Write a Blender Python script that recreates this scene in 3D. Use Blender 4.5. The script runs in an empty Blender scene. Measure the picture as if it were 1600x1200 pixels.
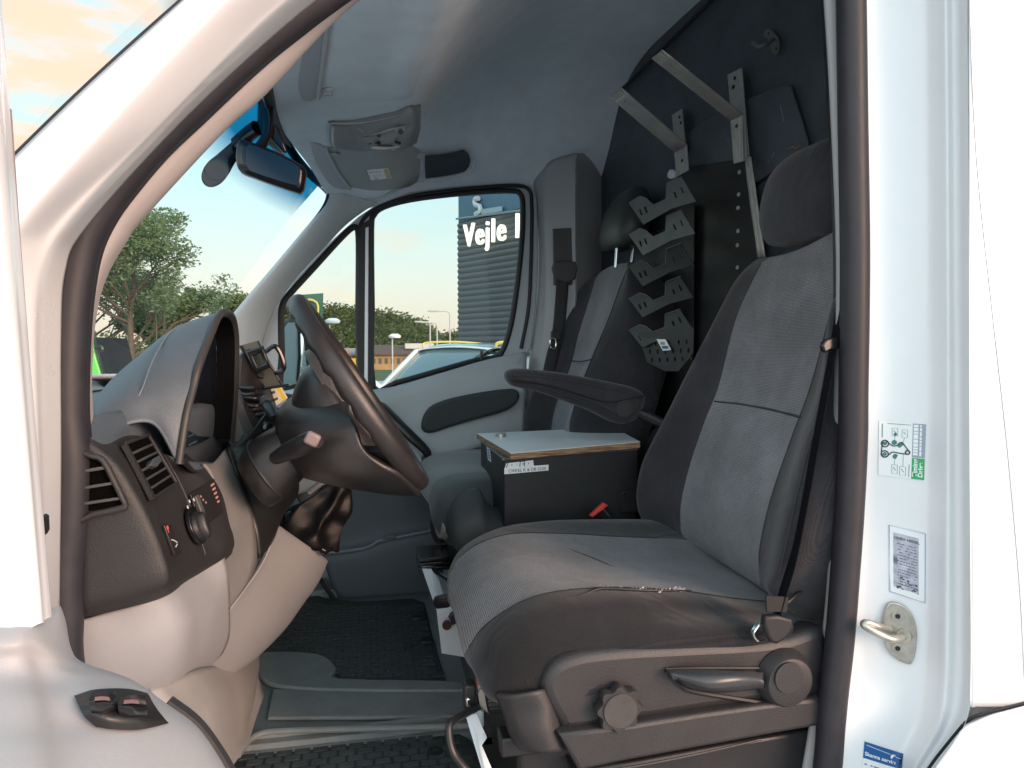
import bpy, bmesh, math, random
from mathutils import Vector, Matrix
random.seed(7)
SC = bpy.context.scene
COL = SC.collection
R_ = math.radians

# ------------------------------------------------------------------ camera, sky, sun, exposure
CAMP = Vector((0.0, -0.85, 0.85)); FPX = 1100.0
YAW = math.atan(220/1100); PIT = math.atan(50/1100)
FW = Vector((math.sin(YAW)*math.cos(PIT), math.cos(YAW)*math.cos(PIT), -math.sin(PIT)))
RT = Vector((math.cos(YAW), -math.sin(YAW), 0)); UP = RT.cross(FW)
cam = bpy.data.cameras.new('camera'); camo = bpy.data.objects.new('camera', cam); COL.objects.link(camo)
M3 = Matrix((RT, UP, -FW)).transposed().to_4x4(); M3.translation = CAMP
camo.matrix_world = M3
cam.sensor_width = 36; cam.lens = 36*FPX/1600; cam.clip_start = 0.02; cam.clip_end = 3000
SC.camera = camo

SUN_EL, SUN_AZ = R_(14), R_(140)         # azimuth clockwise from +Y
w = bpy.data.worlds.new("World"); SC.world = w; w.use_nodes = True
nt = w.node_tree; nd = nt.nodes; lk = nt.links
bg = nd['Background']
sky = nd.new('ShaderNodeTexSky'); sky.sky_type = 'NISHITA'; sky.sun_disc = False
sky.sun_elevation = SUN_EL; sky.sun_rotation = SUN_AZ; sky.air_density = 1.0; sky.dust_density = 1.2; sky.ozone_density = 1.0
tc = nd.new('ShaderNodeTexCoord'); mp = nd.new('ShaderNodeMapping'); mp.inputs['Scale'].default_value = (1.6, 1.6, 5.5)
mp.inputs['Location'].default_value = (3.1, 0.4, 0.2)
nz = nd.new('ShaderNodeTexNoise'); nz.inputs['Scale'].default_value = 2.0; nz.inputs['Detail'].default_value = 7; nz.inputs['Roughness'].default_value = .55
rp = nd.new('ShaderNodeValToRGB'); rp.color_ramp.elements[0].position = .47; rp.color_ramp.elements[1].position = .72
sep = nd.new('ShaderNodeSeparateXYZ')
lk.new(tc.outputs['Generated'], mp.inputs['Vector']); lk.new(mp.outputs['Vector'], nz.inputs['Vector']); lk.new(nz.outputs['Fac'], rp.inputs['Fac'])
# horizon band of pale cloud
hz = nd.new('ShaderNodeValToRGB'); lk.new(tc.outputs['Generated'], sep.inputs[0]); lk.new(sep.outputs['Z'], hz.inputs['Fac'])
e = hz.color_ramp.elements; e[0].position = 0.0; e[0].color = (.95,.95,.95,1); e[1].position = .75; e[1].color = (.35,.35,.35,1); e2_ = e.new(.30); e2_.color = (.78,.78,.78,1)
mx = nd.new('ShaderNodeMath'); mx.operation = 'MAXIMUM'
m1 = nd.new('ShaderNodeMath'); m1.operation = 'MULTIPLY'; m1.inputs[1].default_value = .8
lk.new(rp.outputs['Color'], m1.inputs[0]); lk.new(m1.outputs[0], mx.inputs[0]); lk.new(hz.outputs['Color'], mx.inputs[1])
tint = nd.new('ShaderNodeMix'); tint.data_type = 'RGBA'; tint.blend_type = 'MULTIPLY'; tint.inputs['Factor'].default_value = 1
tint.inputs['B'].default_value = SKY_TINT = (1.0, 1.22, 1.02, 1)
lk.new(sky.outputs[0], tint.inputs['A'])
cm = nd.new('ShaderNodeMix'); cm.data_type = 'RGBA'; cm.inputs['B'].default_value = (4.3, 4.5, 4.6, 1)
lk.new(mx.outputs[0], cm.inputs['Factor']); lk.new(tint.outputs['Result'], cm.inputs['A'])
yr = nd.new('ShaderNodeMapRange'); yr.inputs['From Min'].default_value = .15; yr.inputs['From Max'].default_value = -.5
lk.new(sep.outputs['Y'], yr.inputs['Value'])
cl2 = nd.new('ShaderNodeMix'); cl2.data_type = 'RGBA'; hc2 = nd.new('ShaderNodeValToRGB'); lk.new(sep.outputs['Z'], hc2.inputs['Fac']); q_ = hc2.color_ramp.elements; q_[0].position = 0; q_[0].color = (1.0, .80, .68, 1); q_[1].position = .26; q_[1].color = (.62, .90, .98, 1); q2_ = q_.new(.10); q2_.color = (.92, .87, .83, 1)
sc2 = nd.new('ShaderNodeMix'); sc2.data_type = 'RGBA'; sc2.blend_type = 'MULTIPLY'; sc2.inputs['Factor'].default_value = 1; sc2.inputs['B'].default_value = (2.3, 2.2, 2.15, 1); lk.new(hc2.outputs['Color'], sc2.inputs['A']); lk.new(sc2.outputs['Result'], cl2.inputs['A'])
cl2.inputs['B'].default_value = (4.9, 5.5, 6.0, 1)
lk.new(yr.outputs['Result'], cl2.inputs['Factor'])
# peach streaks inside the clouds
nz2 = nd.new('ShaderNodeTexNoise'); nz2.inputs['Scale'].default_value = 2.6; nz2.inputs['Detail'].default_value = 5
lk.new(mp.outputs['Vector'], nz2.inputs['Vector'])
rp2 = nd.new('ShaderNodeValToRGB'); rp2.color_ramp.elements[0].position = .50; rp2.color_ramp.elements[1].position = .62; lk.new(nz2.outputs['Fac'], rp2.inputs['Fac'])
pc = nd.new('ShaderNodeMix'); pc.data_type = 'RGBA'; pc.blend_type = 'MULTIPLY'; pc.inputs['B'].default_value = (1.25, .90, .76, 1)
lk.new(rp2.outputs['Color'], pc.inputs['Factor']); lk.new(cl2.outputs['Result'], pc.inputs['A']); lk.new(pc.outputs['Result'], cm.inputs['B'])
# one large sunlit cloud ahead of the van
vd = nd.new('ShaderNodeVectorMath'); vd.operation = 'DOT_PRODUCT'; cd_ = (FW+RT*((90-800)/FPX)+UP*((600-40)/FPX)).normalized(); vd.inputs[1].default_value = tuple(cd_)
nv = nd.new('ShaderNodeVectorMath'); nv.operation = 'NORMALIZE'; lk.new(tc.outputs['Generated'], nv.inputs[0]); lk.new(nv.outputs[0], vd.inputs[0])
nz3 = nd.new('ShaderNodeTexNoise'); nz3.inputs['Scale'].default_value = 7; nz3.inputs['Detail'].default_value = 6; lk.new(mp.outputs['Vector'], nz3.inputs['Vector'])
ad = nd.new('ShaderNodeMath'); ad.operation = 'MULTIPLY_ADD'; ad.inputs[1].default_value = .06; lk.new(nz3.outputs['Fac'], ad.inputs[0]); lk.new(vd.outputs['Value'], ad.inputs[2])
mr = nd.new('ShaderNodeMapRange'); mr.interpolation_type = 'SMOOTHSTEP'; mr.inputs['From Min'].default_value = 1.016; mr.inputs['From Max'].default_value = 1.034; lk.new(ad.outputs[0], mr.inputs['Value'])
pk = nd.new('ShaderNodeMix'); pk.data_type = 'RGBA'; pk.inputs['B'].default_value = (2.9, 2.05, 1.55, 1); lk.new(mr.outputs['Result'], pk.inputs['Factor']); lk.new(cm.outputs['Result'], pk.inputs['A'])
lk.new(pk.outputs['Result'], bg.inputs['Color']); bg.inputs['Strength'].default_value = 0.15

sl = bpy.data.lights.new('sun', 'SUN'); sl.energy = 1.35; sl.angle = R_(30); sl.color = (1.0, .56, .40)
so = bpy.data.objects.new('sun', sl); COL.objects.link(so)
sdir = Vector((math.sin(SUN_AZ)*math.cos(SUN_EL), math.cos(SUN_AZ)*math.cos(SUN_EL), math.sin(SUN_EL)))
so.rotation_euler = sdir.to_track_quat('Z', 'Y').to_euler(); so.location = (0, -8, 4)
SC.view_settings.view_transform = 'Standard'; SC.view_settings.look = 'None'
SC.view_settings.exposure = 1.5; SC.view_settings.gamma = 1; SC.view_settings.use_curve_mapping = False
SC.cycles.max_bounces = 8; SC.cycles.diffuse_bounces = 5; SC.cycles.transparent_max_bounces = 12
SC.cycles.caustics_reflective = False; SC.cycles.caustics_refractive = False
SC.cycles.use_denoising = True
SC.cycles.sample_clamp_indirect = 6

# ------------------------------------------------------------------ helpers
def ray(px, py):
    return FW + RT*((px-800)/FPX) + UP*((600-py)/FPX)
def py_(px, py, Y):
    d = ray(px, py); return CAMP + d*((Y-CAMP.y)/d.y)
def px_(px, py, X):
    d = ray(px, py); return CAMP + d*((X-CAMP.x)/d.x)
def pz_(px, py, Z):
    d = ray(px, py); return CAMP + d*((Z-CAMP.z)/d.z)
def pn_(px, py, o, n):
    d = ray(px, py); return CAMP + d*((Vector(o)-CAMP).dot(Vector(n))/d.dot(Vector(n)))
def V(*a): return Vector(a)
def toV(p):
    if isinstance(p, Vector): return p
    if len(p) == 3: return py_(*p)
    if p[3] == 'x': return px_(*p[:3])
    if p[3] == 'z': return pz_(*p[:3])
    if p[3] == 'w': return Vector(p[:3])

def cr(P, n, closed=False):
    P = [Vector(p) for p in P]; N = len(P); out = []
    if N < 3 and not closed:
        return [P[0].lerp(P[-1], i/n) for i in range(n+1)]
    for i in range(N if closed else N-1):
        if closed: a, b, c, d = P[i-1], P[i], P[(i+1) % N], P[(i+2) % N]
        else:
            b, c = P[i], P[i+1]
            a = P[i-1] if i else b*2-c
            d = P[i+2] if i+2 < N else c*2-b
        for k in range(n):
            t = k/n
            out.append(.5*((2*b)+(c-a)*t+(2*a-5*b+4*c-d)*t*t+(3*b-a-3*c+d)*t**3))
    if not closed: out.append(P[-1])
    return out

class MB:
    def __init__(s): s.v = []; s.f = []; s.m = []; s.sm = []
    def add(s, vs, fs, mi=0, smooth=True):
        o = len(s.v); s.v += [Vector(x) for x in vs]
        for i, f in enumerate(fs):
            s.f.append(tuple(o+k for k in f)); s.m.append(mi[i] if isinstance(mi, list) else mi); s.sm.append(smooth)
        return s
    def grid(s, rows, nu=5, nv=5, cu=False, mf=None, mi=0, smooth=True):
        """rows: list of rows of points; cu: rows closed; mf(i,j) in control space -> material"""
        rows = [[toV(p) for p in r] for r in rows]
        rr = [cr(r, nu, cu) for r in rows]
        cols = [cr([r[j] for r in rr], nv) for j in range(len(rr[0]))]
        nj = len(rr[0]); ni = len(cols[0])
        vs = [cols[j][i] for i in range(ni) for j in range(nj)]
        fs = []; ms = []
        for i in range(ni-1):
            for j in range(nj if cu else nj-1):
                a = i*nj+j; b = i*nj+(j+1) % nj
                fs.append((a, b, b+nj, a+nj)); ms.append(mf((i+.5)/nv, (j+.5)/nu) if mf else mi)
        s.last = (len(s.v), ni, nj)
        return s.add(vs, fs, ms, smooth)
    def loft(s, rings, nu=4, nv=4, mf=None, mi=0, caps=True, smooth=True):
        s.grid(rings, nu, nv, True, mf, mi, smooth)
        o, ni, nj = s.last
        if caps:
            for base, rev in ((o, 1), (o+(ni-1)*nj, 0)):
                c = sum((s.v[base+k] for k in range(nj)), Vector())/nj
                ci = len(s.v); s.v.append(c)
                for k in range(nj):
                    f = (base+k, base+(k+1) % nj, ci)
                    s.f.append(f if not rev else f[::-1]); s.m.append(mi if not mf else mf(0, (k+.5)/nu)); s.sm.append(smooth)
        return s
    def tube(s, path, r=.005, n=10, sub=5, closed=False, mi=0, flat=1.0, up=None, caps=True, lin=False):
        path = [toV(p) for p in path]
        rr = r if isinstance(r, (list, tuple)) else [r]*len(path)
        P = path if lin else cr(path, sub, closed)
        if lin: RR = list(rr)
        else:
            RR = []
            m = len(path) if closed else len(path)-1
            for i in range(m):
                for k in range(sub): RR.append(rr[i]+(rr[(i+1) % len(rr)]-rr[i])*k/sub)
            if not closed: RR.append(rr[-1])
        N = len(P); vs = []
        T = []
        for i in range(N):
            a = P[i-1] if (i or closed) else P[0]; b = P[(i+1) % N] if (i < N-1 or closed) else P[-1]
            T.append((b-a).normalized())
        u = Vector(up) if up else (Vector((0, 0, 1)) if abs(T[0].z) < .9 else Vector((1, 0, 0)))
        for i in range(N):
            if up: uu = Vector(up)
            else: uu = u
            sd = T[i].cross(uu).normalized(); uu = sd.cross(T[i]).normalized(); u = uu
            for k in range(n):
                a = 2*math.pi*k/n
                vs.append(P[i]+sd*math.cos(a)*RR[i]+uu*math.sin(a)*RR[i]*flat)
        fs = []
        for i in range(N if closed else N-1):
            for k in range(n):
                a = i*n+k; b = i*n+(k+1) % n; c = ((i+1) % N)*n
                fs.append((a, b, c+(k+1) % n, c+k))
        if caps and not closed:
            fs.append(tuple(range(n))[::-1]); fs.append(tuple((N-1)*n+k for k in range(n)))
        return s.add(vs, fs, mi)
    def box(s, c, size, rot=None, mi=0):
        m = rot if rot is not None else Matrix.Identity(3)
        if isinstance(m, Matrix) and len(m) == 4: m = m.to_3x3()
        c = Vector(c); h = [x/2 for x in size]
        vs = [c+m@Vector((x*h[0], y*h[1], z*h[2])) for x in (-1, 1) for y in (-1, 1) for z in (-1, 1)]
        return s.add(vs, [(0,1,3,2),(4,6,7,5),(0,4,5,1),(2,3,7,6),(0,2,6,4),(1,5,7,3)], mi, False)
    def hexa(s, A, B, mi=0):
        """A, B: two loops of equal length -> closed prism"""
        A = [toV(p) for p in A]; B = [toV(p) for p in B]; n = len(A)
        fs = [tuple(range(n)), tuple(range(n, 2*n))[::-1]]+[(k, k+n, (k+1) % n+n, (k+1) % n) for k in range(n)]
        return s.add(A+B, fs, mi, False)
    def prism(s, pts, vec, mi=0, curve=0, closed=True):
        P = [toV(p) for p in pts]
        if curve: P = cr(P, curve, True)
        vec = Vector(vec); return s.hexa(P, [p+vec for p in P], mi)
    def cyl(s, c, ax, r, h, n=24, r2=None, mi=0, dome=0):
        c = Vector(c); ax = Vector(ax).normalized()
        u = ax.orthogonal().normalized(); v = ax.cross(u); r2 = r if r2 is None else r2
        rings = [(0, r), (h, r2)]
        if dome: rings = [(0, r), (h-dome, r2), (h-dome*.35, r2*.93), (h, r2*.75)]
        vs = []; fs = []
        for hh, q in rings:
            vs += [c+ax*hh+(u*math.cos(2*math.pi*k/n)+v*math.sin(2*math.pi*k/n))*q for k in range(n)]
        for i in range(len(rings)-1):
            fs += [(i*n+k, i*n+(k+1) % n, (i+1)*n+(k+1) % n, (i+1)*n+k) for k in range(n)]
        fs += [tuple(range(n))[::-1], tuple((len(rings)-1)*n+k for k in range(n))]
        return s.add(vs, fs, mi, True)
    def build(s, name, mats, parent=None, bevel=0, seg=2, solid=0, off=1, auto=35, label=None, sub=0):
        me = bpy.data.meshes.new(name); me.from_pydata([tuple(x) for x in s.v], [], s.f); 
        if not isinstance(mats, (list, tuple)): mats = [mats]
        for m in mats: me.materials.append(m)
        for p, mi, sm in zip(me.polygons, s.m, s.sm): p.material_index = min(mi, len(mats)-1); p.use_smooth = sm or bevel > 0
        bm = bmesh.new(); bm.from_mesh(me)
        bmesh.ops.remove_doubles(bm, verts=bm.verts, dist=1e-6)
        bmesh.ops.recalc_face_normals(bm, faces=bm.faces); bm.to_mesh(me); bm.free()
        if auto: me.set_sharp_from_angle(angle=R_(auto))
        o = bpy.data.objects.new(name, me); COL.objects.link(o)
        if solid:
            d = o.modifiers.new('solid', 'SOLIDIFY'); d.thickness = solid; d.offset = off; d.use_even_offset = False
        if bevel:
            b = o.modifiers.new('bevel', 'BEVEL'); b.width = bevel; b.segments = seg; b.limit_method = 'ANGLE'; b.angle_limit = R_(40); b.harden_normals = False
        if sub:
            q = o.modifiers.new('sub', 'SUBSURF'); q.levels = sub; q.render_levels = sub
        if parent is not None: par(o, parent)
        if label: o['label'] = label
        return o

def par(o, p):
    o.parent = p
    o.matrix_parent_inverse = Matrix.Translation(-(p.location)) if p.type == 'EMPTY' else Matrix.Identity(4)
def thing(name, label, cat, loc=(0, 0, 0), group=None):
    o = bpy.data.objects.new(name, None); o.empty_display_size = .05; COL.objects.link(o)
    o.location = loc; o['label'] = label; o['category'] = cat
    if group: o['group'] = group
    return o
def tag(o, label=None, cat=None, group=None, kind=None):
    if label: o['label'] = label
    if cat: o['category'] = cat
    if group: o['group'] = group
    if kind: o['kind'] = kind
    return o

def plate(name, loops, mats, thick=.01, bevel=0, curve=0, parent=None, tvec=None, label=None, smooth_loops=None, vset=None):
    """flat plate with holes from 3D loops (first = outer). Extruded along tvec."""
    L = [[toV(p) for p in l] for l in loops]
    if curve:
        L = [cr(l, curve, True) if (smooth_loops is None or i in smooth_loops) else l for i, l in enumerate(L)]
    nrm = Vector()
    o = L[0][0]
    for i in range(len(L[0])): nrm += (L[0][i]-o).cross(L[0][(i+1) % len(L[0])]-o)
    nrm.normalize()
    if tvec is not None and nrm.dot(Vector(tvec)) < 0: nrm = -nrm
    ux = nrm.orthogonal().normalized(); uy = nrm.cross(ux)
    cu = bpy.data.curves.new('tmp', 'CURVE'); cu.dimensions = '2D'; cu.fill_mode = 'BOTH'
    for l in L:
        sp = cu.splines.new('POLY'); sp.points.add(len(l)-1); sp.use_cyclic_u = True
        for p, q in zip(sp.points, l): p.co = ((q-o).dot(ux), (q-o).dot(uy), 0, 1)
    b = min(bevel, thick*.45)
    cu.extrude = max(thick/2-b, 1e-5); cu.bevel_depth = b; cu.bevel_resolution = 2; cu.offset = -b
    ob = bpy.data.objects.new('tmp', cu); COL.objects.link(ob)
    dg = bpy.context.evaluated_depsgraph_get(); me = bpy.data.meshes.new_from_object(ob.evaluated_get(dg))
    bpy.data.objects.remove(ob); bpy.data.curves.remove(cu)
    mt = Matrix((ux, uy, nrm)).transposed().to_4x4(); mt.translation = o+nrm*thick/2
    me.transform(mt); me.name = name
    me.materials.clear()
    for m in (mats if isinstance(mats, (list, tuple)) else [mats]): me.materials.append(m)
    for p in me.polygons: p.use_smooth = True; p.material_index = 0
    me.set_sharp_from_angle(angle=R_(35))
    r = bpy.data.objects.new(name, me); COL.objects.link(r)
    if parent is not None: par(r, parent)
    if label: r['label'] = label
    return r

def text(name, s, o, ux, uy, size, mat, parent=None, ext=.0003, bold=0, lab=None, shear=0, sx=1, align='LEFT', space=1.0):
    cu = bpy.data.curves.new(name, 'FONT'); cu.body = s; cu.size = size; cu.extrude = ext; cu.offset = bold; cu.shear = shear
    cu.align_x = align; cu.space_character = space
    ux = Vector(ux).normalized(); uy = Vector(uy); uy = (uy-ux*uy.dot(ux)).normalized(); n = ux.cross(uy)
    ob = bpy.data.objects.new('tmp', cu); COL.objects.link(ob)
    dg = bpy.context.evaluated_depsgraph_get(); me = bpy.data.meshes.new_from_object(ob.evaluated_get(dg))
    bpy.data.objects.remove(ob); bpy.data.curves.remove(cu)
    mt = Matrix((ux*sx, uy, n)).transposed().to_4x4(); mt.translation = Vector(o); me.transform(mt)
    me.name = name; me.materials.clear(); me.materials.append(mat)
    r = bpy.data.objects.new(name, me); COL.objects.link(r)
    if parent is not None: par(r, parent)
    if lab: r['label'] = lab
    return r

def qmap(c00, c10, c11, c01):
    """bilinear patch: u right, v down; w = offset towards the camera side"""
    a, b, c, d = [toV(p) for p in (c00, c10, c11, c01)]
    n = (b-a).cross(d-a).normalized()
    if n.dot(CAMP-a) < 0: n = -n
    def f(u, v, w=0): return a*(1-u)*(1-v)+b*u*(1-v)+c*u*v+d*(1-u)*v+n*w
    f.n = n; f.ux = (b-a).normalized(); f.uy = (a-d).normalized(); f.w = (b-a).length; f.h = (d-a).length
    return f
def textq(name, s, q, u0, v0, dx, dy, size, mat, parent=None, w=.0008, bold=0):
    """text laid onto a patch q; dx, dy = (u, v) steps in metres-per-unit of the patch for the text's x and y"""
    cu = bpy.data.curves.new(name, 'FONT'); cu.body = s; cu.size = size; cu.offset = bold
    ob = bpy.data.objects.new('tmp', cu); COL.objects.link(ob)
    dg = bpy.context.evaluated_depsgraph_get(); me = bpy.data.meshes.new_from_object(ob.evaluated_get(dg))
    bpy.data.objects.remove(ob); bpy.data.curves.remove(cu)
    for vtx in me.vertices:
        x, y = vtx.co.x, vtx.co.y
        vtx.co = q(u0+(x*dx[0]+y*dy[0])/q.w, v0+(x*dx[1]+y*dy[1])/q.h, w)
    me.name = name; me.materials.clear(); me.materials.append(mat)
    r = bpy.data.objects.new(name, me); COL.objects.link(r)
    if parent is not None: par(r, parent)
    return r
def qbox(mb, q, u0, u1, v0, v1, w0, w1, mi=0):
    A = [q(u0, v0, w1), q(u1, v0, w1), q(u1, v1, w1), q(u0, v1, w1)]
    B = [q(u0, v0, w0), q(u1, v0, w0), q(u1, v1, w0), q(u0, v1, w0)]
    return mb.hexa(A, B, mi)

def hitter(o):
    from mathutils.bvhtree import BVHTree
    bpy.context.view_layer.update()
    dg = bpy.context.evaluated_depsgraph_get(); me = o.evaluated_get(dg).to_mesh()
    T = BVHTree.FromPolygons([o.matrix_world @ v.co for v in me.vertices], [tuple(p.vertices) for p in me.polygons])
    o.evaluated_get(dg).to_mesh_clear()
    def f(px, py, off=0):
        d = ray(px, py).normalized(); h, n, i, t = T.ray_cast(CAMP, d)
        if h is None:
            h, n, i, t = T.find_nearest(CAMP+d*1.2)
            return h-d*off
        if n.dot(d) > 0: n = -n
        return h+n*off
    return f
# ------------------------------------------------------------------ materials
def mat(name, col, rough=.5, metal=0, noise=0, nscale=40, bump=0, bscale=300, coat=0, spec=.5, sheen=0, emit=None, dist=.001):
    m = bpy.data.materials.new(name); m.use_nodes = True; n = m.node_tree.nodes; l = m.node_tree.links; b = n['Principled BSDF']
    b.inputs['Base Color'].default_value = (*col, 1); b.inputs['Roughness'].default_value = rough; b.inputs['Metallic'].default_value = metal
    b.inputs['Coat Weight'].default_value = coat; b.inputs['Coat Roughness'].default_value = .08
    b.inputs['Specular IOR Level'].default_value = spec; b.inputs['Sheen Weight'].default_value = sheen
    if emit: b.inputs['Emission Color'].default_value = (*emit[:3], 1); b.inputs['Emission Strength'].default_value = emit[3]
    t = n.new('ShaderNodeTexCoord')
    if noise:
        z = n.new('ShaderNodeTexNoise'); z.inputs['Scale'].default_value = nscale; z.inputs['Detail'].default_value = 6; z.inputs['Roughness'].default_value = .65
        l.new(t.outputs['Object'], z.inputs['Vector'])
        r = n.new('ShaderNodeMapRange'); r.inputs['From Min'].default_value = .1; r.inputs['From Max'].default_value = .9
        r.inputs['To Min'].default_value = 1-noise*1.6; r.inputs['To Max'].default_value = 1+noise*1.6
        mm = n.new('ShaderNodeMix'); mm.data_type = 'RGBA'; mm.blend_type = 'MULTIPLY'; mm.inputs['Factor'].default_value = 1
        mm.inputs['A'].default_value = (*col, 1)
        l.new(z.outputs['Fac'], r.inputs['Value']); l.new(r.outputs['Result'], mm.inputs['B']); l.new(mm.outputs['Result'], b.inputs['Base Color'])
        r2 = n.new('ShaderNodeMapRange'); r2.inputs['From Min'].default_value = .1; r2.inputs['From Max'].default_value = .9
        r2.inputs['To Min'].default_value = max(rough-.08, .03); r2.inputs['To Max'].default_value = min(rough+.08, 1)
        l.new(z.outputs['Fac'], r2.inputs['Value']); l.new(r2.outputs['Result'], b.inputs['Roughness'])
    if bump:
        z2 = n.new('ShaderNodeTexNoise'); z2.inputs['Scale'].default_value = bscale; z2.inputs['Detail'].default_value = 3
        l.new(t.outputs['Object'], z2.inputs['Vector'])
        bp = n.new('ShaderNodeBump'); bp.inputs['Strength'].default_value = bump; bp.inputs['Distance'].default_value = dist
        l.new(z2.outputs['Fac'], bp.inputs['Height']); l.new(bp.outputs['Normal'], b.inputs['Normal'])
    return m
def fabric(name, col, scale=900, amt=.35, spread=.22, dust=.25, zdir='Z'):
    m = mat(name, col, rough=.95, spec=.15, sheen=.25); n = m.node_tree.nodes; l = m.node_tree.links; b = n['Principled BSDF']
    t = n.new('ShaderNodeTexCoord')
    w1 = n.new('ShaderNodeTexWave'); w1.wave_type = 'BANDS'; w1.bands_direction = zdir; w1.inputs['Scale'].default_value = scale*.18; w1.inputs['Distortion'].default_value = 1.5; w1.inputs['Detail'].default_value = 1
    w2 = n.new('ShaderNodeTexWave'); w2.wave_type = 'BANDS'; w2.bands_direction = 'Y'; w2.inputs['Scale'].default_value = scale*.18; w2.inputs['Distortion'].default_value = 1.5
    z = n.new('ShaderNodeTexNoise'); z.inputs['Scale'].default_value = 520; z.inputs['Detail'].default_value = 2
    zb = n.new('ShaderNodeTexNoise'); zb.inputs['Scale'].default_value = 7; zb.inputs['Detail'].default_value = 6; zb.inputs['Roughness'].default_value = .6
    for q in (w1, w2, z, zb): l.new(t.outputs['Object'], q.inputs['Vector'])
    a = n.new('ShaderNodeMath'); a.operation = 'MULTIPLY'; l.new(w1.outputs['Fac'], a.inputs[0]); l.new(w2.outputs['Fac'], a.inputs[1])
    c = n.new('ShaderNodeMath'); c.operation = 'ADD'; l.new(a.outputs[0], c.inputs[0]); l.new(z.outputs['Fac'], c.inputs[1])
    r = n.new('ShaderNodeMapRange'); r.inputs['From Min'].default_value = .35; r.inputs['From Max'].default_value = 1.2
    r.inputs['To Min'].default_value = 1-spread*1.4; r.inputs['To Max'].default_value = 1+spread*1.8; l.new(c.outputs[0], r.inputs['Value'])
    r3 = n.new('ShaderNodeMapRange'); r3.inputs['From Min'].default_value = .35; r3.inputs['From Max'].default_value = .7
    r3.inputs['To Min'].default_value = 1-dust; r3.inputs['To Max'].default_value = 1+dust; l.new(zb.outputs['Fac'], r3.inputs['Value'])
    k = n.new('ShaderNodeMath'); k.operation = 'MULTIPLY'; l.new(r.outputs[0], k.inputs[0]); l.new(r3.outputs[0], k.inputs[1])
    mm = n.new('ShaderNodeMix'); mm.data_type = 'RGBA'; mm.blend_type = 'MULTIPLY'; mm.inputs['Factor'].default_value = 1; mm.inputs['A'].default_value = (*col, 1)
    l.new(k.outputs[0], mm.inputs['B']); l.new(mm.outputs['Result'], b.inputs['Base Color'])
    bp = n.new('ShaderNodeBump'); bp.inputs['Strength'].default_value = amt; bp.inputs['Distance'].default_value = .001
    l.new(c.outputs[0], bp.inputs['Height'])
    zf = n.new('ShaderNodeTexNoise'); zf.inputs['Scale'].default_value = 9; zf.inputs['Detail'].default_value = 2; zf.inputs['Distortion'].default_value = 1.0
    l.new(t.outputs['Object'], zf.inputs['Vector'])
    b2 = n.new('ShaderNodeBump'); b2.inputs['Strength'].default_value = .5; b2.inputs['Distance'].default_value = .012
    l.new(zf.outputs['Fac'], b2.inputs['Height']); l.new(bp.outputs['Normal'], b2.inputs['Normal']); l.new(b2.outputs['Normal'], b.inputs['Normal'])
    return m
def glass(name, col=(1, 1, 1), refl=.06):
    m = bpy.data.materials.new(name); m.use_nodes = True; n = m.node_tree.nodes; l = m.node_tree.links; n.clear()
    o = n.new('ShaderNodeOutputMaterial'); mx = n.new('ShaderNodeMixShader'); t = n.new('ShaderNodeBsdfTransparent'); g = n.new('ShaderNodeBsdfGlossy')
    t.inputs['Color'].default_value = (*col, 1); g.inputs['Roughness'].default_value = .03; g.inputs['Color'].default_value = (.9, .95, 1, 1)
    mx.inputs['Fac'].default_value = refl
    l.new(t.outputs[0], mx.inputs[1]); l.new(g.outputs[0], mx.inputs[2]); l.new(mx.outputs[0], o.inputs[0]); m['t'] = 0
    return m

PAINT = mat('white_paint', (.78, .79, .80), .3, noise=.015, nscale=6, coat=.6)
PAINTI = mat('white_paint_inner', (.76, .79, .80), .38, noise=.02, nscale=9, coat=.3)
RUB = mat('seal_rubber', (.026, .025, .030), .5, noise=.2, nscale=30, bump=.15, bscale=160, spec=.4)
RUBD = mat('dark_rubber', (.012, .012, .014), .55, noise=.2)
HEAD = mat('headliner_fabric', (.70, .78, .84), .97, noise=.07, nscale=14, bump=.5, bscale=700, spec=.1)
HEADP = mat('grey_plastic', (.42, .45, .48), .5, noise=.05, nscale=20, bump=.2, bscale=500)
PILL = mat('pillar_plastic', (.36, .37, .375), .55, noise=.04, nscale=12, bump=.25, bscale=600)
DOORP = mat('door_plastic', (.36, .40, .41), .52, noise=.05, nscale=10, bump=.3, bscale=500)
DOORD = mat('lower_door_plastic', (.11, .135, .15), .55, noise=.07, nscale=10, bump=.3, bscale=500)
TRIM = mat('warm_grey_plastic', (.28, .285, .295), .55, noise=.04, nscale=10, bump=.3, bscale=550)
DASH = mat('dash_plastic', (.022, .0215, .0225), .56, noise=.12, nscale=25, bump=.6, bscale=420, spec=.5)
DASHT = mat('dash_top_plastic_skylit', (.075, .095, .115), .5, noise=.1, nscale=25, bump=.5, bscale=420, spec=.6)  # paler and bluer than the dash, sky light put into the colour
DASHG = mat('dash_grey_plastic', (.065, .066, .067), .5, noise=.08, nscale=25, bump=.4, bscale=500)
BLK = mat('black_plastic', (.017, .017, .018), .4, noise=.15, nscale=30, bump=.2, bscale=400)
BLKG = mat('gloss_black_plastic', (.010, .010, .012), .18, noise=.1, nscale=30)
WHEEL = mat('wheel_leather', (.022, .020, .020), .38, noise=.25, nscale=18, bump=.45, bscale=500, spec=.6)
FDARK = fabric('dark_seat_fabric', (.034, .033, .037), amt=.3)
FGREY = fabric('grey_seat_fabric', (.19, .193, .205), amt=.8, spread=.45, scale=620)
FDARKC = fabric('dark_cushion_fabric', (.018, .018, .020), amt=.3, zdir='X')
FGREYC = fabric('grey_cushion_fabric', (.145, .145, .152), amt=.8, spread=.5, scale=620, zdir='X')
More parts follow.
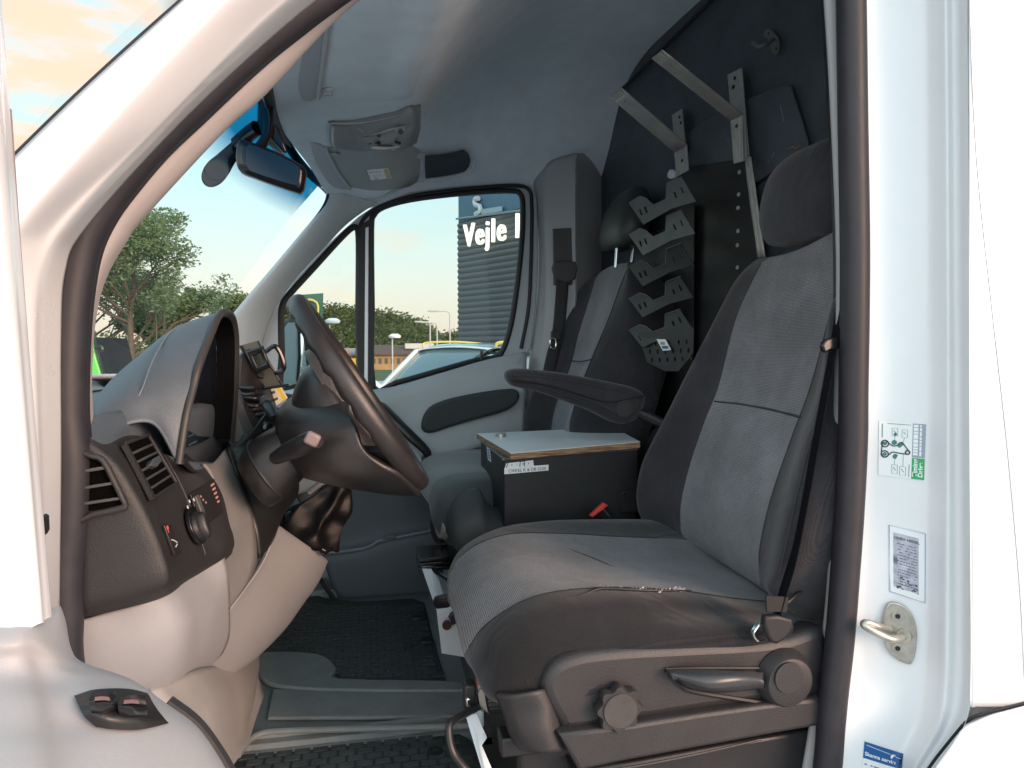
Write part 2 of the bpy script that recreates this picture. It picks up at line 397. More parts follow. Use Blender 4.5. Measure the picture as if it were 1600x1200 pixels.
SPLAS = mat('seat_side_plastic', (.026, .025, .026), .48, noise=.1, nscale=20, bump=.55, bscale=480, spec=.55)
BULK = mat('bulkhead_black_hazy', (.062, .074, .090), .42, noise=.35, nscale=9, bump=.1, bscale=60)  # black lifted and blued, lens haze put into the paint colour
STEELB = mat('black_coated_steel', (.026, .027, .028), .38, noise=.25, nscale=25)
STEEL = mat('galvanised_steel', (.42, .42, .39), .42, metal=.35, noise=.2, nscale=22)
STRK = mat('zinc_steel', (.50, .48, .42), .35, metal=.8, noise=.3, nscale=45)
CHR = mat('bright_metal', (.75, .75, .73), .2, metal=1)
LAM = mat('white_laminate', (.84, .86, .86), .35, noise=.03, nscale=15)
FLOOR = mat('floor_vinyl', (.23, .25, .245), .7, noise=.18, nscale=16, bump=.6, bscale=380)
WHITEB = mat('white_powder_coat', (.66, .72, .74), .4, noise=.04, nscale=20)
RED = mat('red_plastic', (.5, .03, .025), .35)
PINKM = mat('pink_icon', (.40, .20, .19), .5)
ICON = mat('pale_icon', (.6, .6, .6), .5)
PAPER = mat('white_sticker', (.78, .82, .82), .4, noise=.02)
PAPERG = mat('green_sticker', (.02, .38, .12), .4)
PAPERB = mat('blue_sticker', (.01, .10, .30), .4)
INK = mat('dark_ink', (.04, .05, .06), .5)
RACKD = mat('rack_dark_steel', (.020, .021, .022), .4, noise=.2, nscale=25)
RACKG = mat('rack_grey_steel', (.13, .14, .13), .4, noise=.2, nscale=25)
SHEET = mat('black_sheet_steel', (.012, .013, .015), .52, noise=.2, nscale=12)
INKG = mat('teal_ink', (.05, .20, .17), .5)
INKL = mat('grey_ink', (.30, .36, .42), .5)
DIRTY = mat('worn_grey_foil', (.42, .44, .50), .4, noise=.4, nscale=90)
YEL = mat('yellow_print', (.75, .55, .05), .5)
LEATH = mat('gaiter_leatherette', (.005, .005, .0055), .46, noise=.3, nscale=20, bump=.5, bscale=350, spec=.3)
BELT = mat('belt_webbing', (.006, .006, .008), .85, spec=.08, bump=.5, bscale=900)
FOAM = mat('torn_foam', (.62, .55, .48), .95)
GLASS = glass('clear_glass', (.93, .97, .965), .004)
MIRG = mat('mirror_glass', (.7, .75, .78), .03, metal=1)

def wood():
    m = mat('plywood_edge', (.30, .17, .09), .7); n = m.node_tree.nodes; l = m.node_tree.links
    t = n.new('ShaderNodeTexCoord'); mpp = n.new('ShaderNodeMapping'); mpp.inputs['Scale'].default_value = (8, 8, 160)
    z = n.new('ShaderNodeTexNoise'); z.inputs['Scale'].default_value = 3; z.inputs['Detail'].default_value = 6
    r = n.new('ShaderNodeValToRGB'); r.color_ramp.elements[0].color = (.16, .075, .04, 1); r.color_ramp.elements[1].color = (.42, .27, .16, 1)
    r.color_ramp.elements[0].position = .38; r.color_ramp.elements[1].position = .62
    l.new(t.outputs['Object'], mpp.inputs['Vector']); l.new(mpp.outputs[0], z.inputs['Vector']); l.new(z.outputs['Fac'], r.inputs['Fac']); l.new(r.outputs[0], n['Principled BSDF'].inputs['Base Color'])
    return m
WOOD = wood()
def matrub():
    m = mat('ribbed_rubber', (.024, .028, .028), .55, spec=.5); n = m.node_tree.nodes; l = m.node_tree.links
    t = n.new('ShaderNodeTexCoord'); b = n.new('ShaderNodeTexBrick'); b.inputs['Scale'].default_value = 34; b.inputs['Mortar Size'].default_value = .025
    b.inputs['Color1'].default_value = (1, 1, 1, 1); b.inputs['Color2'].default_value = (.8, .8, .8, 1); b.inputs['Mortar'].default_value = (0, 0, 0, 1)
    b.inputs['Brick Width'].default_value = .8; b.inputs['Row Height'].default_value = .45
    l.new(t.outputs['Object'], b.inputs['Vector'])
    b.inputs['Color1'].default_value = (.05, .06, .06, 1); b.inputs['Color2'].default_value = (.035, .045, .045, 1); b.inputs['Mortar'].default_value = (.010, .012, .012, 1)
    l.new(b.outputs['Color'], n['Principled BSDF'].inputs['Base Color'])
    bp = n.new('ShaderNodeBump'); bp.inputs['Strength'].default_value = 1; bp.inputs['Distance'].default_value = .006; bp.invert = True
    l.new(b.outputs['Fac'], bp.inputs['Height']); l.new(bp.outputs['Normal'], n['Principled BSDF'].inputs['Normal'])
    return m
MATR = matrub()
def wsglass():
    m = glass('windscreen_glass', (1, 1, 1), .04); n = m.node_tree.nodes; l = m.node_tree.links
    t = [q for q in n if q.type == 'BSDF_TRANSPARENT'][0]
    tc = n.new('ShaderNodeTexCoord'); s = n.new('ShaderNodeSeparateXYZ'); r = n.new('ShaderNodeMapRange'); r.inputs['From Min'].default_value = 1.295; r.inputs['From Max'].default_value = 1.355
    c = n.new('ShaderNodeMix'); c.data_type = 'RGBA'; c.inputs['A'].default_value = (.93, .98, .985, 1); c.inputs['B'].default_value = (.01, .20, .38, 1)
    l.new(tc.outputs['Object'], s.inputs[0]); l.new(s.outputs['Z'], r.inputs['Value']); l.new(r.outputs[0], c.inputs['Factor']); l.new(c.outputs['Result'], t.inputs['Color'])
    return m
WSG = wsglass()
# ================================================================== VAN BODY
van = thing('white_van', 'white panel van seen through its open driver door, with grey cab interior', 'van', (0.4, .9, -.72))
def jY(px):
    T = [(1240, .105), (1345, .102), (1375, .098), (1450, .078), (1472, .055), (1490, .032), (1505, .014), (1524, 0.0)]
    if px <= T[0][0]: return T[0][1]
    for (a, b), (c, d) in zip(T, T[1:]):
        if px <= c: return b+(d-b)*(px-a)/(c-a)
    return 0
# jamb of the near B pillar
ROWY = [-260, 0, 250, 500, 640, 760, 900, 1050, 1130, 1200, 1330]
def seal_r(y):
    T = [(-260, 1352), (0, 1352), (300, 1358), (600, 1356), (825, 1342), (1025, 1327), (1200, 1312), (1330, 1300)]
    for (a, b), (c, d) in zip(T, T[1:]):
        if y <= c: return b+(d-b)*(y-a)/(c-a)
def edge_r(y):
    T = [(-260, 1512), (0, 1512), (600, 1516), (1000, 1521), (1105, 1520), (1145, 1502), (1200, 1462), (1330, 1370)]
    for (a, b), (c, d) in zip(T, T[1:]):
        if y <= c: return b+(d-b)*(y-a)/(c-a)
rows = []
for yy in ROWY:
    a, b = seal_r(yy)-14, edge_r(yy)
    fr = [0, .12, .22, .45, .62, .72, .80, .86, .92, .97, 1]
    dents = {640: .0, 760: .012, 900: .010, 1050: .012}.get(yy, 0)
    r = []
    for k, t in enumerate(fr):
        px = a+(b-a)*t; pyn = 1340+(1524-1340)*t
        Y = jY(pyn)
        if k in (1, 2): Y += dents
        if k == 3: Y += dents*.3
        if k == 7: Y += .016     # groove next to the outer skin
        if k == 8: Y += .018
        if k == 9: Y += .006
        r.append((px, yy, Y))
    # return flange into the body
    rows.append(r)
mb = MB(); mb.grid(rows, 5, 6)
jamb = mb.build('door_pillar_jamb', PAINTI, van, auto=60)
from mathutils.bvhtree import BVHTree
JT = BVHTree.FromPolygons([v.co.copy() for v in jamb.data.vertices], [tuple(p.vertices) for p in jamb.data.polygons])
def jhit(px, py):
    d = ray(px, py).normalized(); h, n, i, t = JT.ray_cast(CAMP, d)
    if h is None: h = py_(px, py, .08); n = V(-.7, -.7, 0)
    if n.dot(d) > 0: n = -n
    return h, n
def jp(px, py, o=.0022):
    h, n = jhit(px, py); return h+n*o
def jmap(c00, c10, c11, c01):
    P = [Vector(c) for c in (c00, c10, c11, c01)]
    def f(u, v, w=0):
        p = P[0]*(1-u)*(1-v)+P[1]*u*(1-v)+P[2]*u*v+P[3]*(1-u)*v
        return jp(p.x, p.y, w+.0008)
    a, b, c, d = f(0, 0), f(1, 0), f(1, 1), f(0, 1)
    n = (b-a).cross(d-a).normalized(); n = n if n.dot(CAMP-a) > 0 else -n
    f.n = n; f.ux = (b-a).normalized(); f.uy = (a-d).normalized(); f.w = (b-a).length; f.h = (d-a).length
    return f
def jbox(mb, q, u0, u1, v0, v1, w0, w1, mi=0):
    nu = max(1, int((u1-u0)*10)); nv = max(1, int((v1-v0)*10))
    for i in range(nu):
        for j in range(nv):
            qbox(mb, q, u0+(u1-u0)*i/nu, u0+(u1-u0)*(i+1)/nu, v0+(v1-v0)*j/nv, v0+(v1-v0)*(j+1)/nv, w0, w1)

# outer skin right of the jamb (B pillar strip) with rolled edge
mb = MB()
g = [[(edge_r(yy), yy, .004), (edge_r(yy)+2, yy, -.001), (1532+max(0, (yy)*.03), yy, -.002), (1520+yy*.09 if yy > 0 else 1519, yy, -.002)] for yy in (-260, 0, 250, 500, 700, 900, 1020)]
g = [[(edge_r(yy), yy, .004), (edge_r(yy)+2.5, yy, -.001), (e_-8, yy, -.002), (e_-1, yy, .0), (e_+1, yy, .012)] for yy, e_ in ((-260, 1528), (0, 1530), (250, 1540), (500, 1566), (700, 1588), (900, 1606), (1020, 1613), (1104, 1618))]
mb.grid(g, 4, 6); mb.build('pillar_skin', PAINT, van, solid=.003, off=-1, auto=60)
# load-area side panel beyond the shut line
mb = MB()
g = [[(e_+5, yy, .012), (e_+7, yy, -.001), (e_+60, yy, -.004), (e_+700, yy, -.004)] for yy, e_ in ((-260, 1527), (0, 1529), (250, 1540), (500, 1566), (700, 1588), (900, 1606), (1020, 1613), (1160, 1618), (1500, 1618))]
mb.grid(g, 4, 6); mb.build('side_panel', PAINT, van, solid=.003, off=-1, auto=60)
gp_ = [(-260, 1528), (0, 1530), (250, 1540), (500, 1566), (700, 1588), (900, 1606), (1020, 1613), (1110, 1618)]
mb = MB(); mb.grid([[(e_-.3, yy, .0012), (e_+5.2, yy, .0012)] for yy, e_ in gp_], 1, 5); mb.build('shut_gap', mat('gap_grey', (.035, .035, .04), .7, noise=.5, nscale=60), van)
# lower cover below the crease
mb = MB()
g = [[(1507, 1131, .004), (1545, 1117, .002), (1600, 1103, .002), (1800, 1050, .002)],
     [(1505, 1137, -.014), (1545, 1122, -.016), (1600, 1108, -.016), (1800, 1055, -.016)],
     [(1484, 1170, -.018), (1545, 1165, -.026), (1600, 1160, -.026), (1800, 1130, -.026)],
     [(1452, 1215, -.018), (1520, 1215, -.030), (1600, 1215, -.030), (1800, 1215, -.030)],
     [(1380, 1330, -.018), (1500, 1330, -.032), (1600, 1330, -.032), (1800, 1330, -.032)]]
mb.grid(g, 5, 5); mb.build('sill_cover', PAINT, van, solid=.003, off=-1, auto=60)
MB().tube([(1505, 1132, .004), (1478, 1165, -.002), (1448, 1205, -.006), (1380, 1310, -.01)], .0022, 6).build('cover_gap', RUBD, van)
MB().tube([(1506, 1131, .004), (1520, 1121, -.002), (1545, 1113, -.004), (1600, 1099, -.004), (1700, 1070, -.004)], .0022, 6).build('cover_gap', RUBD, van)
# white filler set behind the gap between the panels
MB().prism([(1524, 1112, .03), (1534, 1085, .03), (1720, 1060, .03), (1720, 1200, .03), (1530, 1200, .03)], (0, .02, 0)).build('sill_gap_filler', PAINT, van)

# near A pillar : outer skin bands
def band(pts, sub=8, **k): pass
Lsil = [(470, -160, -.005), (290, 0, -.005), (145, 130, -.005), (15, 256, -.005), (-60, 330, -.005), (-90, 480, -.005), (-100, 700, -.005), (-100, 980, -.005)]
L1 = [(500, -150, -.035), (333, 0, -.035), (175, 168, -.035), (21, 322, -.035), (-30, 400, -.035), (-45, 520, -.035), (-50, 720, -.035), (-50, 980, -.035)]
L1b = [(520, -145, -.035), (352, 6, -.035), (195, 172, -.035), (45, 330, -.04), (0, 410, -.04), (-12, 540, -.04), (-10, 720, -.04), (-5, 980, -.04)]
L2 = [(575, -120, .01), (405, 20, .01), (250, 180, .01), (95, 330, .01), (52, 405, .005), (42, 520, .0), (48, 720, .0), (52, 980, .0)]
L2b = [(592, -112, .03), (422, 25, .03), (262, 182, .03), (112, 340, .03), (70, 415, .03), (60, 520, .03), (64, 720, .03), (70, 980, .03)]
L3 = [(622, -100, .10), (447, 36, .10), (278, 192, .10), (134, 352, .10), (100, 425, .10), (94, 540, .10), (94, 720, .10), (90, 980, .10)]
L3b = [(640, -90, .08), (465, 45, .08), (296, 200, .08), (146, 358, .08), (113, 430, .08), (104, 540, .08), (104, 720, .08), (100, 980, .08)]
rows = [list(t) for t in zip(Lsil, L1, L1b, L2, L2b, L3)]
mb = MB(); mb.grid(rows, 6, 8); mb.build('front_pillar_skin', PAINT, van, solid=.003, off=-1, auto=60)
# dark edge of the windscreen along the pillar
MB().tube([(486, -174, -.007), (287, -3, -.007), (142, 127, -.007), (12, 253, -.007), (-63, 327, -.007)], .0022, 6).build('windscreen_edge', RUBD, van)

# the door seal : one loop round the opening
SE = [(800, -290), (640, -110), (476, 14), (392, 80), (300, 165), (236, 226), (182, 290), (150, 336), (128, 385), (115, 450), (108, 530), (106, 640), (112, 720), (110, 800), (102, 880), (101, 960), (104, 1060), (150, 1280), (330, 1420), (800, 1470), (1180, 1420),
      (1278, 1290), (1293, 1200), (1301, 1100), (1312, 1000), (1320, 900), (1327, 800), (1332, 700), (1334, 600), (1336, 400), (1333, 200), (1330, 0), (1325, -200), (1250, -300), (1000, -320)]
def sealpt(p, dx=0, dy=0, Y=.115): return py_(p[0]+dx, p[1]+dy, Y)
seal = [sealpt(p) for p in SE]
mb = MB(); mb.tube(seal, .0215, 14, 6, closed=True, flat=1.0)
inner = []
cen = py_(700, 560, .13)
for p in SE:
    q = sealpt(p, Y=.128); inner.append(q+(cen-q).normalized()*.013)
mb.tube(inner, .012, 10, 6, closed=True)
sealo = mb.build('door_seal', RUB, van)
MB().cyl(py_(101, 797, .098), (0, -1, .2), .0035, .004, 12, dome=.002).build('seal_clip', RUB, van)

# inner trim of the near A pillar
A0 = [(640, -70), (500, 10), (413, 91), (300, 196), (198, 316), (165, 375), (142, 430), (134, 500), (132, 580), (132, 672)]
A1 = [(700, -70), (556, 5), (416, 147), (350, 206), (226, 340), (198, 378), (166, 436), (150, 500), (144, 590), (147, 668)]
rows = [[(a[0]-16, a[1]-8, .125), (a[0], a[1], .135), ((a[0]+b[0])/2, (a[1]+b[1])/2, .145), (b[0]-3, b[1]-2, .165), (b[0], b[1], .19), (b[0]-6, b[1]-5, .23)] for a, b in zip(A0, A1)]
mb = MB(); mb.grid(rows, 5, 7); mb.build('pillar_trim', mat('pillar_trim_plastic', (.40, .37, .36), .6, noise=.04, nscale=12, bump=.25, bscale=600), van, auto=70)
# near B pillar inner trim strip left of seal
B0 = [(1283, -60), (1287, 0), (1296, 150), (1306, 400), (1303, 600), (1297, 800), (1288, 950), (1272, 1080), (1253, 1200), (1235, 1300)]
B1 = [(1309, -60), (1311, 0), (1318, 150), (1322, 400), (1318, 600), (1312, 800), (1303, 950), (1291, 1080), (1277, 1200), (1262, 1300)]
rows = [[(a[0]+2, a[1], .20), (a[0], a[1], .165), (a[0]+3, a[1], .145), (b[0]+8, b[1], .135)] for a, b in zip(B0, B1)]
mb = MB(); mb.grid(rows, 4, 6); mb.build('pillar_trim', PILL, van, auto=70)
# hidden inner half of the near B pillar towards the bulkhead
mb = MB()
rows = [[(B0[i][0]+2, B0[i][1], .20), V(1.02, .21, py_(B0[i][0], B0[i][1], .20).z)] for i in range(len(B0))]
mb.grid(rows, 3, 4); mb.build('rear_trim', BLK, van, solid=.01)

# roof, headliner --------------------------------------------------
def hz_(X, Y):   # headliner height
    s = min(1, max(0, (X-.13+.10*(Y-.8))/.62)); s = s*(2-s)
    front = 1.425+.12*max(0, X+.2)
    z = front*(1-s)+(1.80+.04*X)*s
    edge = max(0, (Y-1.30)/.45); z -= edge**2*(.10+.16*s)
    e2 = max(0, (.40-Y)/.40); z -= e2**2*.10
    return z
hd_front = [(414, 147, 1.42, 'z'), (426, 189, 1.42, 'z'), (452, 238, 1.42, 'z'), (477, 270, 1.42, 'z')]
fx = [px_(300, -300, -.2)]
def xf(Y):   # front edge x by Y
    P = [(.05, -.12), (.3, -.17), (.5, -.20), (.78, -.228), (.95, -.225), (1.2, -.20), (1.45, -.17), (1.62, -.14), (1.75, -.08)]
    if Y <= P[0][0]: return P[0][1]
    for (a, b), (c, d) in zip(P, P[1:]):
        if Y <= c: return b+(d-b)*(Y-a)/(c-a)
    return P[-1][1]
YS = [.06, .18, .35, .55, .78, 1.0, 1.2, 1.4, 1.55, 1.66, 1.73, 1.765]
def zf_(X):
    T = [(-.3, 1.28), (-.1, 1.345), (0, 1.39), (.15, 1.425), (.4, 1.46), (.6, 1.475), (1.1, 1.475)]
    if X <= T[0][0]: return T[0][1]
    for (a, b), (c, d) in zip(T, T[1:]):
        if X <= c: return b+(d-b)*(X-a)/(c-a)
    return T[-1][1]
XS = [0, .06, .14, .20, .25, .29, .33, .37, .41, .46, .54, .64, .76, .90, 1.02]
rows = []
for k, xx in enumerate(XS):
    r = []
    for Y in YS:
        X = xf(Y)+(xx)*(1.02-xf(Y))/1.02
        z = hz_(X, Y)
        if Y > 1.7: z = zf_(X)+(.035 if Y < 1.75 else -.02)
        elif Y > 1.6: z = min(z, zf_(X)+.035+(z-zf_(X))*.45)
        if k == 0: z -= .012
        r.append(V(X, Y, z))
    rows.append(r)
mb = MB(); mb.grid(rows, 4, 5); HL = mb.build('headliner', HEAD, van, solid=.02, off=1, auto=80)
HLH = hitter(HL)
# step edge where the front shelf meets the roof
ST = [(770, -40, 1.50, 'z'), (758, 0, 1.50, 'z'), (735, 68, 1.495, 'z'), (712, 105, 1.49, 'z'), (690, 130, 1.485, 'z'), (662, 160, 1.48, 'z')]
# outer roof + far outer skin + floor underside (light-tight body)
mb = MB(); mb.grid([[V(x, y, 1.94-.12*abs((y-.9)/.95)**4+(-.35*max(0, (.15-x)/.5))) for y in (-.02, .1, .4, .9, 1.4, 1.75, 1.86)] for x in (-.22, -.1, .15, .5, 1.1, 2.2)], 4, 4)
mb.build('roof', PAINT, van, solid=.01, off=1, auto=70)
MB().prism([V(-.10, -.01, 1.36), V(-.03, -.01, 1.82), V(.9, -.01, 1.83), V(.9, -.01, 1.60), V(.15, -.01, 1.52)], (0, .12, 0)).build('door_header', PAINT, van, bevel=.01)
# far side outer skin behind pillar/bulkhead and below doors
MB().prism([V(.66, 1.80, -.35), V(2.2, 1.80, -.35), V(2.2, 1.80, 1.86), V(.66, 1.80, 1.86)], (0, .05, 0)).build('far_side_panel', PAINT, van)
# windscreen ---------------------------------------------------------
top = [V(xf(Y)-.005, Y, 1.415) for Y in (.14, .3, .55, .78, 1.0, 1.2, 1.4, 1.58)]
bot = [V(-.62, .05, .74), V(-.76, .28, .74), V(-.84, .55, .74), V(-.87, .78, .74), V(-.87, 1.0, .74), V(-.84, 1.25, .74), V(-.75, 1.5, .74), V(-.60, 1.66, .74)]
rows = [[t.lerp(b, s)+V(-.03*math.sin(s*math.pi), 0, .02*math.sin(s*math.pi)) for t, b in zip(top, bot)] for s in (0, .33, .66, 1)]
mb = MB(); mb.grid(rows, 4, 4); mb.build('windscreen', WSG, van)
# black ceramic band at the windscreen header
mb = MB(); mb.tube([(414, 120, 1.42, 'z'), (419, 147, 1.42, 'z'), (431, 189, 1.42, 'z'), (457, 238, 1.42, 'z'), (482, 270, 1.42, 'z'), (503, 289, 1.415, 'z'), (514, 300, 1.405, 'z')], .013, 8)
mb.tube([(513, 300, 1.60), (508, 318, 1.605), (490, 345, 1.61), (430, 420, 1.62), (362, 492, 1.62)], .005, 8)
mb.build('windscreen_seal', RUBD, van)
# far A pillar trim
C0 = [(500, 292), (511, 303), (505, 322), (482, 350), (425, 418), (362, 492), (340, 530), (325, 570)]
C1 = [(590, 318), (572, 328), (540, 352), (508, 386), (462, 436), (430, 484), (410, 540), (400, 600)]
rows = []
for a, b in zip(C0, C1):
    m = ((a[0]*.45+b[0]*.55), (a[1]*.45+b[1]*.55))
    rows.append([(a[0], a[1], 1.63), (a[0]*.93+b[0]*.07, a[1]*.93+b[1]*.07, 1.60), (m[0], m[1], 1.625), (b[0]*.9+m[0]*.1, b[1]*.9+m[1]*.1, 1.68), (b[0], b[1], 1.715)])
mb = MB(); mb.grid(rows, 4, 6); mb.build('far_pillar_trim', mat('far_pillar_plastic', (.46, .52, .54), .6, noise=.04, nscale=12, bump=.2, bscale=500), van, solid=.006, off=1, auto=70)
# far B pillar trim (upper, with belt slot cover) and lower
D0 = [(836, 274), (834, 290), (838, 320), (842, 400), (838, 480), (828, 560), (822, 640), (820, 760)]
D1 = [(862, 250), (856, 300), (856, 360), (858, 430), (856, 500), (852, 560), (848, 640), (846, 760)]
D2 = [(905, 240), (903, 262), (902, 330), (903, 430), (900, 520), (895, 600), (890, 680), (885, 760)]
rows = [[(a[0], a[1], 1.775), (a[0], a[1], 1.74+t_*.02), (a[0]*.5+b[0]*.5, a[1]*.5+b[1]*.5, 1.70+t_*.05), (b[0], b[1], 1.665+t_*.07), (c[0]-6, c[1], 1.60+t_*.12), (c[0]+3, c[1], 1.62+t_*.12), (c[0]+60, c[1], 1.80)] for a, b, c, t_ in zip(D0, D1, D2, (.35, .12, .0, 0, 0, 0, 0, 0))]
mb = MB(); mb.grid(rows, 4, 6); mb.build('belt_pillar_trim', mat('belt_pillar_plastic', (.38, .39, .395), .6, noise=.04, nscale=12, bump=.2, bscale=500), van, solid=.006, off=1, auto=70)
# cheek between the ceiling corner and the bulkhead (far roof corner)
mb = MB()
rows = [[(830, 278, 1.76), (838, 240, 1.74), (860, 215, 1.72), (905, 195, 1.70)], [(836, 300, 1.75), (850, 262, 1.71), (870, 240, 1.66), (906, 225, 1.62)], [(838, 330, 1.74), (852, 300, 1.69), (875, 285, 1.64), (907, 280, 1.60)]]
# floor -----------------------------------------------------------------
mb = MB()
mb.grid([[V(x, y, z) for y, z in ((.02, -.03), (.66, -.03), (.70, -.028), (.725, -.004), (.74, .0), (.95, .0), (1.75, .0))] for x in (-.75, -.35, -.2, 0, .2, .5, 1.05)], 3, 2)
fl = mb.build('cab_floor', FLOOR, van, solid=.02, off=-1, auto=50)
mb = MB()   # raised pads and dish of the vinyl
P = [(470, 1075), (500, 1058), (520, 1045), (528, 1055), (530, 1068), (715, 1070), (735, 1085), (735, 1128), (560, 1135), (450, 1138), (430, 1120), (432, 1080)]
plate('floor_ridge', [[pz_(p[0], p[1], .004) for p in [(398, 1028), (480, 1026), (512, 1035), (527, 1052), (529, 1067), (702, 1071), (740, 1078), (742, 1086), (560, 1086), (440, 1080), (404, 1060)]]], FLOOR, .014, .006, curve=3, parent=van, tvec=(0, 0, 1))
plate('floor_ridge', [[pz_(p[0], p[1], .003) for p in [(425, 1082), (560, 1079), (735, 1078), (738, 1124), (560, 1127), (418, 1127)]]], FLOOR, .010, .006, parent=van, tvec=(0, 0, 1))
MB().tube([pz_(p[0], p[1], .012) for p in [(372, 1180), (388, 1158), (410, 1146), (450, 1142), (560, 1139), (650, 1137), (735, 1134)]], .007, 8).build('floor_edge_bead', FLOOR, van)
# near door sill
MB().prism([V(-.45, -.02, -.30), V(1.0, -.02, -.30), V(1.0, -.02, .02), V(.85, -.02, .04), V(-.45, -.02, .0)], (0, .13, 0)).build('door_sill', PAINT, van, bevel=.015)
# footwell riser on the left (behind the lower dash) : warm grey flank of the tunnel
mb = MB()
rows = [[(230, 1080, .20), (300, 1050, .30), (340, 1040, .50), (372, 1015, .70), (400, 990, .90)],
        [(270, 1120, .19), (330, 1100, .30), (365, 1085, .48), (392, 1070, .66), (402, 1028, .85)],
        [(300, 1170, .18), (340, 1160, .28), (365, 1150, .42), (385, 1125, .60), (402, 1060, .76)],
        [(330, 1240, .17), (350, 1210, .26), (372, 1180, .38), (388, 1150, .56), (410, 1088, .72)]]
mb.grid(rows, 5, 6); mb.build('footwell_side', mat('footwell_plastic', (.27, .26, .25), .6, noise=.08, nscale=14, bump=.3, bscale=400), van, solid=.006, off=-1, auto=70)
# bulkhead -----------------------------------------------------------
BO = V(.99, 0, 0); BN = V(-1, -.075, 0).normalized()
def bk(px, py, off=0): return pn_(px, py, BO+BN*off, BN)
bulk = thing('bulkhead', 'black painted steel bulkhead behind the seats, scratched down to bare yellow metal', 'bulkhead', (.93, .9, 0))
MB().prism([V(.99, .12, -.2), V(.85, 1.86, -.2), V(.85, 1.86, 1.9), V(.99, .12, 1.9)], (.03, 0, 0)).build('wall_panel', BULK, bulk)
# pressed window cover
wc = [(1170, 155), (1230, 133), (1243, 150), (1262, 210), (1266, 235), (1250, 243), (1160, 300), (1080, 330), (1075, 260), (1078, 215), (1100, 190)]
plate('window_cover', [[bk(*p, .002) for p in wc]], BULK, .008, .004, curve=3, parent=bulk, tvec=BN)
MB().tube([bk(*p, .010) for p in [(905, 780), (905, 600), (906, 400), (908, 215), (920, 192), (960, 152), (1040, 72), (1110, 2), (1160, -45)]], .006, 8).build('panel_seal', RUBD, bulk)
mb = MB(); mb.tube([bk(*p, .0035) for p in [(1090, 199), (1108, 187), (1130, 176)]], [.0006, .0022, .0008], 6, flat=.4); BMS = mat('bare_primer', (.55, .34, .12), .6); mb.build('scratch', BMS, bulk); mb = MB()
rnd = random.Random(3)
for k in range(9):
    a = 1229+k*2.5; y0 = 233-k*.6+rnd.uniform(-2, 2)
    mb.tube([bk(a, y0, .0115), bk(a+3, y0+rnd.uniform(-2, 2), .0115)], .0012, 5, flat=.4, sub=2)
mb.build('chipped_patch', BMS, bulk)
mb = MB()
for a, b in (((1219, 164), (1225, 190)), ((1015, 122), (1028, 113)), ((1206, 246), (1210, 238)), ((1115, 255), (1140, 257)), ((1137, 217), (1138, 221)), ((1187, 149), (1189, 150)), ((1200, 252), (1201, 253))):
    mb = MB(); mb.tube([bk(*a, .0115), bk(*b, .0115)], .0009, 5, flat=.4, sub=2)
    mb.build('scratch', mat('pale_scratch', (.25, .28, .3), .5) if 'pale_scratch' not in bpy.data.materials else bpy.data.materials['pale_scratch'], bulk)
# perforated cover sheet in the lower middle of the bulkhead, fixed with screws
shp = [(1056, 262), (1150, 248), (1163, 252), (1168, 330), (1190, 400), (1180, 560), (1040, 650), (1000, 600), (985, 420), (1052, 300)]
plate('cover_sheet', [[bk(*p, .012) for p in [(1062, 262), (1152, 250), (1172, 252), (1190, 400), (1180, 600), (1040, 680), (1000, 600)]]], SHEET, .004, .001, parent=bulk, tvec=BN)
for p in [(1156, 269), (1155, 304), (1154, 325), (1154, 361), (1153, 383), (1153, 418)]:
    MB().cyl(bk(*p, .016), BN, .0055, .004, 12, dome=.002).build('screw', STEEL, bulk)
# cab-side rear lining below windows on the far side is hidden by the seats

# ---- galvanised L brackets on the bulkhead
def bracket(arm_tip, arm_mid, up_top, foot, wid, label, ghosts):
    t = thing('shelf_bracket', label, 'bracket', tuple(bk(*arm_mid, .02)), 'galvanised shelf brackets on the bulkhead')
    # arm sticks out forward and up from the bulkhead
    a = bk(*arm_mid, .03); b = bk(*arm_tip, .26)
    return t
def strip(name, A, B, wA, wB, nrm, parent, mats=STEEL, thick=.003, ribs=3):
    """ribbed steel strip from A to B; w* are half-width vectors"""
    mb = MB()
    n = Vector(nrm).normalized()
    prof = []
    K = 2*ribs*2+1
    for k in range(K):
        s = -1+2*k/(K-1); h = (.0022 if (k % 2) else 0) if abs(s) < .8 else 0
        prof.append((s, h))
    rows = []
    for i in range(9):
        t = i/8; c = A.lerp(B, t); wv = wA.lerp(wB, t)
        rows.append([c+wv*s+n*h for s, h in prof])
    mb.grid(rows, 2, 1)
    return mb.build(name, mats, parent, solid=thick, off=-1, auto=60)
def quad4(P, off):  # 4 px corners at offsets
    return [bk(p[0], p[1], o) for p, o in zip(P, off)]
br1 = thing('shelf_bracket', 'larger grey steel shelf bracket, right of the pair, its arm reaching up towards the ceiling', 'bracket', tuple(bk(1155, 190, .02)), 'steel shelf brackets on the bulkhead')
br2 = thing('shelf_bracket', 'smaller grey steel shelf bracket, left of the pair, above the notched steel rack', 'bracket', tuple(bk(1070, 240, .02)), 'steel shelf brackets on the bulkhead')
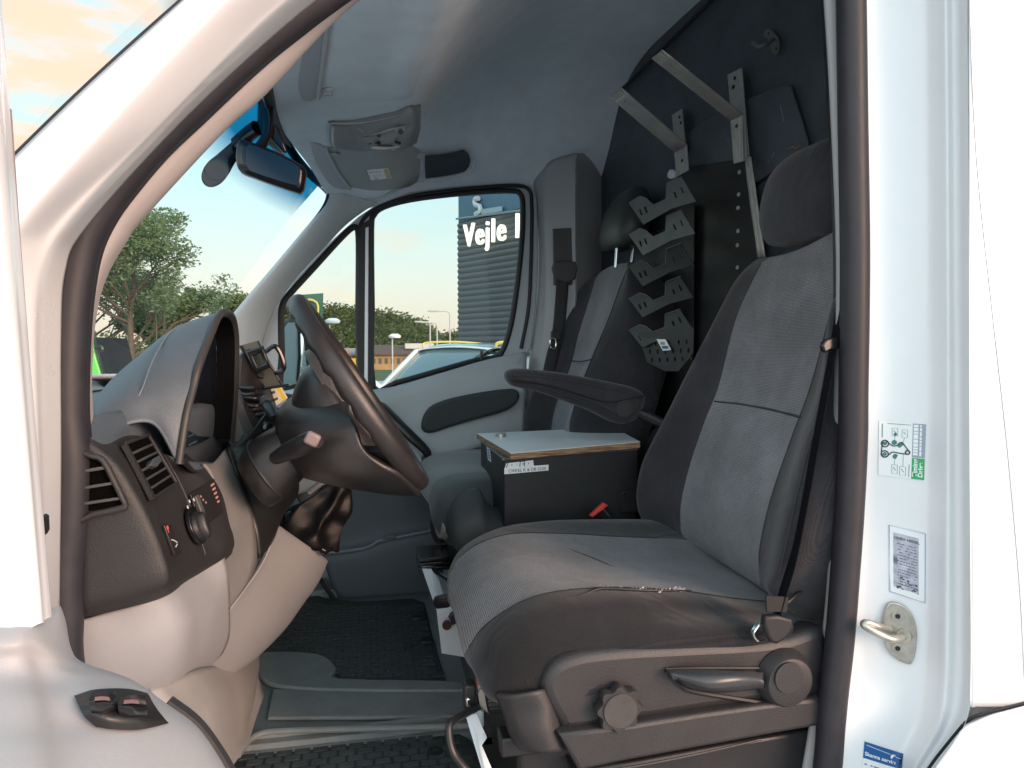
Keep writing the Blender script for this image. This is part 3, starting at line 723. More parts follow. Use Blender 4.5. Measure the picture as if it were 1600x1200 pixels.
def brk(t, tipL, tipR, botL, botR, upT, upB, ftT, ftB, armoff, holes, uholes):
    # arm
    A = (bk(*tipL, armoff)+bk(*tipR, armoff))/2; wA = (bk(*tipR, armoff)-bk(*tipL, armoff))/2
    B = (bk(*botL, .045)+bk(*botR, .045))/2; wB = (bk(*botR, .045)-bk(*botL, .045))/2
    n = (B-A).cross(wA).normalized(); n = n if n.dot(CAMP-A) > 0 else -n
    strip('arm', A, B, wA, wB, n, t)
    for h, s in holes:
        c = A.lerp(B, h)+wA.lerp(wB, h)*s+n*.003
        MB().cyl(c, n, .003, .001, 12).build('hole', RUBD, t)
    # notched tip
    mb = MB()
    for k in range(5):
        c = A+wA*(-.7+.35*k)+n*.0045
        mb.tube([c, c+(B-A)*.07], .0012, 5, sub=2)
    mb.build('tip_ribs', STEEL, t)
    # upright behind
    P = [bk(*p, .018) for p in upT+upB]
    plate('upright', [P], STEEL, .003, .0008, parent=t, tvec=BN)
    P = [bk(*p, .045) for p in ftT+ftB]
    pl = plate('foot', [P], STEEL, .004, .001, parent=t, tvec=BN)
    m1 = (P[0]+P[1])/2; m2 = (P[2]+P[3])/2
    for s in (-.5, 0, .5):
        MB().tube([m1+(P[1]-m1)*s+BN*.004, m2+(P[2]-m2)*s+BN*.004], .0018, 6, sub=2).build('rib', STEEL, t)
    for (px, py), oo in uholes:
        MB().cyl(bk(px, py, oo), BN, .0045, .0015, 12).build('hole', RUBD, t)
brk(br1, (1019, 90), (1035, 77), (1143, 188), (1162, 179), [(1138, 117), (1160, 106)], [(1172, 250), (1150, 254)], [(1143, 188), (1162, 179)], [(1162, 252), (1148, 256)], .30, [(.16, .1), (.10, -.2)], [((1151, 197), .050), ((1148, 122), .022), ((1146, 136), .022)])
brk(br2, (953, 150), (972, 137), (1055, 238), (1075, 226), [(1051, 180), (1067, 170)], [(1073, 240), (1057, 244)], [(1055, 238), (1074, 226)], [(1077, 266), (1059, 277)], .27, [(.14, 0), (.07, -.5)], [((1066, 251), .050), ((1062, 183), .022), ((1064, 192), .022)])
for k, lab in enumerate(()): pass
# tall steel rail carrying on below the larger bracket
rail = thing('steel_rail', 'tall thin bent steel rail running down the bulkhead to the driver backrest', 'rail', tuple(bk(1180, 330, .02)))
strip('channel', bk(1170, 245, .035), bk(1191, 402, .035), bk(1174, 245, .035)-bk(1170, 245, .035), bk(1197, 402, .035)-bk(1191, 402, .035), BN, rail, ribs=1)
MB().tube([bk(1163, 180, .03), bk(1166, 250, .03), bk(1174, 320, .03), bk(1186, 402, .03)], .003, 6).build('edge', STEEL, rail)
# coat hook
hk = thing('coat_hook', 'small bent metal hook screwed high on the bulkhead', 'hook', tuple(bk(1205, 65, .01)))
plate('hook_plate', [[bk(*p, .004) for p in [(1196, 50), (1203, 46), (1212, 52), (1218, 62), (1218, 78), (1213, 85), (1207, 80), (1206, 65), (1196, 58)]]], RACKG, .004, .001, curve=3, parent=hk, tvec=BN)
MB().tube([bk(1208, 62, .01), bk(1195, 70, .05), bk(1186, 73, .06), bk(1176, 67, .06)], .005, 8).build('hook_arm', RACKG, hk)
tuple(MB().cyl(bk(*p, .009), BN, .003, .001, 10).build('hole', RUBD, hk) for p in [(1201, 52), (1213, 76)])
# thumb of the white clip
MB().prism([bk(*p, .02) for p in [(1049, 270), (1053, 265), (1060, 268), (1060, 277), (1052, 280), (1048, 276)]], BN*.012, curve=3).build('white_clip', WHITEB, rail, bevel=.002)

# ---- notched perforated rack
rack = thing('notched_rack', 'dark steel rack of stepped notched plates standing between the seats', 'rack', tuple(px_(1040, 560, .80)))
def step_plate(dy, k, n, dim):
    # outline of one fork plate, px at plate 0
    O = [(983, 317), (1000, 306), (1010, 309), (1022, 320), (1041, 311), (1042, 286), (1066, 276), (1088, 315), (1050, 326), (1006, 351)]
    s = 1-.045*k
    def tp(p): 
        x = 983+(p[0]-983)*(1-.01*k); y = 317+(p[1]-317)*s+dy
        return x, y
    off = .13+.012*k
    slots = []
    for cx, cy in ((1002, 332), (1010, 328), (1056, 305), (1067, 298)):
        q = []
        for a in range(8):
            an = a*math.pi/4
            q.append(tp((cx+2.6*math.cos(an)+(1.6 if math.sin(an) > 0 else -1.2), cy+5.2*math.sin(an))))
        slots.append(q)
    low = []
    for cx, cy in ((1040, 324), (1049, 321), (1060, 318), (1071, 313)):
        low.append([tp((cx+2.2*math.cos(a*math.pi/3), cy+4*math.sin(a*math.pi/3))) for a in range(6)])
    P = [tp(p) for p in O]
    # plate leans: upper edge nearer the camera
    def B3(p): return bk(p[0], p[1], off+((317+dy)-p[1])*-.0006)
    o3 = [B3(p) for p in P]
    n3 = (o3[2]-o3[0]).cross(o3[8]-o3[0]).normalized()
    plate('fork_plate', [o3]+[[B3(p) for p in q] for q in slots], RACKG if k < 2 else SHEET, .0025, .0006, parent=rack, tvec=BN)  # lower plates take a darker steel, their shade put into the colour
for k, dy in enumerate((0, 50, 100, 150, 199)):
    step_plate(dy, k, 5, 1)
    if k > 1:
        MB().tube([bk(983+(p[0]-983)*(1-.01*k), 317+(p[1]-317)*(1-.045*k)+dy, .135+.012*k-(317-p[1])*-.0006) for p in [(983, 317), (1000, 306), (1010, 309), (1022, 320), (1041, 311), (1042, 286), (1066, 276)]], .0008, 5, lin=True).build('plate_edge_glint', RACKG, rack)  # pale tube drawn as light caught on the edges of the dark plates
mb = MB()
for k in range(5):
    for i in range(6):
        x_, y_ = 1012+i*7.5, 366+50*k-i*2.6
        mb.tube([bk(x_, y_, .034), bk(x_+3, y_+1.5, .034)], .0011, 5, sub=2)
mb.build('slot_edges', RACKG, rack)
# backbone sheet of the rack with rows of slots
pl = [(1020, 330), (1086, 320), (1084, 600), (1050, 640), (1005, 600), (1010, 352)]
plate('backbone', [[bk(*p, .03) for p in pl]], SHEET, .003, .0008, parent=rack, tvec=BN)
LO = [(1006, 545), (1030, 532), (1060, 520), (1084, 510), (1082, 560), (1060, 585), (1040, 578), (1010, 560)]
sl_ = []
for r in range(3):
    for k in range(6):
        cx, cy = 1014+k*12+r*3, 537-k*.5+r*13
        if r == 0 and 1 < k < 4: continue
        sl_.append([(cx+1.8*math.cos(a*math.pi/3), cy+4.0*math.sin(a*math.pi/3)) for a in range(6)])
plate('slotted_plate', [[bk(*p, .185) for p in [(998, 520), (1085, 512), (1084, 552), (1062, 580), (1040, 580), (1012, 566)]]]+[[bk(*p, .185) for p in q] for q in sl_], SHEET, .0025, .0005, parent=rack, tvec=BN)
q = qmap(bk(1026, 530, .192), bk(1040, 530, .192), bk(1049, 547, .192), bk(1036, 548, .192))
mb = MB(); qbox(mb, q, 0, 1, 0, 1, 0, .0006, 0); st = mb.build('maker_sticker', PAPER, rack)
text('print', 'FIXU', q(.12, .5, .001), q.ux, q.uy, .011, INK, st)
mb = MB(); qbox(mb, q, .15, .85, .6, .85, .0008, .0012); mb.build('printed_bar', PAPERB, st)
# ================================================================== PASSENGER DOOR
pd = thing('passenger_door', 'closed grey passenger door with window, seen across the cab', 'door', (.1, 1.75, .3))
YD = 1.72
W1 = [(583, 604), (581, 480), (580, 360), (584, 336), (600, 323), (640, 312), (700, 304), (760, 299), (800, 298), (812, 302), (817, 318), (816, 370), (809, 440), (799, 505), (787, 545), (775, 558), (745, 563), (680, 581), (620, 598)]
W2 = [(441, 618), (440, 560), (439, 500), (441, 478), (450, 462), (490, 418), (530, 374), (548, 357), (556, 355), (560, 362), (561, 400), (560, 500), (559, 606), (500, 614)]
frame_out = [(395, 640), (398, 560), (415, 500), (460, 436), (508, 384), (560, 338), (590, 318), (640, 300), (700, 292), (760, 287), (810, 285), (832, 290), (840, 310), (842, 400), (838, 480), (830, 545), (824, 552), (822, 640)]
plate('window_frame', [[(p[0], p[1], YD) for p in frame_out], [(p[0], p[1], YD) for p in W1], [(p[0], p[1], YD) for p in W2]], mat('door_frame_plastic', (.42, .46, .47), .55, noise=.04, nscale=12, bump=.2, bscale=500), .03, .008, curve=3, smooth_loops={1, 2}, parent=pd, tvec=(0, 1, 0))
mb = MB()
mb.tube([(p[0], p[1], YD+.004) for p in W1], .011, 8, 3, closed=True)
mb.build('window_seal', RUBD, pd)
mb = MB(); mb.tube([(p[0], p[1], YD+.004) for p in W2], .012, 8, 3, closed=True)
mb.build('window_seal', RUBD, pd)
# outer channel of the frame, a raised dark ring outside
MB().tube([(p[0], p[1], YD-.004) for p in [(560, 372), (566, 345), (590, 325), (640, 307), (700, 298), (760, 292), (805, 290), (826, 296), (831, 320), (830, 400), (826, 480), (814, 545)]], .007, 8).build('frame_seal', RUBD, pd)
# divider post: dark strip with pale reveal
MB().prism([(561, 352, YD-.008), (583, 340, YD-.008), (584, 606, YD-.008), (559, 608, YD-.008)], (0, .01, 0)).build('divider_rubber', RUBD, pd)
MB().prism([(571, 356, YD-.014), (576, 354, YD-.014), (575, 606, YD-.014), (569, 606, YD-.014)], (0, .006, 0)).build('divider_post', CHR if 0 else LAM, pd, bevel=.002)
MB().prism([(p[0], p[1], YD+.025) for p in W1], (0, .003, 0)).build('window_glass', GLASS, pd)
MB().prism([(p[0], p[1], YD+.025) for p in W2], (0, .003, 0)).build('window_glass', GLASS, pd)
# main panel
g = [[(390, 640, 1.66), (560, 612, 1.68), (620, 603, 1.69), (685, 584, 1.69), (745, 566, 1.69), (778, 558, 1.69), (822, 549, 1.69)],
     [(392, 660, 1.64), (560, 628, 1.655), (620, 617, 1.665), (685, 600, 1.665), (745, 585, 1.665), (785, 578, 1.665), (822, 571, 1.67)],
     [(400, 700, 1.64), (560, 660, 1.65), (620, 650, 1.66), (685, 632, 1.66), (745, 618, 1.655), (790, 608, 1.655), (821, 604, 1.66)],
     [(420, 740, 1.64), (545, 705, 1.64), (615, 692, 1.64), (685, 676, 1.64), (745, 655, 1.65), (790, 642, 1.655), (820, 640, 1.66)],
     [(440, 780, 1.64), (540, 750, 1.60), (610, 735, 1.58), (690, 715, 1.59), (745, 700, 1.61), (790, 690, 1.64), (819, 690, 1.66)]]
mb = MB(); mb.grid(g, 5, 5); mb.build('door_panel', DOORP, pd, solid=.01, off=1, auto=70)
g = [[(440, 740, 1.64), (540, 740, 1.64), (610, 730, 1.64), (690, 715, 1.64), (820, 690, 1.65)],
     [(470, 790, 1.66), (545, 790, 1.66), (610, 780, 1.66), (690, 770, 1.66), (820, 760, 1.66)],
     [(500, 862, 1.66), (548, 856, 1.66), (610, 838, 1.66), (690, 822, 1.66), (820, 800, 1.66)],
     [(503, 868, 1.60), (550, 862, 1.60), (612, 843, 1.60), (692, 827, 1.60), (820, 806, 1.60)],
     [(515, 905, 1.60), (560, 905, 1.60), (620, 895, 1.60), (700, 880, 1.60), (820, 860, 1.60)],
     [(532, 940, 1.62), (570, 942, 1.62), (625, 936, 1.62), (700, 925, 1.62), (820, 905, 1.62)]]
mb = MB(); mb.grid(g, 5, 5); mb.build('door_pocket', DOORD, pd, solid=.01, off=1, auto=60)
MB().tube([(503, 865, 1.597), (550, 860, 1.597), (575, 855, 1.597), (590, 846, 1.597), (604, 843, 1.597), (640, 836, 1.597), (700, 824, 1.597)], .006, 8).build('pocket_lip', mat('pocket_lip_plastic', (.20, .24, .26), .5), pd)
MB().prism([(598, 842, 1.60), (603, 835, 1.60), (617, 834, 1.60), (621, 841, 1.60)], (0, -.012, 0)).build('pocket_clip', DOORD, pd, bevel=.003)
MB().tube([(528, 943, 1.60), (570, 946, 1.60), (625, 940, 1.60), (700, 928, 1.60)], .007, 8).build('door_bottom_seal', RUBD, pd)
MB().tube([(440, 770, 1.60), (470, 850, 1.60), (500, 905, 1.60), (528, 943, 1.60)], .007, 8).build('door_bottom_seal', RUBD, pd)
# grip pad
GP = [(658, 668), (660, 652), (670, 636), (690, 626), (720, 618), (760, 611), (795, 607), (808, 611), (809, 622), (800, 634), (780, 644), (740, 655), (700, 667), (680, 674), (665, 675)]
plate('grip_recess', [[(p[0], p[1], 1.652) for p in GP]], mat('grip_pad', (.035, .042, .045), .8, bump=.4, bscale=500), .03, .013, curve=3, parent=pd, tvec=(0, -1, 0))
# pull handle: long dark bar rising forward
MB().tube([(560, 640, 1.60), (592, 634, 1.58), (610, 650, 1.56), (640, 680, 1.55), (668, 708, 1.56), (660, 720, 1.60)], [.016, .022, .024, .024, .02, .012], 12, flat=.7).build('pull_handle', BLK, pd)
# lock pin
MB().tube([(752, 563, 1.69), (752.5, 548, 1.69)], .0045, 10, sub=2).build('lock_pin', BLK, pd)
MB().cyl((806, 563, 1.688) and py_(806, 563, 1.668), (0, -1, 0), .012, .002, 20).build('screw_cap', DOORP, pd)
# outer skin of the door and black belt seal
MB().prism([V(-.55, 1.80, -.30), V(.64, 1.80, -.30), V(.64, 1.80, .78), V(.30, 1.80, .72), V(-.55, 1.80, .68)], (0, .04, 0)).build('door_skin', PAINT, pd, bevel=.01)
# exterior mirror
wm = MB().prism([(441, 612, 2.02), (441, 505, 2.02), (452, 494, 2.02), (474, 494, 2.02), (484, 515, 2.02), (490, 590, 2.02), (484, 600, 2.02)], (.02, .16, 0), curve=0).build('wing_mirror', BLK, pd, bevel=.012)
MB().prism([(443, 606, 2.012), (443, 515, 2.012), (450, 504, 2.012), (464, 504, 2.012), (474, 528, 2.012), (481, 585, 2.012), (478, 594, 2.012)], (0, .003, 0)).build('mirror_glass', MIRG, wm)
# far footwell wall behind / below
MB().prism([V(-.75, 1.70, -.02), V(-.28, 1.70, -.02), V(-.33, 1.70, .7), V(-.75, 1.70, .7)], (0, .03, 0)).build('footwell_wall', DOORD, van)
MB().prism([V(-.75, .1, -.3), V(-.75, 1.75, -.3), V(-.75, 1.75, .74), V(-.75, .1, .74)], (-.03, 0, 0)).build('fire_wall', RUBD, van)
# far sill under door
MB().prism([V(-.6, 1.62, -.3), V(1.0, 1.62, -.3), V(1.0, 1.62, .03), V(-.6, 1.62, .03)], (0, .12, 0)).build('far_sill', FLOOR, van, bevel=.01)
# van bonnet outside the windscreen
mb = MB(); mb.grid([[V(x, y, z-.10*abs((y-.9)/.9)**3) for y in (-.02, .2, .9, 1.6, 1.82)] for x, z in ((-.62, .80), (-.9, .765), (-1.25, .66), (-1.5, .5), (-1.6, .2))], 4, 4)
mb.build('bonnet', PAINT, van, solid=.01, off=-1, auto=70)

# ================================================================== DRIVER DOOR (open, foreground)
dd = thing('driver_door', 'open white driver door in the left foreground with window switches on its grey armrest', 'door', (-.36, -.05, .2))
# window frame post
F0 = [(-60, -120), (-40, 20), (-30, 150), (-20, 400), (-10, 700), (-6, 1000)]
F1 = [(-14, -120), (-2, 40), (8, 180), (24, 400), (48, 700), (70, 975)]
rows = [[(-140, a[1], -.34), (a[0], a[1], -.36), (b[0]-10, b[1], -.352), (b[0]-1, b[1], -.335), (b[0]-3, b[1], -.31), (-140, b[1], -.29)] for a, b in zip(F0, F1)]
mb = MB(); mb.grid(rows, 4, 6); mb.build('window_frame', PAINT, dd, auto=70)
MB().tube([(10, 170, -.312), (26, 400, -.312), (50, 700, -.312), (72, 965, -.312)], .003, 6).build('frame_seal', mat('pink_grey_seal', (.3, .24, .23), .6), dd)
# rounded frame cap behind, small black catch
MB().prism([(52, 812, -.30), (57, 815, -.30), (58, 838, -.30), (54, 845, -.30)], (0, .02, 0)).build('frame_catch', RUBD, dd)
# door trim : top roll, side face, armrest bulge
DT = mat('door_trim_light', (.33, .335, .345), .5, noise=.03, nscale=12, bump=.2, bscale=600)
ys = [(964, 960, 948, 948), ]
rows = [
 [(-160, 972, -.33), (0, 968, -.33), (50, 962, -.325), (75, 952, -.31), (92, 946, -.30), (97, 952, -.28)],
 [(-160, 985, -.36), (0, 980, -.36), (45, 978, -.355), (78, 975, -.335), (98, 965, -.31), (103, 972, -.28)],
 [(-160, 1010, -.38), (0, 1005, -.375), (50, 1002, -.365), (85, 1010, -.345), (108, 1015, -.315), (112, 1015, -.28)],
 [(-160, 1035, -.38), (10, 1030, -.375), (60, 1032, -.36), (100, 1040, -.345), (126, 1037, -.32), (132, 1036, -.28)],
 [(-160, 1060, -.39), (20, 1058, -.38), (72, 1062, -.365), (130, 1056, -.35), (200, 1064, -.32), (204, 1061, -.28)],
 [(-160, 1095, -.40), (25, 1092, -.40), (85, 1095, -.385), (165, 1086, -.37), (256, 1101, -.33), (261, 1100, -.28)],
 [(-160, 1135, -.42), (30, 1135, -.42), (98, 1135, -.40), (200, 1128, -.385), (298, 1133, -.34), (303, 1132, -.28)],
 [(-160, 1175, -.44), (35, 1175, -.44), (108, 1175, -.42), (220, 1170, -.40), (328, 1174, -.35), (334, 1173, -.28)],
 [(-160, 1230, -.46), (40, 1230, -.46), (120, 1230, -.44), (235, 1230, -.42), (358, 1230, -.36), (364, 1229, -.28)],
 [(-160, 1330, -.48), (50, 1330, -.48), (150, 1330, -.46), (270, 1330, -.44), (398, 1330, -.37), (404, 1329, -.28)]]
mb = MB(); mb.grid(rows, 6, 6); dt_ = mb.build('door_trim', DT, dd, auto=70)
HT = hitter(dt_)
MB().tube([(262, 1098, -.27), (304, 1130, -.27), (336, 1171, -.27), (368, 1226, -.27), (402, 1300, -.27)], .006, 8).build('trim_seal', RUBD, dd)
# switch block
sq = [(115, 1086), (135, 1076), (200, 1074), (228, 1082), (262, 1128), (258, 1133), (215, 1140), (160, 1138), (140, 1130)]
def dY(px, py): return -.372-(py-1080)*.0004+(px-115)*.0001
def HR(px, py, o=0): return HT(px, py)-ray(px, py).normalized()*o
mb = MB(); mb.grid([[HR(116, 1087, .004), HR(150, 1077, .006), HR(200, 1076, .006), HR(231, 1083, .004)], [HR(122, 1100, .008), HR(158, 1100, .014), HR(210, 1100, .014), HR(243, 1104, .008)], [HR(132, 1120, .008), HR(165, 1121, .014), HR(215, 1122, .014), HR(256, 1121, .008)], [HR(150, 1136, .004), HR(180, 1140, .004), HR(220, 1140, .004), HR(264, 1130, .004)]], 5, 4)
sw = mb.build('window_switch_panel', BLK, dd, auto=60)
for i, (x0, x1) in enumerate(((140, 181), (184, 228))):
    k = 5*i
    xm = (x0+x1)/2
    g = [[HR(x0+3, 1083+k, .008), HR(xm, 1080+k, .008), HR(x1-1, 1082+k, .022)], [HR(x0, 1092+k, .022), HR(xm, 1089+k, .024), HR(x1, 1091+k, .022)], [HR(x0, 1099+k, .030), HR(xm, 1097+k, .032), HR(x1+1, 1098+k, .030)], [HR(x0+3, 1113+k, .014), HR(xm, 1112+k, .020), HR(x1+3, 1112+k, .014)], [HR(x0+5, 1118+k, .008), HR(xm, 1118+k, .008), HR(x1+4, 1117+k, .008)]]
    mb = MB(); mb.grid(g, 4, 4); mb.build('window_switch', BLKG, sw, auto=60)
    mb = MB(); mb.grid([[HR(xm-12, 1089+k, .0285), HR(xm, 1088+k, .0295), HR(xm+10, 1089+k, .0285)], [HR(xm-13, 1095+k, .0345), HR(xm, 1094+k, .0355), HR(xm+12, 1095+k, .0345)]], 3, 2); mb.build('switch_icon', PINKM, sw)
# body of the door behind, so that it is a solid thing
MB().prism([V(-.46, -.03, -.25), V(-.40, -.62, -.25), V(-.40, -.62, .62), V(-.46, -.03, .62)], (-.10, 0, 0)).build('door_shell', PAINT, dd, bevel=.02)

# ================================================================== DASHBOARD
da = thing('dashboard', 'black and warm grey van dashboard with round instrument hood at the left', 'dashboard', (-.4, .8, .3))
rows = [
 [(112, 668, .125), (146, 650, .18), (205, 640, .27), (240, 653, .32), (264, 680, .35), (282, 716, .36), (330, 722, .46)],
 [(112, 684, .115), (140, 685, .125), (166, 694, .145), (202, 680, .23), (238, 690, .30), (290, 733, .345), (334, 728, .44)],
 [(112, 725, .115), (174, 722, .117), (192, 722, .145), (210, 717, .195), (255, 722, .30), (318, 745, .36), (341, 752, .42)],
 [(112, 770, .115), (200, 766, .117), (217, 763, .145), (235, 757, .195), (280, 758, .30), (330, 768, .36), (350, 775, .41)],
 [(112, 810, .115), (221, 808, .117), (237, 806, .145), (254, 801, .195), (300, 800, .30), (343, 805, .36), (358, 808, .40)],
 [(112, 870, .115), (241, 861, .117), (256, 858, .145), (273, 853, .195), (318, 850, .30), (352, 848, .35), (366, 846, .39)],
 [(112, 945, .115), (251, 912, .118), (266, 906, .148), (282, 900, .197), (322, 882, .30), (350, 868, .35), (364, 858, .39)],
 [(112, 970, .135), (222, 944, .14), (262, 930, .17), (288, 912, .24), (318, 895, .31), (348, 878, .36), (362, 866, .40)]]
mb = MB(); mb.grid(rows, 5, 5, mf=lambda i, j: 1 if (i < 1 or (i < 2 and j < 2 and i < 1.0)) else 0); de_ = mb.build('dash_end', [DASH, DASHT], da, solid=.01, off=-1, auto=70)  # top row takes the bluish plastic to stand for sky light on it
HD = hitter(de_)
HOLE = mat('vent_void', (.002, .002, .002), .9, spec=.05)
# seam line of face panel
mb = MB(); mb.tube([HD(*p, .0008) for p in [(243, 692), (262, 722), (285, 765), (305, 820), (320, 866)]], .0012, 5)
mb.build('panel_seam', DASHG, da)
# end vent (side window demister)
q = qmap((128, 712, .110), (172, 712, .110), (202, 792, .108), (128, 806, .108))
ev = plate('air_vent', [[HD(p[0], p[1], .003) for p in [(118, 708), (150, 708), (168, 716), (184, 745), (201, 780), (203, 790), (196, 797), (150, 806), (118, 812)]], [HD(p[0], p[1], .003) for p in [(120, 716), (148, 716), (161, 722), (175, 748), (191, 780), (191, 787), (150, 796), (120, 802)]]], DASH, .010, .004, curve=2, parent=da, tvec=(0, -1, 0))
vh = MB(); vh.grid([[HD(118, 716, .0012), HD(140, 716, .0012), HD(161, 722, .0012)], [HD(118, 745, .0012), HD(148, 745, .0012), HD(174, 746, .0012)], [HD(118, 775, .0012), HD(155, 772, .0012), HD(188, 772, .0012)], [HD(118, 800, .0012), HD(155, 796, .0012), HD(190, 788, .0012)]], 4, 4); vh.build('vent_hole', HOLE, ev)
for a, b in (((112, 735), (172, 728)), ((112, 761), (183, 751)), ((112, 785), (194, 775))):
    MB().prism([HD(a[0]+6, a[1], .010), HD(b[0], b[1], .010), HD(b[0]+2, b[1]+4, .009), HD(a[0]+6, a[1]+5, .009)], (0, .006, 0)).build('slat', DASHG, ev, bevel=.001)
# face vent
q = qmap(HD(183, 699, .006), HD(222, 683, .006), HD(267, 760, .006), HD(228, 785, .006))
v1 = MB(); 
for a in ((0, 1, 0, .04), (0, 1, .96, 1), (0, .04, 0, 1), (.94, 1.0, 0, 1)): qbox(v1, q, a[0], a[1], a[2], a[3], -.002, .007)
fv = v1.build('air_vent', DASH, da, bevel=.0015)
mb = MB(); qbox(mb, q, .03, .96, .03, .97, -.001, .0035); mb.build('vent_hole', HOLE, fv)
for k in range(1, 6):
    mb = MB(); u = .04+k*.158
    A = [q(.04, u-.012, .0062), q(.95, u-.03, .0062), q(.95, u+.012, .0045), q(.04, u+.028, .0045)]
    mb.hexa(A, [p-q.n*.004 for p in A]); mb.build('slat', DASHG, fv, bevel=.0008)
mb = MB(); A = [q(.30, .50, .010), q(.42, .43, .014), q(.72, .42, .014), (q(.86, .47, .006)), q(.70, .53, .012), q(.45, .58, .012)]
mb.hexa(A, [p-q.n*.012 for p in A]); mb.build('vent_tab', mat('vent_tab_plastic', (.06, .07, .08), .4), fv, bevel=.002)
# headlight switch
q = qmap(HD(242, 790, .007), HD(298, 776, .007), HD(323, 858, .007), HD(264, 878, .007))
ls = thing_ = MB().cyl(q(.80, .52, -.004), q.n, .030, .006, 36).build('light_switch', BLKG, da, bevel=.001)
kn = MB(); c = q(.80, .56, .002)
kn.cyl(c, q.n, .023, .005, 32, r2=.021); 
ax = (q.uy*.97+q.ux*-.12).normalized(); sd = q.n.cross(ax)
kn.loft([[c+q.n*h+ax*(s*L)+sd*(t*W) for s, t in ((-1, 0), (-.7, .7), (0, 1), (.7, .7), (1, 0), (.7, -.7), (0, -1), (-.7, -.7))] for h, L, W in ((.004, .021, .010), (.011, .020, .008), (.014, .016, .005))], 3, 3)
kn.build('knob', BLK, ls, auto=45)
for k, (u, v) in enumerate(((.62, .12), (.72, .03), (.86, .02), (.98, .10), (1.08, .36))):
    MB().cyl(q(u, v+.06, .003), q.n, .0028, .0006, 8).build('icon', PINKM if k == 3 else ICON, ls)
# small P symbol key
q2 = qmap(HD(251, 822, .002), HD(262, 820, .002), HD(279, 866, .002), HD(268, 869, .002))
mb = MB(); qbox(mb, q2, 0, 1, 0, 1, -.001, .003); pk = mb.build('leveling_button', BLK, da, bevel=.001)
text('icon', 'P', q2(.1, .28, .0035), q2.ux+q2.uy*.3, q2.uy, .014, mat('red_icon', (.8, .15, .12), .5), pk)
MB().tube([q2(.2, .5, .0035), q2(.8, .62, .0035), q2(.4, .75, .0035)], .0008, 5, sub=2).build('icon', ICON, pk)
# dimmer / display block
q3 = qmap(HD(292, 774, .004), HD(330, 750, .004), HD(345, 800, .004), HD(312, 828, .004))
mb = MB(); qbox(mb, q3, 0, 1, 0, 1, -.002, .002); bl = mb.build('switch_block', BLK, da, bevel=.001)
mb = MB(); qbox(mb, q3, .02, .16, .1, .92, .001, .008); mb.build('dimmer_wheel', DASHG, bl, bevel=.002)
for (u, v) in ((.30, .22), (.34, .34), (.40, .45)):
    MB().cyl(q3(u, v, .0022), q3.n, .002, .0006, 8).build('icon', PINKM, bl)
for j in range(5):
    mb = MB(); qbox(mb, q3, .78+.01*j, .92, .10+.13*j, .16+.13*j, .002, .0028); mb.build('icon', PINKM, bl)
# instrument hood -----------------------------------------------------
hr = [
 [(277, 723, .27), (240, 662, .25), (170, 668, .22)],
 [(290, 655, .285), (225, 612, .27), (143, 642, .25)],
 [(312, 568, .33), (238, 566, .33), (170, 597, .33)],
 [(335, 508, .40), (265, 523, .40), (226, 548, .40)],
 [(350, 485, .47), (297, 502, .47), (266, 519, .47)],
 [(363, 493, .55), (345, 499, .56), (320, 512, .57)],
 [(370, 540, .61), (360, 544, .62), (345, 552, .63)],
 [(364, 690, .62), (356, 690, .63), (342, 690, .64)]]
mb = MB(); mb.grid(hr, 8, 8)
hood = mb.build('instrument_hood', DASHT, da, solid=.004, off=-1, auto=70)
MB().tube([(205, 642, .262), (223, 605, .27), (240, 560, .325), (262, 524, .398), (280, 509, .44)], .0012, 6).build('hood_seam', mat('pale_seam', (.14, .17, .19), .5), hood)
rim = [(279, 725, .27), (290, 655, .285), (302, 605, .31), (312, 568, .33), (335, 508, .40), (343, 492, .44), (351, 487, .475), (360, 491, .53), (366, 506, .58), (369, 540, .61), (367, 620, .62), (361, 690, .62)]
cc = py_(330, 620, .45)
mb = MB(); mb.tube(rim, .0062, 10, 6, up=(.94, -.3, .15)); 
rimi = [toV(p) for p in rim]
rimi2 = [p+(cc-p).normalized()*.010+V(.0, 0, 0) for p in rimi]
mb.grid([[a+V(.002, 0, 0), a.lerp(b, .5)+V(.004, 0, 0), b+V(0, 0, 0)] for a, b in zip(rimi, rimi2)], 3, 6)
mb.build('hood_rim', mat('hood_rim_plastic', (.04, .038, .038), .5), hood, auto=70)
# dark interior of the hood
deep = [p+(cc-p)*.10+V(-.030, .002, 0) for p in rimi2]
mb = MB(); mb.grid([[b, b.lerp(d, .5), d] for b, d in zip(rimi2, deep)], 4, 6); mb.build('hood_lining', mat('hood_lining_plastic', (.003, .003, .004), .8, spec=.08, bump=.2, bscale=400), hood, auto=70)
ctr = sum(deep, Vector())/len(deep)
mb = MB(); mb.grid([[d, d.lerp(ctr, .5)+V(-.022, 0, 0), ctr.lerp(d, .12)+V(-.03, 0, 0)] for d in deep+[deep[0]]], 4, 3)
mb.build('instrument_face', mat('instrument_face', (.006, .008, .013), .3, spec=.4, bump=.15, bscale=300), hood, auto=80)
# hood floor sliding to the dash
mb = MB(); mb.grid([[(283, 724, .28), (300, 738, .33), (318, 742, .40), (340, 728, .50), (362, 696, .61)], [px_(292, 700, -.36), px_(305, 712, -.36), px_(320, 715, -.36), px_(338, 705, -.36), px_(352, 682, -.36)]], 5, 3); mb.build('hood_floor', BLK, hood, solid=.003, auto=70)
for a, b in (((292, 684), (300, 678)), ((293, 697), (302, 690))):
    MB().tube([px_(a[0], a[1], -.30), px_(b[0]+4, b[1], -.295)], .0022, 6, sub=2).build('slot_mark', BLKG, hood)
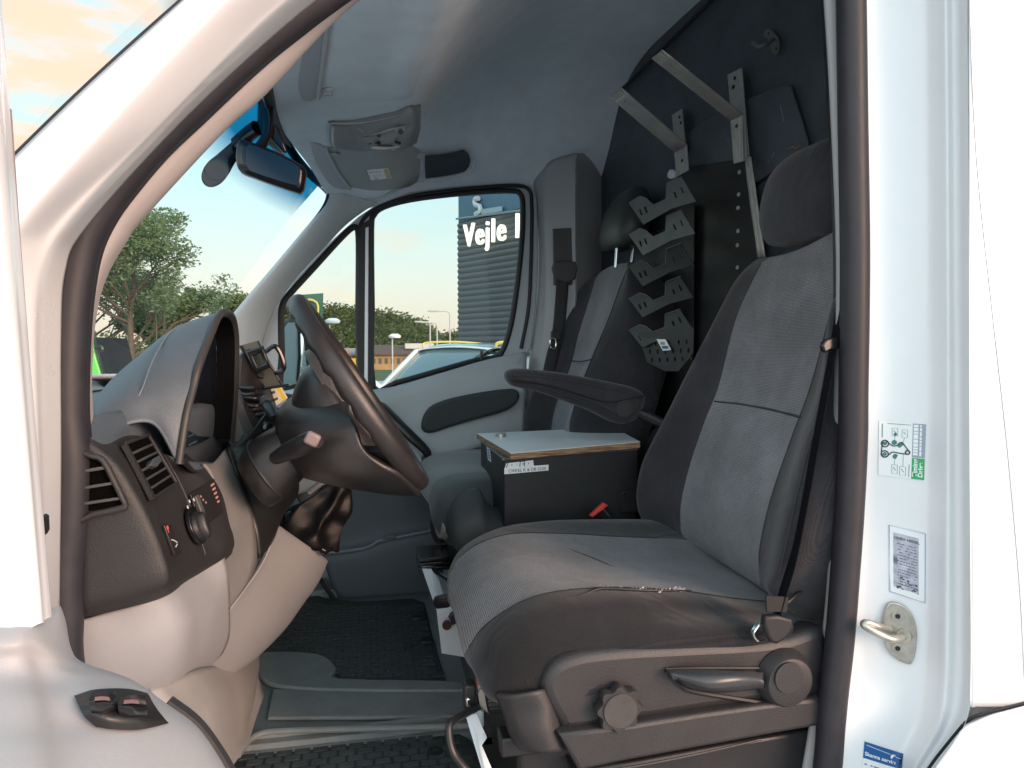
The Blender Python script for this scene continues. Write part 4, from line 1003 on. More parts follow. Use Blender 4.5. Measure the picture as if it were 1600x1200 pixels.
# wide dash top going to the far side
mb = MB()
mb.grid([[V(x, y, z) for y, z in ((.10, .72), (.3, .735), (.7, .74), (1.2, .74), (1.7, .73))] for x, z in ()] or
        [[V(-.72, .10, .72), V(-.80, .5, .73), V(-.83, .9, .73), V(-.80, 1.3, .73), V(-.70, 1.70, .72)],
         [V(-.52, .12, .745), V(-.55, .5, .76), V(-.56, .9, .765), V(-.55, 1.3, .76), V(-.50, 1.70, .75)],
         [V(-.38, .16, .742), V(-.34, .55, .76), V(-.33, .9, .765), V(-.36, 1.3, .76), V(-.38, 1.70, .74)],
         [V(-.35, .2, .70), V(-.30, .6, .70), V(-.29, .9, .70), V(-.32, 1.3, .69), V(-.36, 1.70, .67)],
         [V(-.42, .3, .3), V(-.36, .7, .40), V(-.34, .9, .45), V(-.36, 1.3, .35), V(-.38, 1.70, .35)]], 4, 4)
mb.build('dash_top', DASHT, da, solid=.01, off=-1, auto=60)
# warm grey strip right of the switch panel
mb = MB(); mb.grid([
 [(318, 724, .40), (334, 722, .43), (352, 702, .48)],
 [(330, 742, .40), (346, 735, .43), (362, 724, .47)],
 [(345, 790, .39), (362, 780, .42), (382, 768, .46)],
 [(356, 840, .38), (374, 828, .41), (396, 812, .45)],
 [(342, 880, .37), (362, 880, .40), (402, 870, .45)],
 [(345, 920, .37), (356, 918, .39), (392, 905, .44)],
 [(351, 955, .365), (353, 955, .37), (357, 953, .385)]], 4, 5)
mb.build('centre_strip', mat('strip_plastic', (.15, .148, .146), .5, noise=.06, bump=.3, bscale=500), da, solid=.006, off=-1, auto=60)
mb = MB(); mb.grid([[(340, 728, .455), (355, 708, .50), (372, 690, .58), (384, 676, .64)], [(352, 742, .455), (368, 722, .50), (384, 705, .57), (394, 688, .64)], [(356, 752, .46), (372, 740, .50), (388, 722, .57), (398, 700, .64)]], 4, 4)
mb.build('face_ledge', DASHG, da, solid=.006, off=-1)
# column cowl panel behind the column
mb = MB(); mb.grid([
 [(352, 702, .50), (380, 690, .58), (420, 640, .66), (440, 640, .74)],
 [(366, 740, .48), (395, 740, .55), (435, 720, .66), (460, 720, .74)],
 [(384, 790, .47), (410, 790, .54), (440, 780, .62), (462, 770, .70)],
 [(396, 830, .46), (418, 822, .52), (432, 815, .58), (440, 800, .64)],
 [(402, 872, .46), (412, 860, .50), (422, 845, .54), (428, 830, .58)]], 4, 5)
mb.build('column_cowl', BLK, da, solid=.006, off=-1, auto=60)
# pale spoke of grey trim running to the centre (two strips)
mb = MB(); mb.hexa([(362, 614, .66), (370, 612, .68), (398, 672, .68), (394, 690, .66), (384, 692, .65), (362, 630, .66)], [p+V(-.03, 0, 0) for p in [toV(t) for t in [(362, 614, .66), (370, 612, .68), (398, 672, .68), (394, 690, .66), (384, 692, .65), (362, 630, .66)]]])
mb.build('centre_trim', mat('centre_trim_plastic', (.13, .13, .13), .5), da, bevel=.003)
mb = MB(); mb.hexa([(400, 604, .86), (408, 602, .88), (426, 640, .88), (424, 660, .86), (418, 656, .86)], [toV(t)+V(-.03, 0, 0) for t in [(400, 604, .86), (408, 602, .88), (426, 640, .88), (424, 660, .86), (418, 656, .86)]])
mb.build('centre_trim', mat('olive_trim', (.16, .16, .13), .5), da, bevel=.003)
# centre vents wrapped in dark gathered fabric
mb = MB(); mb.grid([[(366, 560, .80), (385, 548, .84), (402, 570, .88), (415, 600, .92)], [(366, 600, .78), (384, 598, .80), (402, 604, .84), (418, 625, .88)], [(368, 630, .76), (386, 636, .78), (402, 640, .80), (420, 650, .84)], [(380, 665, .74), (395, 676, .74), (408, 676, .76), (425, 672, .80)], [(392, 700, .72), (402, 700, .72), (412, 696, .74), (428, 690, .78)]], 6, 6)
mb.build('centre_console', BLK, da, solid=.02, off=-1)
rnd = random.Random(5)
cv = MB()
for k in range(8):
    y = 604+k*9
    cv.tube([(371+k*2.6, y, .765), (382+k*2.6, y+rnd.uniform(-1, 4), .755), (394+k*2.3, y+rnd.uniform(-2, 4), .75), (407+k*2.0, y+rnd.uniform(-3, 2), .775)], .005, 8)
cv.build('centre_vent_slats', BLK, da)
# steering column, ignition, stalks
NW = V(.84, 0, .55).normalized(); WC = V(-.02, .45, .775); UW = V(-.55, 0, .84).normalized(); YW = V(0, 1, 0)
def wl(u, y, n): return WC+UW*u+YW*y+NW*n      # wheel space
def ring(cu, cyy, n, ru, ry, K=12, sq=1.0):
    return [wl(cu+ru*math.copysign(abs(math.sin(2*math.pi*k/K))**sq, math.sin(2*math.pi*k/K)), cyy+ry*math.copysign(abs(math.cos(2*math.pi*k/K))**sq, math.cos(2*math.pi*k/K)), n) for k in range(K)]
mb = MB(); mb.loft([ring(-.03, 0, -.235, .050, .07, sq=.75), ring(-.025, 0, -.215, .056, .080, sq=.75), ring(-.02, 0, -.19, .056, .08, sq=.75), ring(-.015, 0, -.14, .048, .070, sq=.75), ring(-.005, 0, -.10, .04, .055, sq=.75)], 4, 4)
colm = mb.build('steering_column', BLK, da, auto=60)
MB().tube(ring(-.022, 0, -.205, .057, .081, sq=.8), .0028, 6, 4, closed=True).build('column_ring', RUBD, colm)
# wiper stalk on near side
s0, s1, s2, s3 = py_(432, 715, .335), py_(452, 705, .30), py_(477, 694, .27), py_(492, 686, .255)
mb = MB(); mb.tube([s0, s1, s2, s3], [.0125, .0165, .0185, .0165], 16, flat=.9); stk = mb.build('stalk', BLK, colm)
mb = MB(); mb.box(py_(488, 686, .243), (.022, .012, .020), Matrix.Rotation(R_(28), 3, 'Y')); mb.build('stalk_button', mat('stalk_end', (.20, .15, .145), .4), stk, bevel=.004)
mb = MB(); mb.tube([py_(456, 693, .278), py_(461, 706, .278)], .0006, 5, sub=2)
for p in ((441, 703), (447, 701), (443, 709), (449, 707)): mb.tube([py_(p[0], p[1], .285), py_(p[0]+3, p[1]-1, .285)], .0006, 5, sub=2)
mb.build('stalk_marks', ICON, stk)
mb = MB(); mb.tube([py_(430, 655, .56), py_(422, 640, .60), py_(415, 628, .64)], [.009, .011, .012], 12); st2 = mb.build('stalk', BLK, colm)
MB().box(py_(416, 627, .625), (.022, .016, .020), Matrix.Rotation(R_(20), 3, 'Y')).build('stalk_button', mat('stalk_end_grey', (.12, .11, .115), .4), st2, bevel=.004)
MB().cyl(py_(416, 668, .52), (.4, -1, .2), .010, .012, 16, dome=.003).build('ignition_lock', BLKG, colm)
# lower knee panels -----------------------------------------------
mb = MB(); mb.grid([
 [(112, 972, .15), (170, 955, .16), (222, 940, .165), (255, 926, .19), (284, 908, .25), (312, 890, .31), (345, 872, .36)],
 [(112, 1000, .15), (175, 985, .16), (232, 965, .17), (268, 945, .19), (297, 930, .25), (322, 915, .31), (350, 900, .36)],
 [(112, 1040, .155), (180, 1025, .165), (245, 1000, .175), (280, 975, .195), (306, 965, .25), (330, 960, .31), (352, 957, .40)],
 [(120, 1080, .17), (185, 1065, .18), (245, 1040, .19), (279, 1010, .205), (300, 1005, .26), (322, 1005, .33), (350, 1000, .44)],
 [(140, 1110, .20), (190, 1090, .20), (235, 1070, .21), (268, 1050, .225), (288, 1045, .28), (305, 1045, .36), (325, 1045, .46)],
 [(180, 1140, .24), (210, 1115, .24), (235, 1098, .25), (255, 1085, .26), (268, 1082, .31), (285, 1082, .38), (300, 1082, .46)]], 5, 5)
mb.build('knee_panel', TRIM, da, solid=.008, off=-1, auto=70)
MB().tube([(304, 905, .296), (311, 935, .292), (312, 965, .292), (305, 995, .294), (296, 1020, .30)], .0016, 6).build('panel_bead', mat('bead_plastic', (.55, .48, .45), .5), da)
MB().tube([(262, 935, .186), (270, 965, .188), (273, 1000, .196), (268, 1040, .206), (256, 1080, .236)], .003, 8).build('panel_ridge', TRIM, da)
# big sloping lower brace
BR = [
 [(425, 812, .54), (432, 818, .57), (470, 845, .68), (508, 872, .80), (512, 880, .84)],
 [(424, 845, .53), (425, 850, .56), (455, 878, .66), (492, 905, .78), (498, 912, .82)],
 [(404, 890, .48), (410, 890, .52), (435, 915, .62), (468, 940, .74), (474, 946, .78)],
 [(352, 962, .40), (370, 960, .45), (405, 975, .56), (440, 980, .68), (446, 985, .72)],
 [(300, 1040, .32), (320, 1030, .38), (352, 1035, .48), (392, 1032, .60), (400, 1030, .65)],
 [(255, 1095, .27), (275, 1085, .32), (300, 1075, .40), (345, 1066, .52), (355, 1062, .56)]]
mb = MB(); mb.grid([[toV(r[0])+V(-.05, .05, -.01), toV(r[0])+V(-.008, .012, 0)]+[toV(p) for p in r[:-1]]+[toV(r[-1])+V(-.004, .004, 0), toV(r[-1])+V(-.05, .03, -.01)] for r in BR], 4, 5)
mb.build('lower_brace', TRIM, da, solid=.004, off=-1, auto=80)
MB().tube([(285, 1072, .30), (310, 1070, .38), (335, 1066, .46)], .0015, 6).build('panel_bead', mat('bead_plastic_dark', (.2, .18, .17), .5), da)
# ---- steering wheel
sw_ = thing('steering_wheel', 'black leather steering wheel seen almost edge-on, worn shiny', 'steering wheel', tuple(WC))
mb = MB(); N = 72; R0 = .193
P = []; RR = []
for k in range(N):
    a = 2*math.pi*k/N
    P.append(wl(R0*math.cos(a), -R0*math.sin(a), 0))
    g = 0
    for c in (.35, .5, .65, .8): pass
    RR.append(.0185)
vs = []; fs = []; n = 16
for k in range(N):
    a = 2*math.pi*k/N
    rad = (UW*math.cos(a)-YW*math.sin(a))
    for j in range(n):
        b = 2*math.pi*j/n
        rr = .0158
        # finger waves on the back of the rim, upper arc
        back = max(0, -math.sin(b)); 
        if abs(((a+math.pi) % (2*math.pi))-math.pi) < 1.9: rr += .0028*back*math.cos(a*26)
        vs.append(P[k]+rad*math.cos(b)*rr*.92+NW*math.sin(b)*rr*1.08)
for k in range(N):
    for j in range(n): fs.append((k*n+j, k*n+(j+1) % n, ((k+1) % N)*n+(j+1) % n, ((k+1) % N)*n+j))
mb.add(vs, fs); mb.build('rim', WHEEL, sw_)
# dish : hub skirt with lower spokes
def wring(n, r, yr, cu=0, K=16): return [wl(cu+r*math.cos(2*math.pi*k/K), -yr*math.sin(2*math.pi*k/K), n) for k in range(K)]
mb = MB(); mb.loft([wring(-.120, .05, .055, -.035), wring(-.108, .088, .08, -.035), wring(-.07, .116, .10, -.032), wring(-.035, .112, .098, -.022), wring(-.022, .065, .065, -.02)], 3, 4)
mb.build('hub', WHEEL, sw_, auto=60)
mb = MB(); mb.loft([wring(-.040, .114, .085, .002), wring(-.018, .110, .080, .002), wring(-.006, .088, .062, .002), wring(-.003, .03, .03, .002)], 3, 4)
mb.build('airbag_cover', mat('airbag_plastic', (.045, .042, .042), .42, noise=.1, nscale=20, bump=.8, bscale=260, dist=.002), sw_, auto=60)
for sg in (-1,):
    g = []
    for k in range(9):
        a = R_(80+k*(46/8))*sg; d = UW*math.cos(a)-YW*math.sin(a); f = abs(k-4)/4
        g.append([WC+d*r+NW*(n_-.010*f) for r, n_ in ((.05, -.040), (.09, -.046), (.125, -.036), (.155, -.022), (.178, -.012), (.190, -.010))])
    mb = MB(); mb.grid(g, 4, 3); mb.build('spoke', WHEEL, sw_, solid=.016, off=0, bevel=.004, auto=60)
mb = MB(); mb.grid([
 [(434, 640, .46), (452, 622, .46), (480, 606, .465), (515, 594, .47), (545, 600, .475)],
 [(430, 652, .43), (452, 642, .40), (485, 632, .38), (520, 630, .36), (546, 640, .33)],
 [(430, 672, .40), (457, 668, .35), (495, 664, .32), (530, 662, .30), (553, 662, .288)],
 [(438, 700, .385), (468, 702, .33), (508, 705, .30), (545, 700, .285), (566, 700, .280)],
 [(452, 726, .39), (488, 735, .33), (530, 738, .30), (572, 728, .287), (592, 726, .280)],
 [(466, 742, .41), (505, 750, .36), (550, 756, .33), (600, 752, .31), (628, 746, .30)],
 [(478, 748, .45), (512, 757, .42), (560, 766, .40), (615, 774, .385), (656, 774, .37)],
 [(485, 744, .50), (520, 752, .48), (565, 758, .46), (610, 764, .44), (645, 764, .42)]], 5, 5)
mb.build('hub_shell', WHEEL, sw_, solid=.012, off=-1, auto=70)
mb = MB(); mb.grid([
 [(474, 611, .462), (495, 601, .466), (515, 596, .470), (533, 600, .474)],
 [(482, 621, .440), (502, 613, .440), (522, 609, .442), (541, 615, .450)],
 [(494, 633, .405), (510, 628, .400), (528, 626, .400), (545, 630, .405)],
 [(508, 643, .378), (520, 642, .372), (533, 641, .370), (546, 641, .372)]], 5, 5)
mb.build('airbag_lid', mat('airbag_lid_lit_plastic', (.05, .048, .048), .45, noise=.1, nscale=20, bump=.9, bscale=240, dist=.002), sw_, solid=.012, off=0, auto=70)  # light on the airbag top is put into this paler plastic
MB().tube([(473, 613, .452), (483, 625, .428), (496, 637, .395), (510, 646, .368), (525, 647, .36), (545, 643, .36)], .0016, 6).build('lid_gap', RUBD, sw_)
for ang, wd in ((R_(150), .05), (R_(-150), .05)):
    d = UW*math.cos(ang)-YW*math.sin(ang); s = UW*math.sin(ang)+YW*math.cos(ang)
    rings = []
    for r, nn, wdd, th in ((.06, -.055, wd*1.3, .03), (.11, -.040, wd, .022), (.15, -.022, wd*.72, .015), (.178, -.008, wd*.75, .012), (.192, -.002, wd*.9, .010)):
        c = WC+d*r+NW*nn
        rings.append([c+s*wdd/1.6*math.cos(2*math.pi*k/10)+NW*th*math.sin(2*math.pi*k/10) for k in range(10)])
    mb = MB(); mb.loft(rings, 2, 4); mb.build('spoke', WHEEL, sw_, auto=60)
# lower skirt joining the two lower spokes, with the cut-out window above it
mb = MB(); rings = []
for k in range(9):
    a = R_(118+k*(124/8)); d = UW*math.cos(a)-YW*math.sin(a)
    c0 = WC+d*.095-NW*.07; c1 = WC+d*.185-NW*.012
    rings.append([c0-NW*.010, c0.lerp(c1, .5)-NW*.014, c1-NW*.01, c1+NW*.008, c0.lerp(c1, .5)+NW*.0, c0+NW*.010])
mb.loft(rings, 3, 3); mb.build('lower_skirt', WHEEL, sw_, auto=60)

# ---- phone holder
ph = thing('phone_holder', 'black clamp phone holder with square window, fixed above the centre vents', 'phone holder', tuple(py_(405, 565, .80)))
q = qmap((383, 549, .80), (412, 540, .80), (424, 574, .80), (400, 584, .80))
PL = plate('cradle', [[q(*p) for p in ((0, 0), (1, 0), (1, 1), (0, 1))], [q(*p) for p in ((.3, .28), (.72, .26), (.74, .74), (.32, .76))]], BLKG, .012, .004, parent=ph, tvec=q.n, curve=0)
qb = qmap((375, 540, .82), (404, 532, .82), (442, 602, .82), (412, 606, .82))
mb = MB(); qbox(mb, qb, 0, 1, 0, 1, -.004, .002); mb.build('back_plate', mat('olive_plastic', (.07, .072, .055), .4), ph, bevel=.002)
mb = MB(); qbox(mb, qb, -.05, .12, 0, 1, -.006, .008); qbox(mb, qb, .9, 1.0, 0, 1, -.004, .004); qbox(mb, qb, 0, 1.35, .98, 1.04, -.004, .012); mb.build('clamp', BLKG, ph, bevel=.002)
MB().tube([py_(414, 550, .82), py_(428, 541, .82), py_(436, 548, .82), py_(443, 566, .82), py_(442, 578, .82), py_(430, 584, .82)], .0055, 8).build('side_arm', BLKG, ph)
MB().tube([py_(372, 558, .79), py_(382, 580, .79), py_(400, 610, .79), py_(415, 645, .79)], .002, 6).build('mount_strut', DASHG, ph)
MB().tube([py_(408, 585, .81), px_(400, 600, -.26)], .008, 8, sub=2).build('mount_strut', BLK, ph)
# yellow printed card on the dash
q = qmap((421, 607, .86), (438, 603, .88), (449, 622, .88), (431, 634, .86))
cd = MB(); qbox(cd, q, 0, 1, 0, 1, 0, .002); cdo = cd.build('striped_card', mat('cream_card', (.75, .72, .55), .6), None); tag(cdo, 'cream and yellow striped card tucked behind the steering column', 'card')
mb = MB(); qbox(mb, q, .55, .85, 0, 1, .002, .003); mb.build('yellow_stripe', YEL, cdo)
mb = MB(); qbox(mb, q, 0, .28, .2, .34, .002, .003); qbox(mb, q, 0, .3, .6, .74, .002, .003); mb.build('black_tick', INK, cdo)

# ---- gear lever
gl = thing('gear_lever', 'short gear lever in a creased black leatherette gaiter beside the console', 'gear lever', tuple(py_(490, 810, .80)))
base = [(441, 812), (446, 804), (470, 802), (486, 812), (522, 838), (524, 850), (512, 866), (500, 864), (466, 842), (444, 824)]
plate('gaiter_frame', [[pn_(p[0], p[1], py_(485, 835, .78), V(.55, -.35, .75)) for p in base]], BLKG, .012, .004, curve=3, parent=gl, tvec=(.55, -.35, .75))
def gring(c, rx, ry, wob, seed):
    rr = random.Random(seed); o = []
    for k in range(12):
        a = 2*math.pi*k/12; f = 1+wob*(1 if k % 2 else -1)*rr.uniform(.4, 1)
        o.append(c+V(.8, .2, -.45).normalized()*rx*math.cos(a)*f+V(-.1, 1, .1).normalized()*ry*math.sin(a)*f)
    return o
C = [py_(480, 838, .79), py_(492, 822, .79), py_(504, 802, .80), py_(516, 784, .80), py_(526, 768, .80), py_(532, 758, .80)]
mb = MB(); mb.loft([gring(C[0], .085, .06, .02, 1), gring(C[1], .066, .05, .26, 2), gring(C[2], .055, .042, .32, 3), gring(C[3], .045, .036, .26, 4), gring(C[4], .036, .03, .18, 5), gring(C[5], .022, .022, .05, 6)], 4, 5)
go_ = mb.build('gaiter', LEATH, gl, auto=0)
tx_ = bpy.data.textures.new('folds', 'CLOUDS'); tx_.noise_scale = .075; tx_.noise_depth = 1
sb2 = go_.modifiers.new('sub', 'SUBSURF'); sb2.levels = 1; sb2.render_levels = 1
dm_ = go_.modifiers.new('folds', 'DISPLACE'); dm_.texture = tx_; dm_.strength = .032; dm_.mid_level = .5; dm_.texture_coords = 'LOCAL'
MB().tube([C[5], py_(545, 742, .80), py_(552, 730, .80)], [.012, .011, .018], 12).build('lever', BLKG, gl)
mb = MB(); mb.tube([py_(520, 758, .77), py_(530, 752, .765), py_(546, 756, .765), py_(553, 764, .77)], .003, 8); mb.build('collar_wire', CHR, gl)
MB().tube([py_(482, 770, .72), py_(500, 756, .72), py_(515, 750, .74)], .006, 8).build('console_edge', TRIM, gl)
# ================================================================== CEILING ITEMS
HDZ = 1.44
def visor(name, out, lab, hinge):
    pass
# near visor (driver) : pressed panel at the upper left
def hp(px, py, off=0.0): return HLH(px, py)-ray(px, py).normalized()*off
sv = thing('sun_visor', 'folded grey sun visor on the driver side, large at the top edge of the photo', 'sun visor', tuple(hp(600, 60)), 'sun visors')
mb = MB(); mb.grid([[hp(519, -40, .002), hp(560, -60, .014), hp(640, -70, .014), hp(720, -60, .014), hp(775, -40, .002)], [hp(512, 40, .004), hp(560, 40, .014), hp(620, 40, .014), hp(690, 40, .014), hp(742, 45, .002)], [hp(504, 100, .004), hp(545, 105, .014), hp(600, 105, .014), hp(660, 100, .014), hp(708, 102, .002)], [hp(498, 140, .004), hp(540, 150, .012), hp(590, 150, .012), hp(640, 146, .012), hp(676, 138, .002)], [hp(499, 152, -.004), hp(540, 160, -.004), hp(590, 160, -.004), hp(635, 157, -.004), hp(664, 152, -.004)]], 5, 5)
mb.build('visor_panel', HEAD, sv, auto=60)
MB().tube([hp(*p, .008) for p in [(519, -20), (512, 40), (504, 100), (497, 152)]], .006, 8).build('visor_edge', HEADP, sv)
mb = MB(); mb.grid([[hp(505, -30, .003), hp(512, -30, .006), hp(519, -30, .003)], [hp(478, 60, .002), hp(495, 50, .006), hp(510, 40, .003)], [hp(466, 130, .002), hp(485, 120, .006), hp(503, 110, .003)], [hp(472, 156, .0), hp(485, 158, .002), hp(498, 152, .0)]], 4, 4); mb.build('visor_recess', HEADP, sv, auto=60)
MB().tube([hp(504, 141, .012), hp(512, 139, .02), hp(522, 138, .012)], .003, 8).build('visor_clip', HEADP, sv)
MB().box(hp(512, 146, .014), (.02, .014, .010)).build('visor_clip', HEADP, sv, bevel=.003)
# far visor
sv2 = thing('sun_visor', 'folded grey sun visor on the passenger side with a small white sticker', 'sun visor', tuple(hp(590, 265)), 'sun visors')
VV = mat('visor_vinyl', (.33, .355, .36), .6, noise=.04, bump=.2, bscale=500)
mb = MB(); mb.grid([[hp(512, 231, .004), hp(560, 228, .010), hp(600, 227, .010), hp(640, 229, .010), hp(654, 233, .004)], [hp(522, 250, .010), hp(565, 248, .022), hp(600, 247, .024), hp(640, 248, .022), hp(657, 250, .010)], [hp(534, 272, .010), hp(570, 272, .022), hp(605, 272, .024), hp(640, 270, .022), hp(656, 268, .010)], [hp(546, 292, .004), hp(575, 297, .008), hp(605, 297, .008), hp(638, 292, .008), hp(652, 284, .004)]], 5, 5)
vp2 = mb.build('visor_panel', VV, sv2, auto=60); HV = hitter(vp2)
mb = MB(); mb.grid([[hp(484, 222, .0), hp(495, 224, .006), hp(507, 228, .002)], [hp(494, 255, .002), hp(508, 253, .006), hp(519, 251, .004)], [hp(512, 284, .002), hp(524, 280, .006), hp(534, 274, .004)], [hp(522, 293, .0), hp(536, 296, .004), hp(547, 296, .0)]], 4, 4); mb.build('visor_recess', HEADP, sv2, auto=60)
MB().tube([hp(*p, .012) for p in [(509, 230), (518, 250), (530, 272), (547, 296)]], .005, 8).build('visor_edge', HEADP, sv2)
MB().tube([hp(517, 241, .024), hp(525, 240, .026), hp(530, 241, .018)], .0035, 8).build('visor_clip', HEADP, sv2)
MB().box(hp(657, 243, .02), (.03, .02, .02)).build('visor_pivot', HEADP, sv2, bevel=.004)
q = qmap(HV(573, 264, .003), HV(606, 261, .003), HV(611, 277, .003), HV(579, 280, .003))
mb = MB(); qbox(mb, q, 0, 1, 0, 1, 0, .0008); stk2 = mb.build('visor_sticker', PAPER, sv2)
mb = MB(); qbox(mb, q, .76, .97, .04, .96, .0008, .0014); mb.build('tan_stripe', mat('tan_print', (.55, .42, .25), .5), stk2)
mb = MB()
for k in range(6): mb.tube([q(.08+.1*k, .2+.06*(k % 2), .001), q(.14+.1*k, .3-.1*(k % 2), .001)], .0012, 5, sub=2)
for k in range(3): mb.tube([q(.2+.15*k, .55, .001), q(.28+.12*k, .65, .001)], .0015, 5, sub=2)
mb.tube([q(.2, .88, .001), q(.35, .87, .001)], .0018, 5, sub=2)
mb.build('print', INKL, stk2)
# overhead console
oc = thing('overhead_console', 'grey overhead console with reading light switches between the visors', 'console', tuple(hp(585, 205)))
mb = MB(); mb.grid([
 [hp(512, 190, -.004), hp(560, 186, -.004), hp(610, 176, -.004), hp(640, 166, -.004), hp(656, 162, -.004)],
 [hp(514, 193, .018), hp(560, 192, .022), hp(612, 182, .022), hp(642, 170, .020), hp(656, 174, .010)],
 [hp(517, 193, .026), hp(560, 203, .036), hp(578, 210, .042), hp(646, 193, .038), hp(655, 190, .02)],
 [hp(515, 210, .032), hp(556, 214, .048), hp(580, 214, .052), hp(645, 199, .046), hp(655, 200, .024)],
 [hp(517, 224, .030), hp(550, 230, .044), hp(575, 231, .046), hp(630, 226, .040), hp(652, 214, .020)],
 [hp(522, 229, .012), hp(555, 233, .02), hp(575, 234, .022), hp(628, 231, .02), hp(650, 222, -.004)]], 5, 4)
mb.build('console_body', mat('console_plastic', (.20, .215, .22), .32, noise=.05, bump=.1, bscale=500), oc, solid=.004, off=-1, auto=50)
mb = MB(); mb.grid([[hp(573, 229, .0545), hp(600, 231, .052), hp(630, 226, .048), hp(648, 214, .036)], [hp(574, 233, .050), hp(600, 235, .046), hp(628, 231, .042), hp(646, 222, .03)]], 5, 2)
mb.build('lamp_lens', mat('lens_plastic', (.75, .78, .75), .15), oc, solid=.004)
for p, r in (((592, 212), .006), ((626, 206), .008)):
    b = MB().cyl(hp(p[0], p[1], .046), -ray(*p), r, .008, 16).build('lamp_switch', BLKG, oc)
    MB().cyl(hp(p[0]+2, p[1]+1, .055), -ray(*p), r*.5, .001, 10).build('icon', PINKM, b)
for p in ((590, 223), (622, 223)):
    MB().box(hp(p[0], p[1], .052), (.018, .010, .008), Matrix.Rotation(R_(15), 3, 'Y')).build('map_light', BLK, oc, bevel=.002)
MB().tube([hp(565, 219, .052), hp(572, 223, .056), hp(580, 223, .056)], .004, 8).build('rear_notch', BLKG, oc)
MB().tube([hp(*p, .027) for p in [(517, 193), (560, 192), (612, 182), (641, 169)]], .0022, 6).build('chrome_bead', HEADP, oc)
MB().tube([hp(*p, .050) for p in [(560, 200), (578, 210), (612, 202), (646, 193)]], .0022, 6).build('chrome_bead', HEADP, oc)
# dark storage recess at the far side of the header
mb = MB(); mb.grid([[hp(664, 243, .02), hp(690, 241, .02), hp(712, 237, .02), hp(724, 234, .02), hp(732, 240, .02)], [hp(664, 262, .02), hp(690, 259, .02), hp(712, 255, .02), hp(727, 251, .02), hp(735, 250, .02)], [hp(665, 279, .02), hp(690, 276, .02), hp(712, 272, .02), hp(726, 268, .02), hp(733, 260, .02)]], 5, 5); mb.build('storage_recess', mat('recess_fabric', (.05, .06, .075), .9), van)
MB().tube([hp(*p, .008) for p in [(655, 284), (700, 278), (735, 268), (742, 250)]], .004, 8).build('recess_lip', HEAD, van)

# rear view mirror and sensor pod -----------------------------------------
rv = thing('rearview_mirror', 'black rear-view mirror hanging from the windscreen top', 'mirror', tuple(py_(420, 240, .80)))
mb = MB(); mb.grid([[(372, 217, .78), (378, 214, .76), (382, 218, .745)], [(366, 232, .79), (374, 236, .76), (380, 242, .742)], [(368, 252, .79), (376, 256, .77), (383, 262, .75)]], 4, 4)
O = [(370, 219), (377, 215), (400, 222), (440, 238), (468, 254), (477, 262), (476, 285), (471, 298), (462, 298), (430, 288), (395, 275), (374, 266), (367, 250), (367, 232)]
MH = plate('housing', [[py_(p[0], p[1], .80) for p in O]], BLKG, .045, .016, curve=3, parent=rv, tvec=(0, 1, 0))
I = [(388, 226), (400, 229), (438, 244), (464, 258), (470, 265), (469, 282), (464, 290), (430, 281), (398, 270), (387, 262), (385, 240)]
plate('mirror_glass', [[py_(p[0], p[1], .799) for p in I]], mat('mirror_dark_reflection', (.012, .016, .024), .12, spec=.6), .003, .001, curve=3, parent=rv, tvec=(0, -1, 0))  # dark reflection of the cab is put into the glass colour
MB().tube([py_(405, 232, .83), py_(415, 215, .84), (420, 196, .85), (418, 176, .87)], [.018, .014, .016, .022], 12, flat=.7).build('stalk', BLKG, rv)
MB().prism([py_(p[0], p[1], .86) for p in [(404, 150), (416, 152), (428, 190), (436, 200), (450, 238), (444, 240), (420, 214), (408, 206), (403, 190)]], V(-.01, .05, .01)).build('mount_cover', BLKG, rv, bevel=.006)
MB().prism([py_(p[0], p[1], .93) for p in [(428, 196), (440, 220), (448, 240), (440, 244), (420, 226), (410, 210)]], V(-.005, .02, .005)).build('mount_window', mat('pod_grey', (.10, .14, .18), .4), rv, bevel=.004)
pod = thing('round_mirror', 'small rounded black mirror hanging left of the rear-view mirror', 'mirror', tuple(py_(345, 250, .95)))
MB().loft([[py_(c[0]+w_*math.cos(2*math.pi*k/10)*.77+0, c[1]+w_*math.sin(2*math.pi*k/10)*.64, .92+dz) for k in range(10)] for c, w_, dz in (((372, 226), 14, .03), ((362, 238), 18, .02), ((350, 252), 22, .01), ((340, 264), 26, 0), ((333, 275), 24, 0), ((329, 283), 15, 0), ((327, 287), 3, 0))], 3, 4) .build('shell', BLKG, pod, auto=50)
MB().tube([py_(372, 226, .94), py_(388, 210, .92), py_(402, 200, .90)], [.02, .018, .018], 12).build('arm', BLKG, pod)

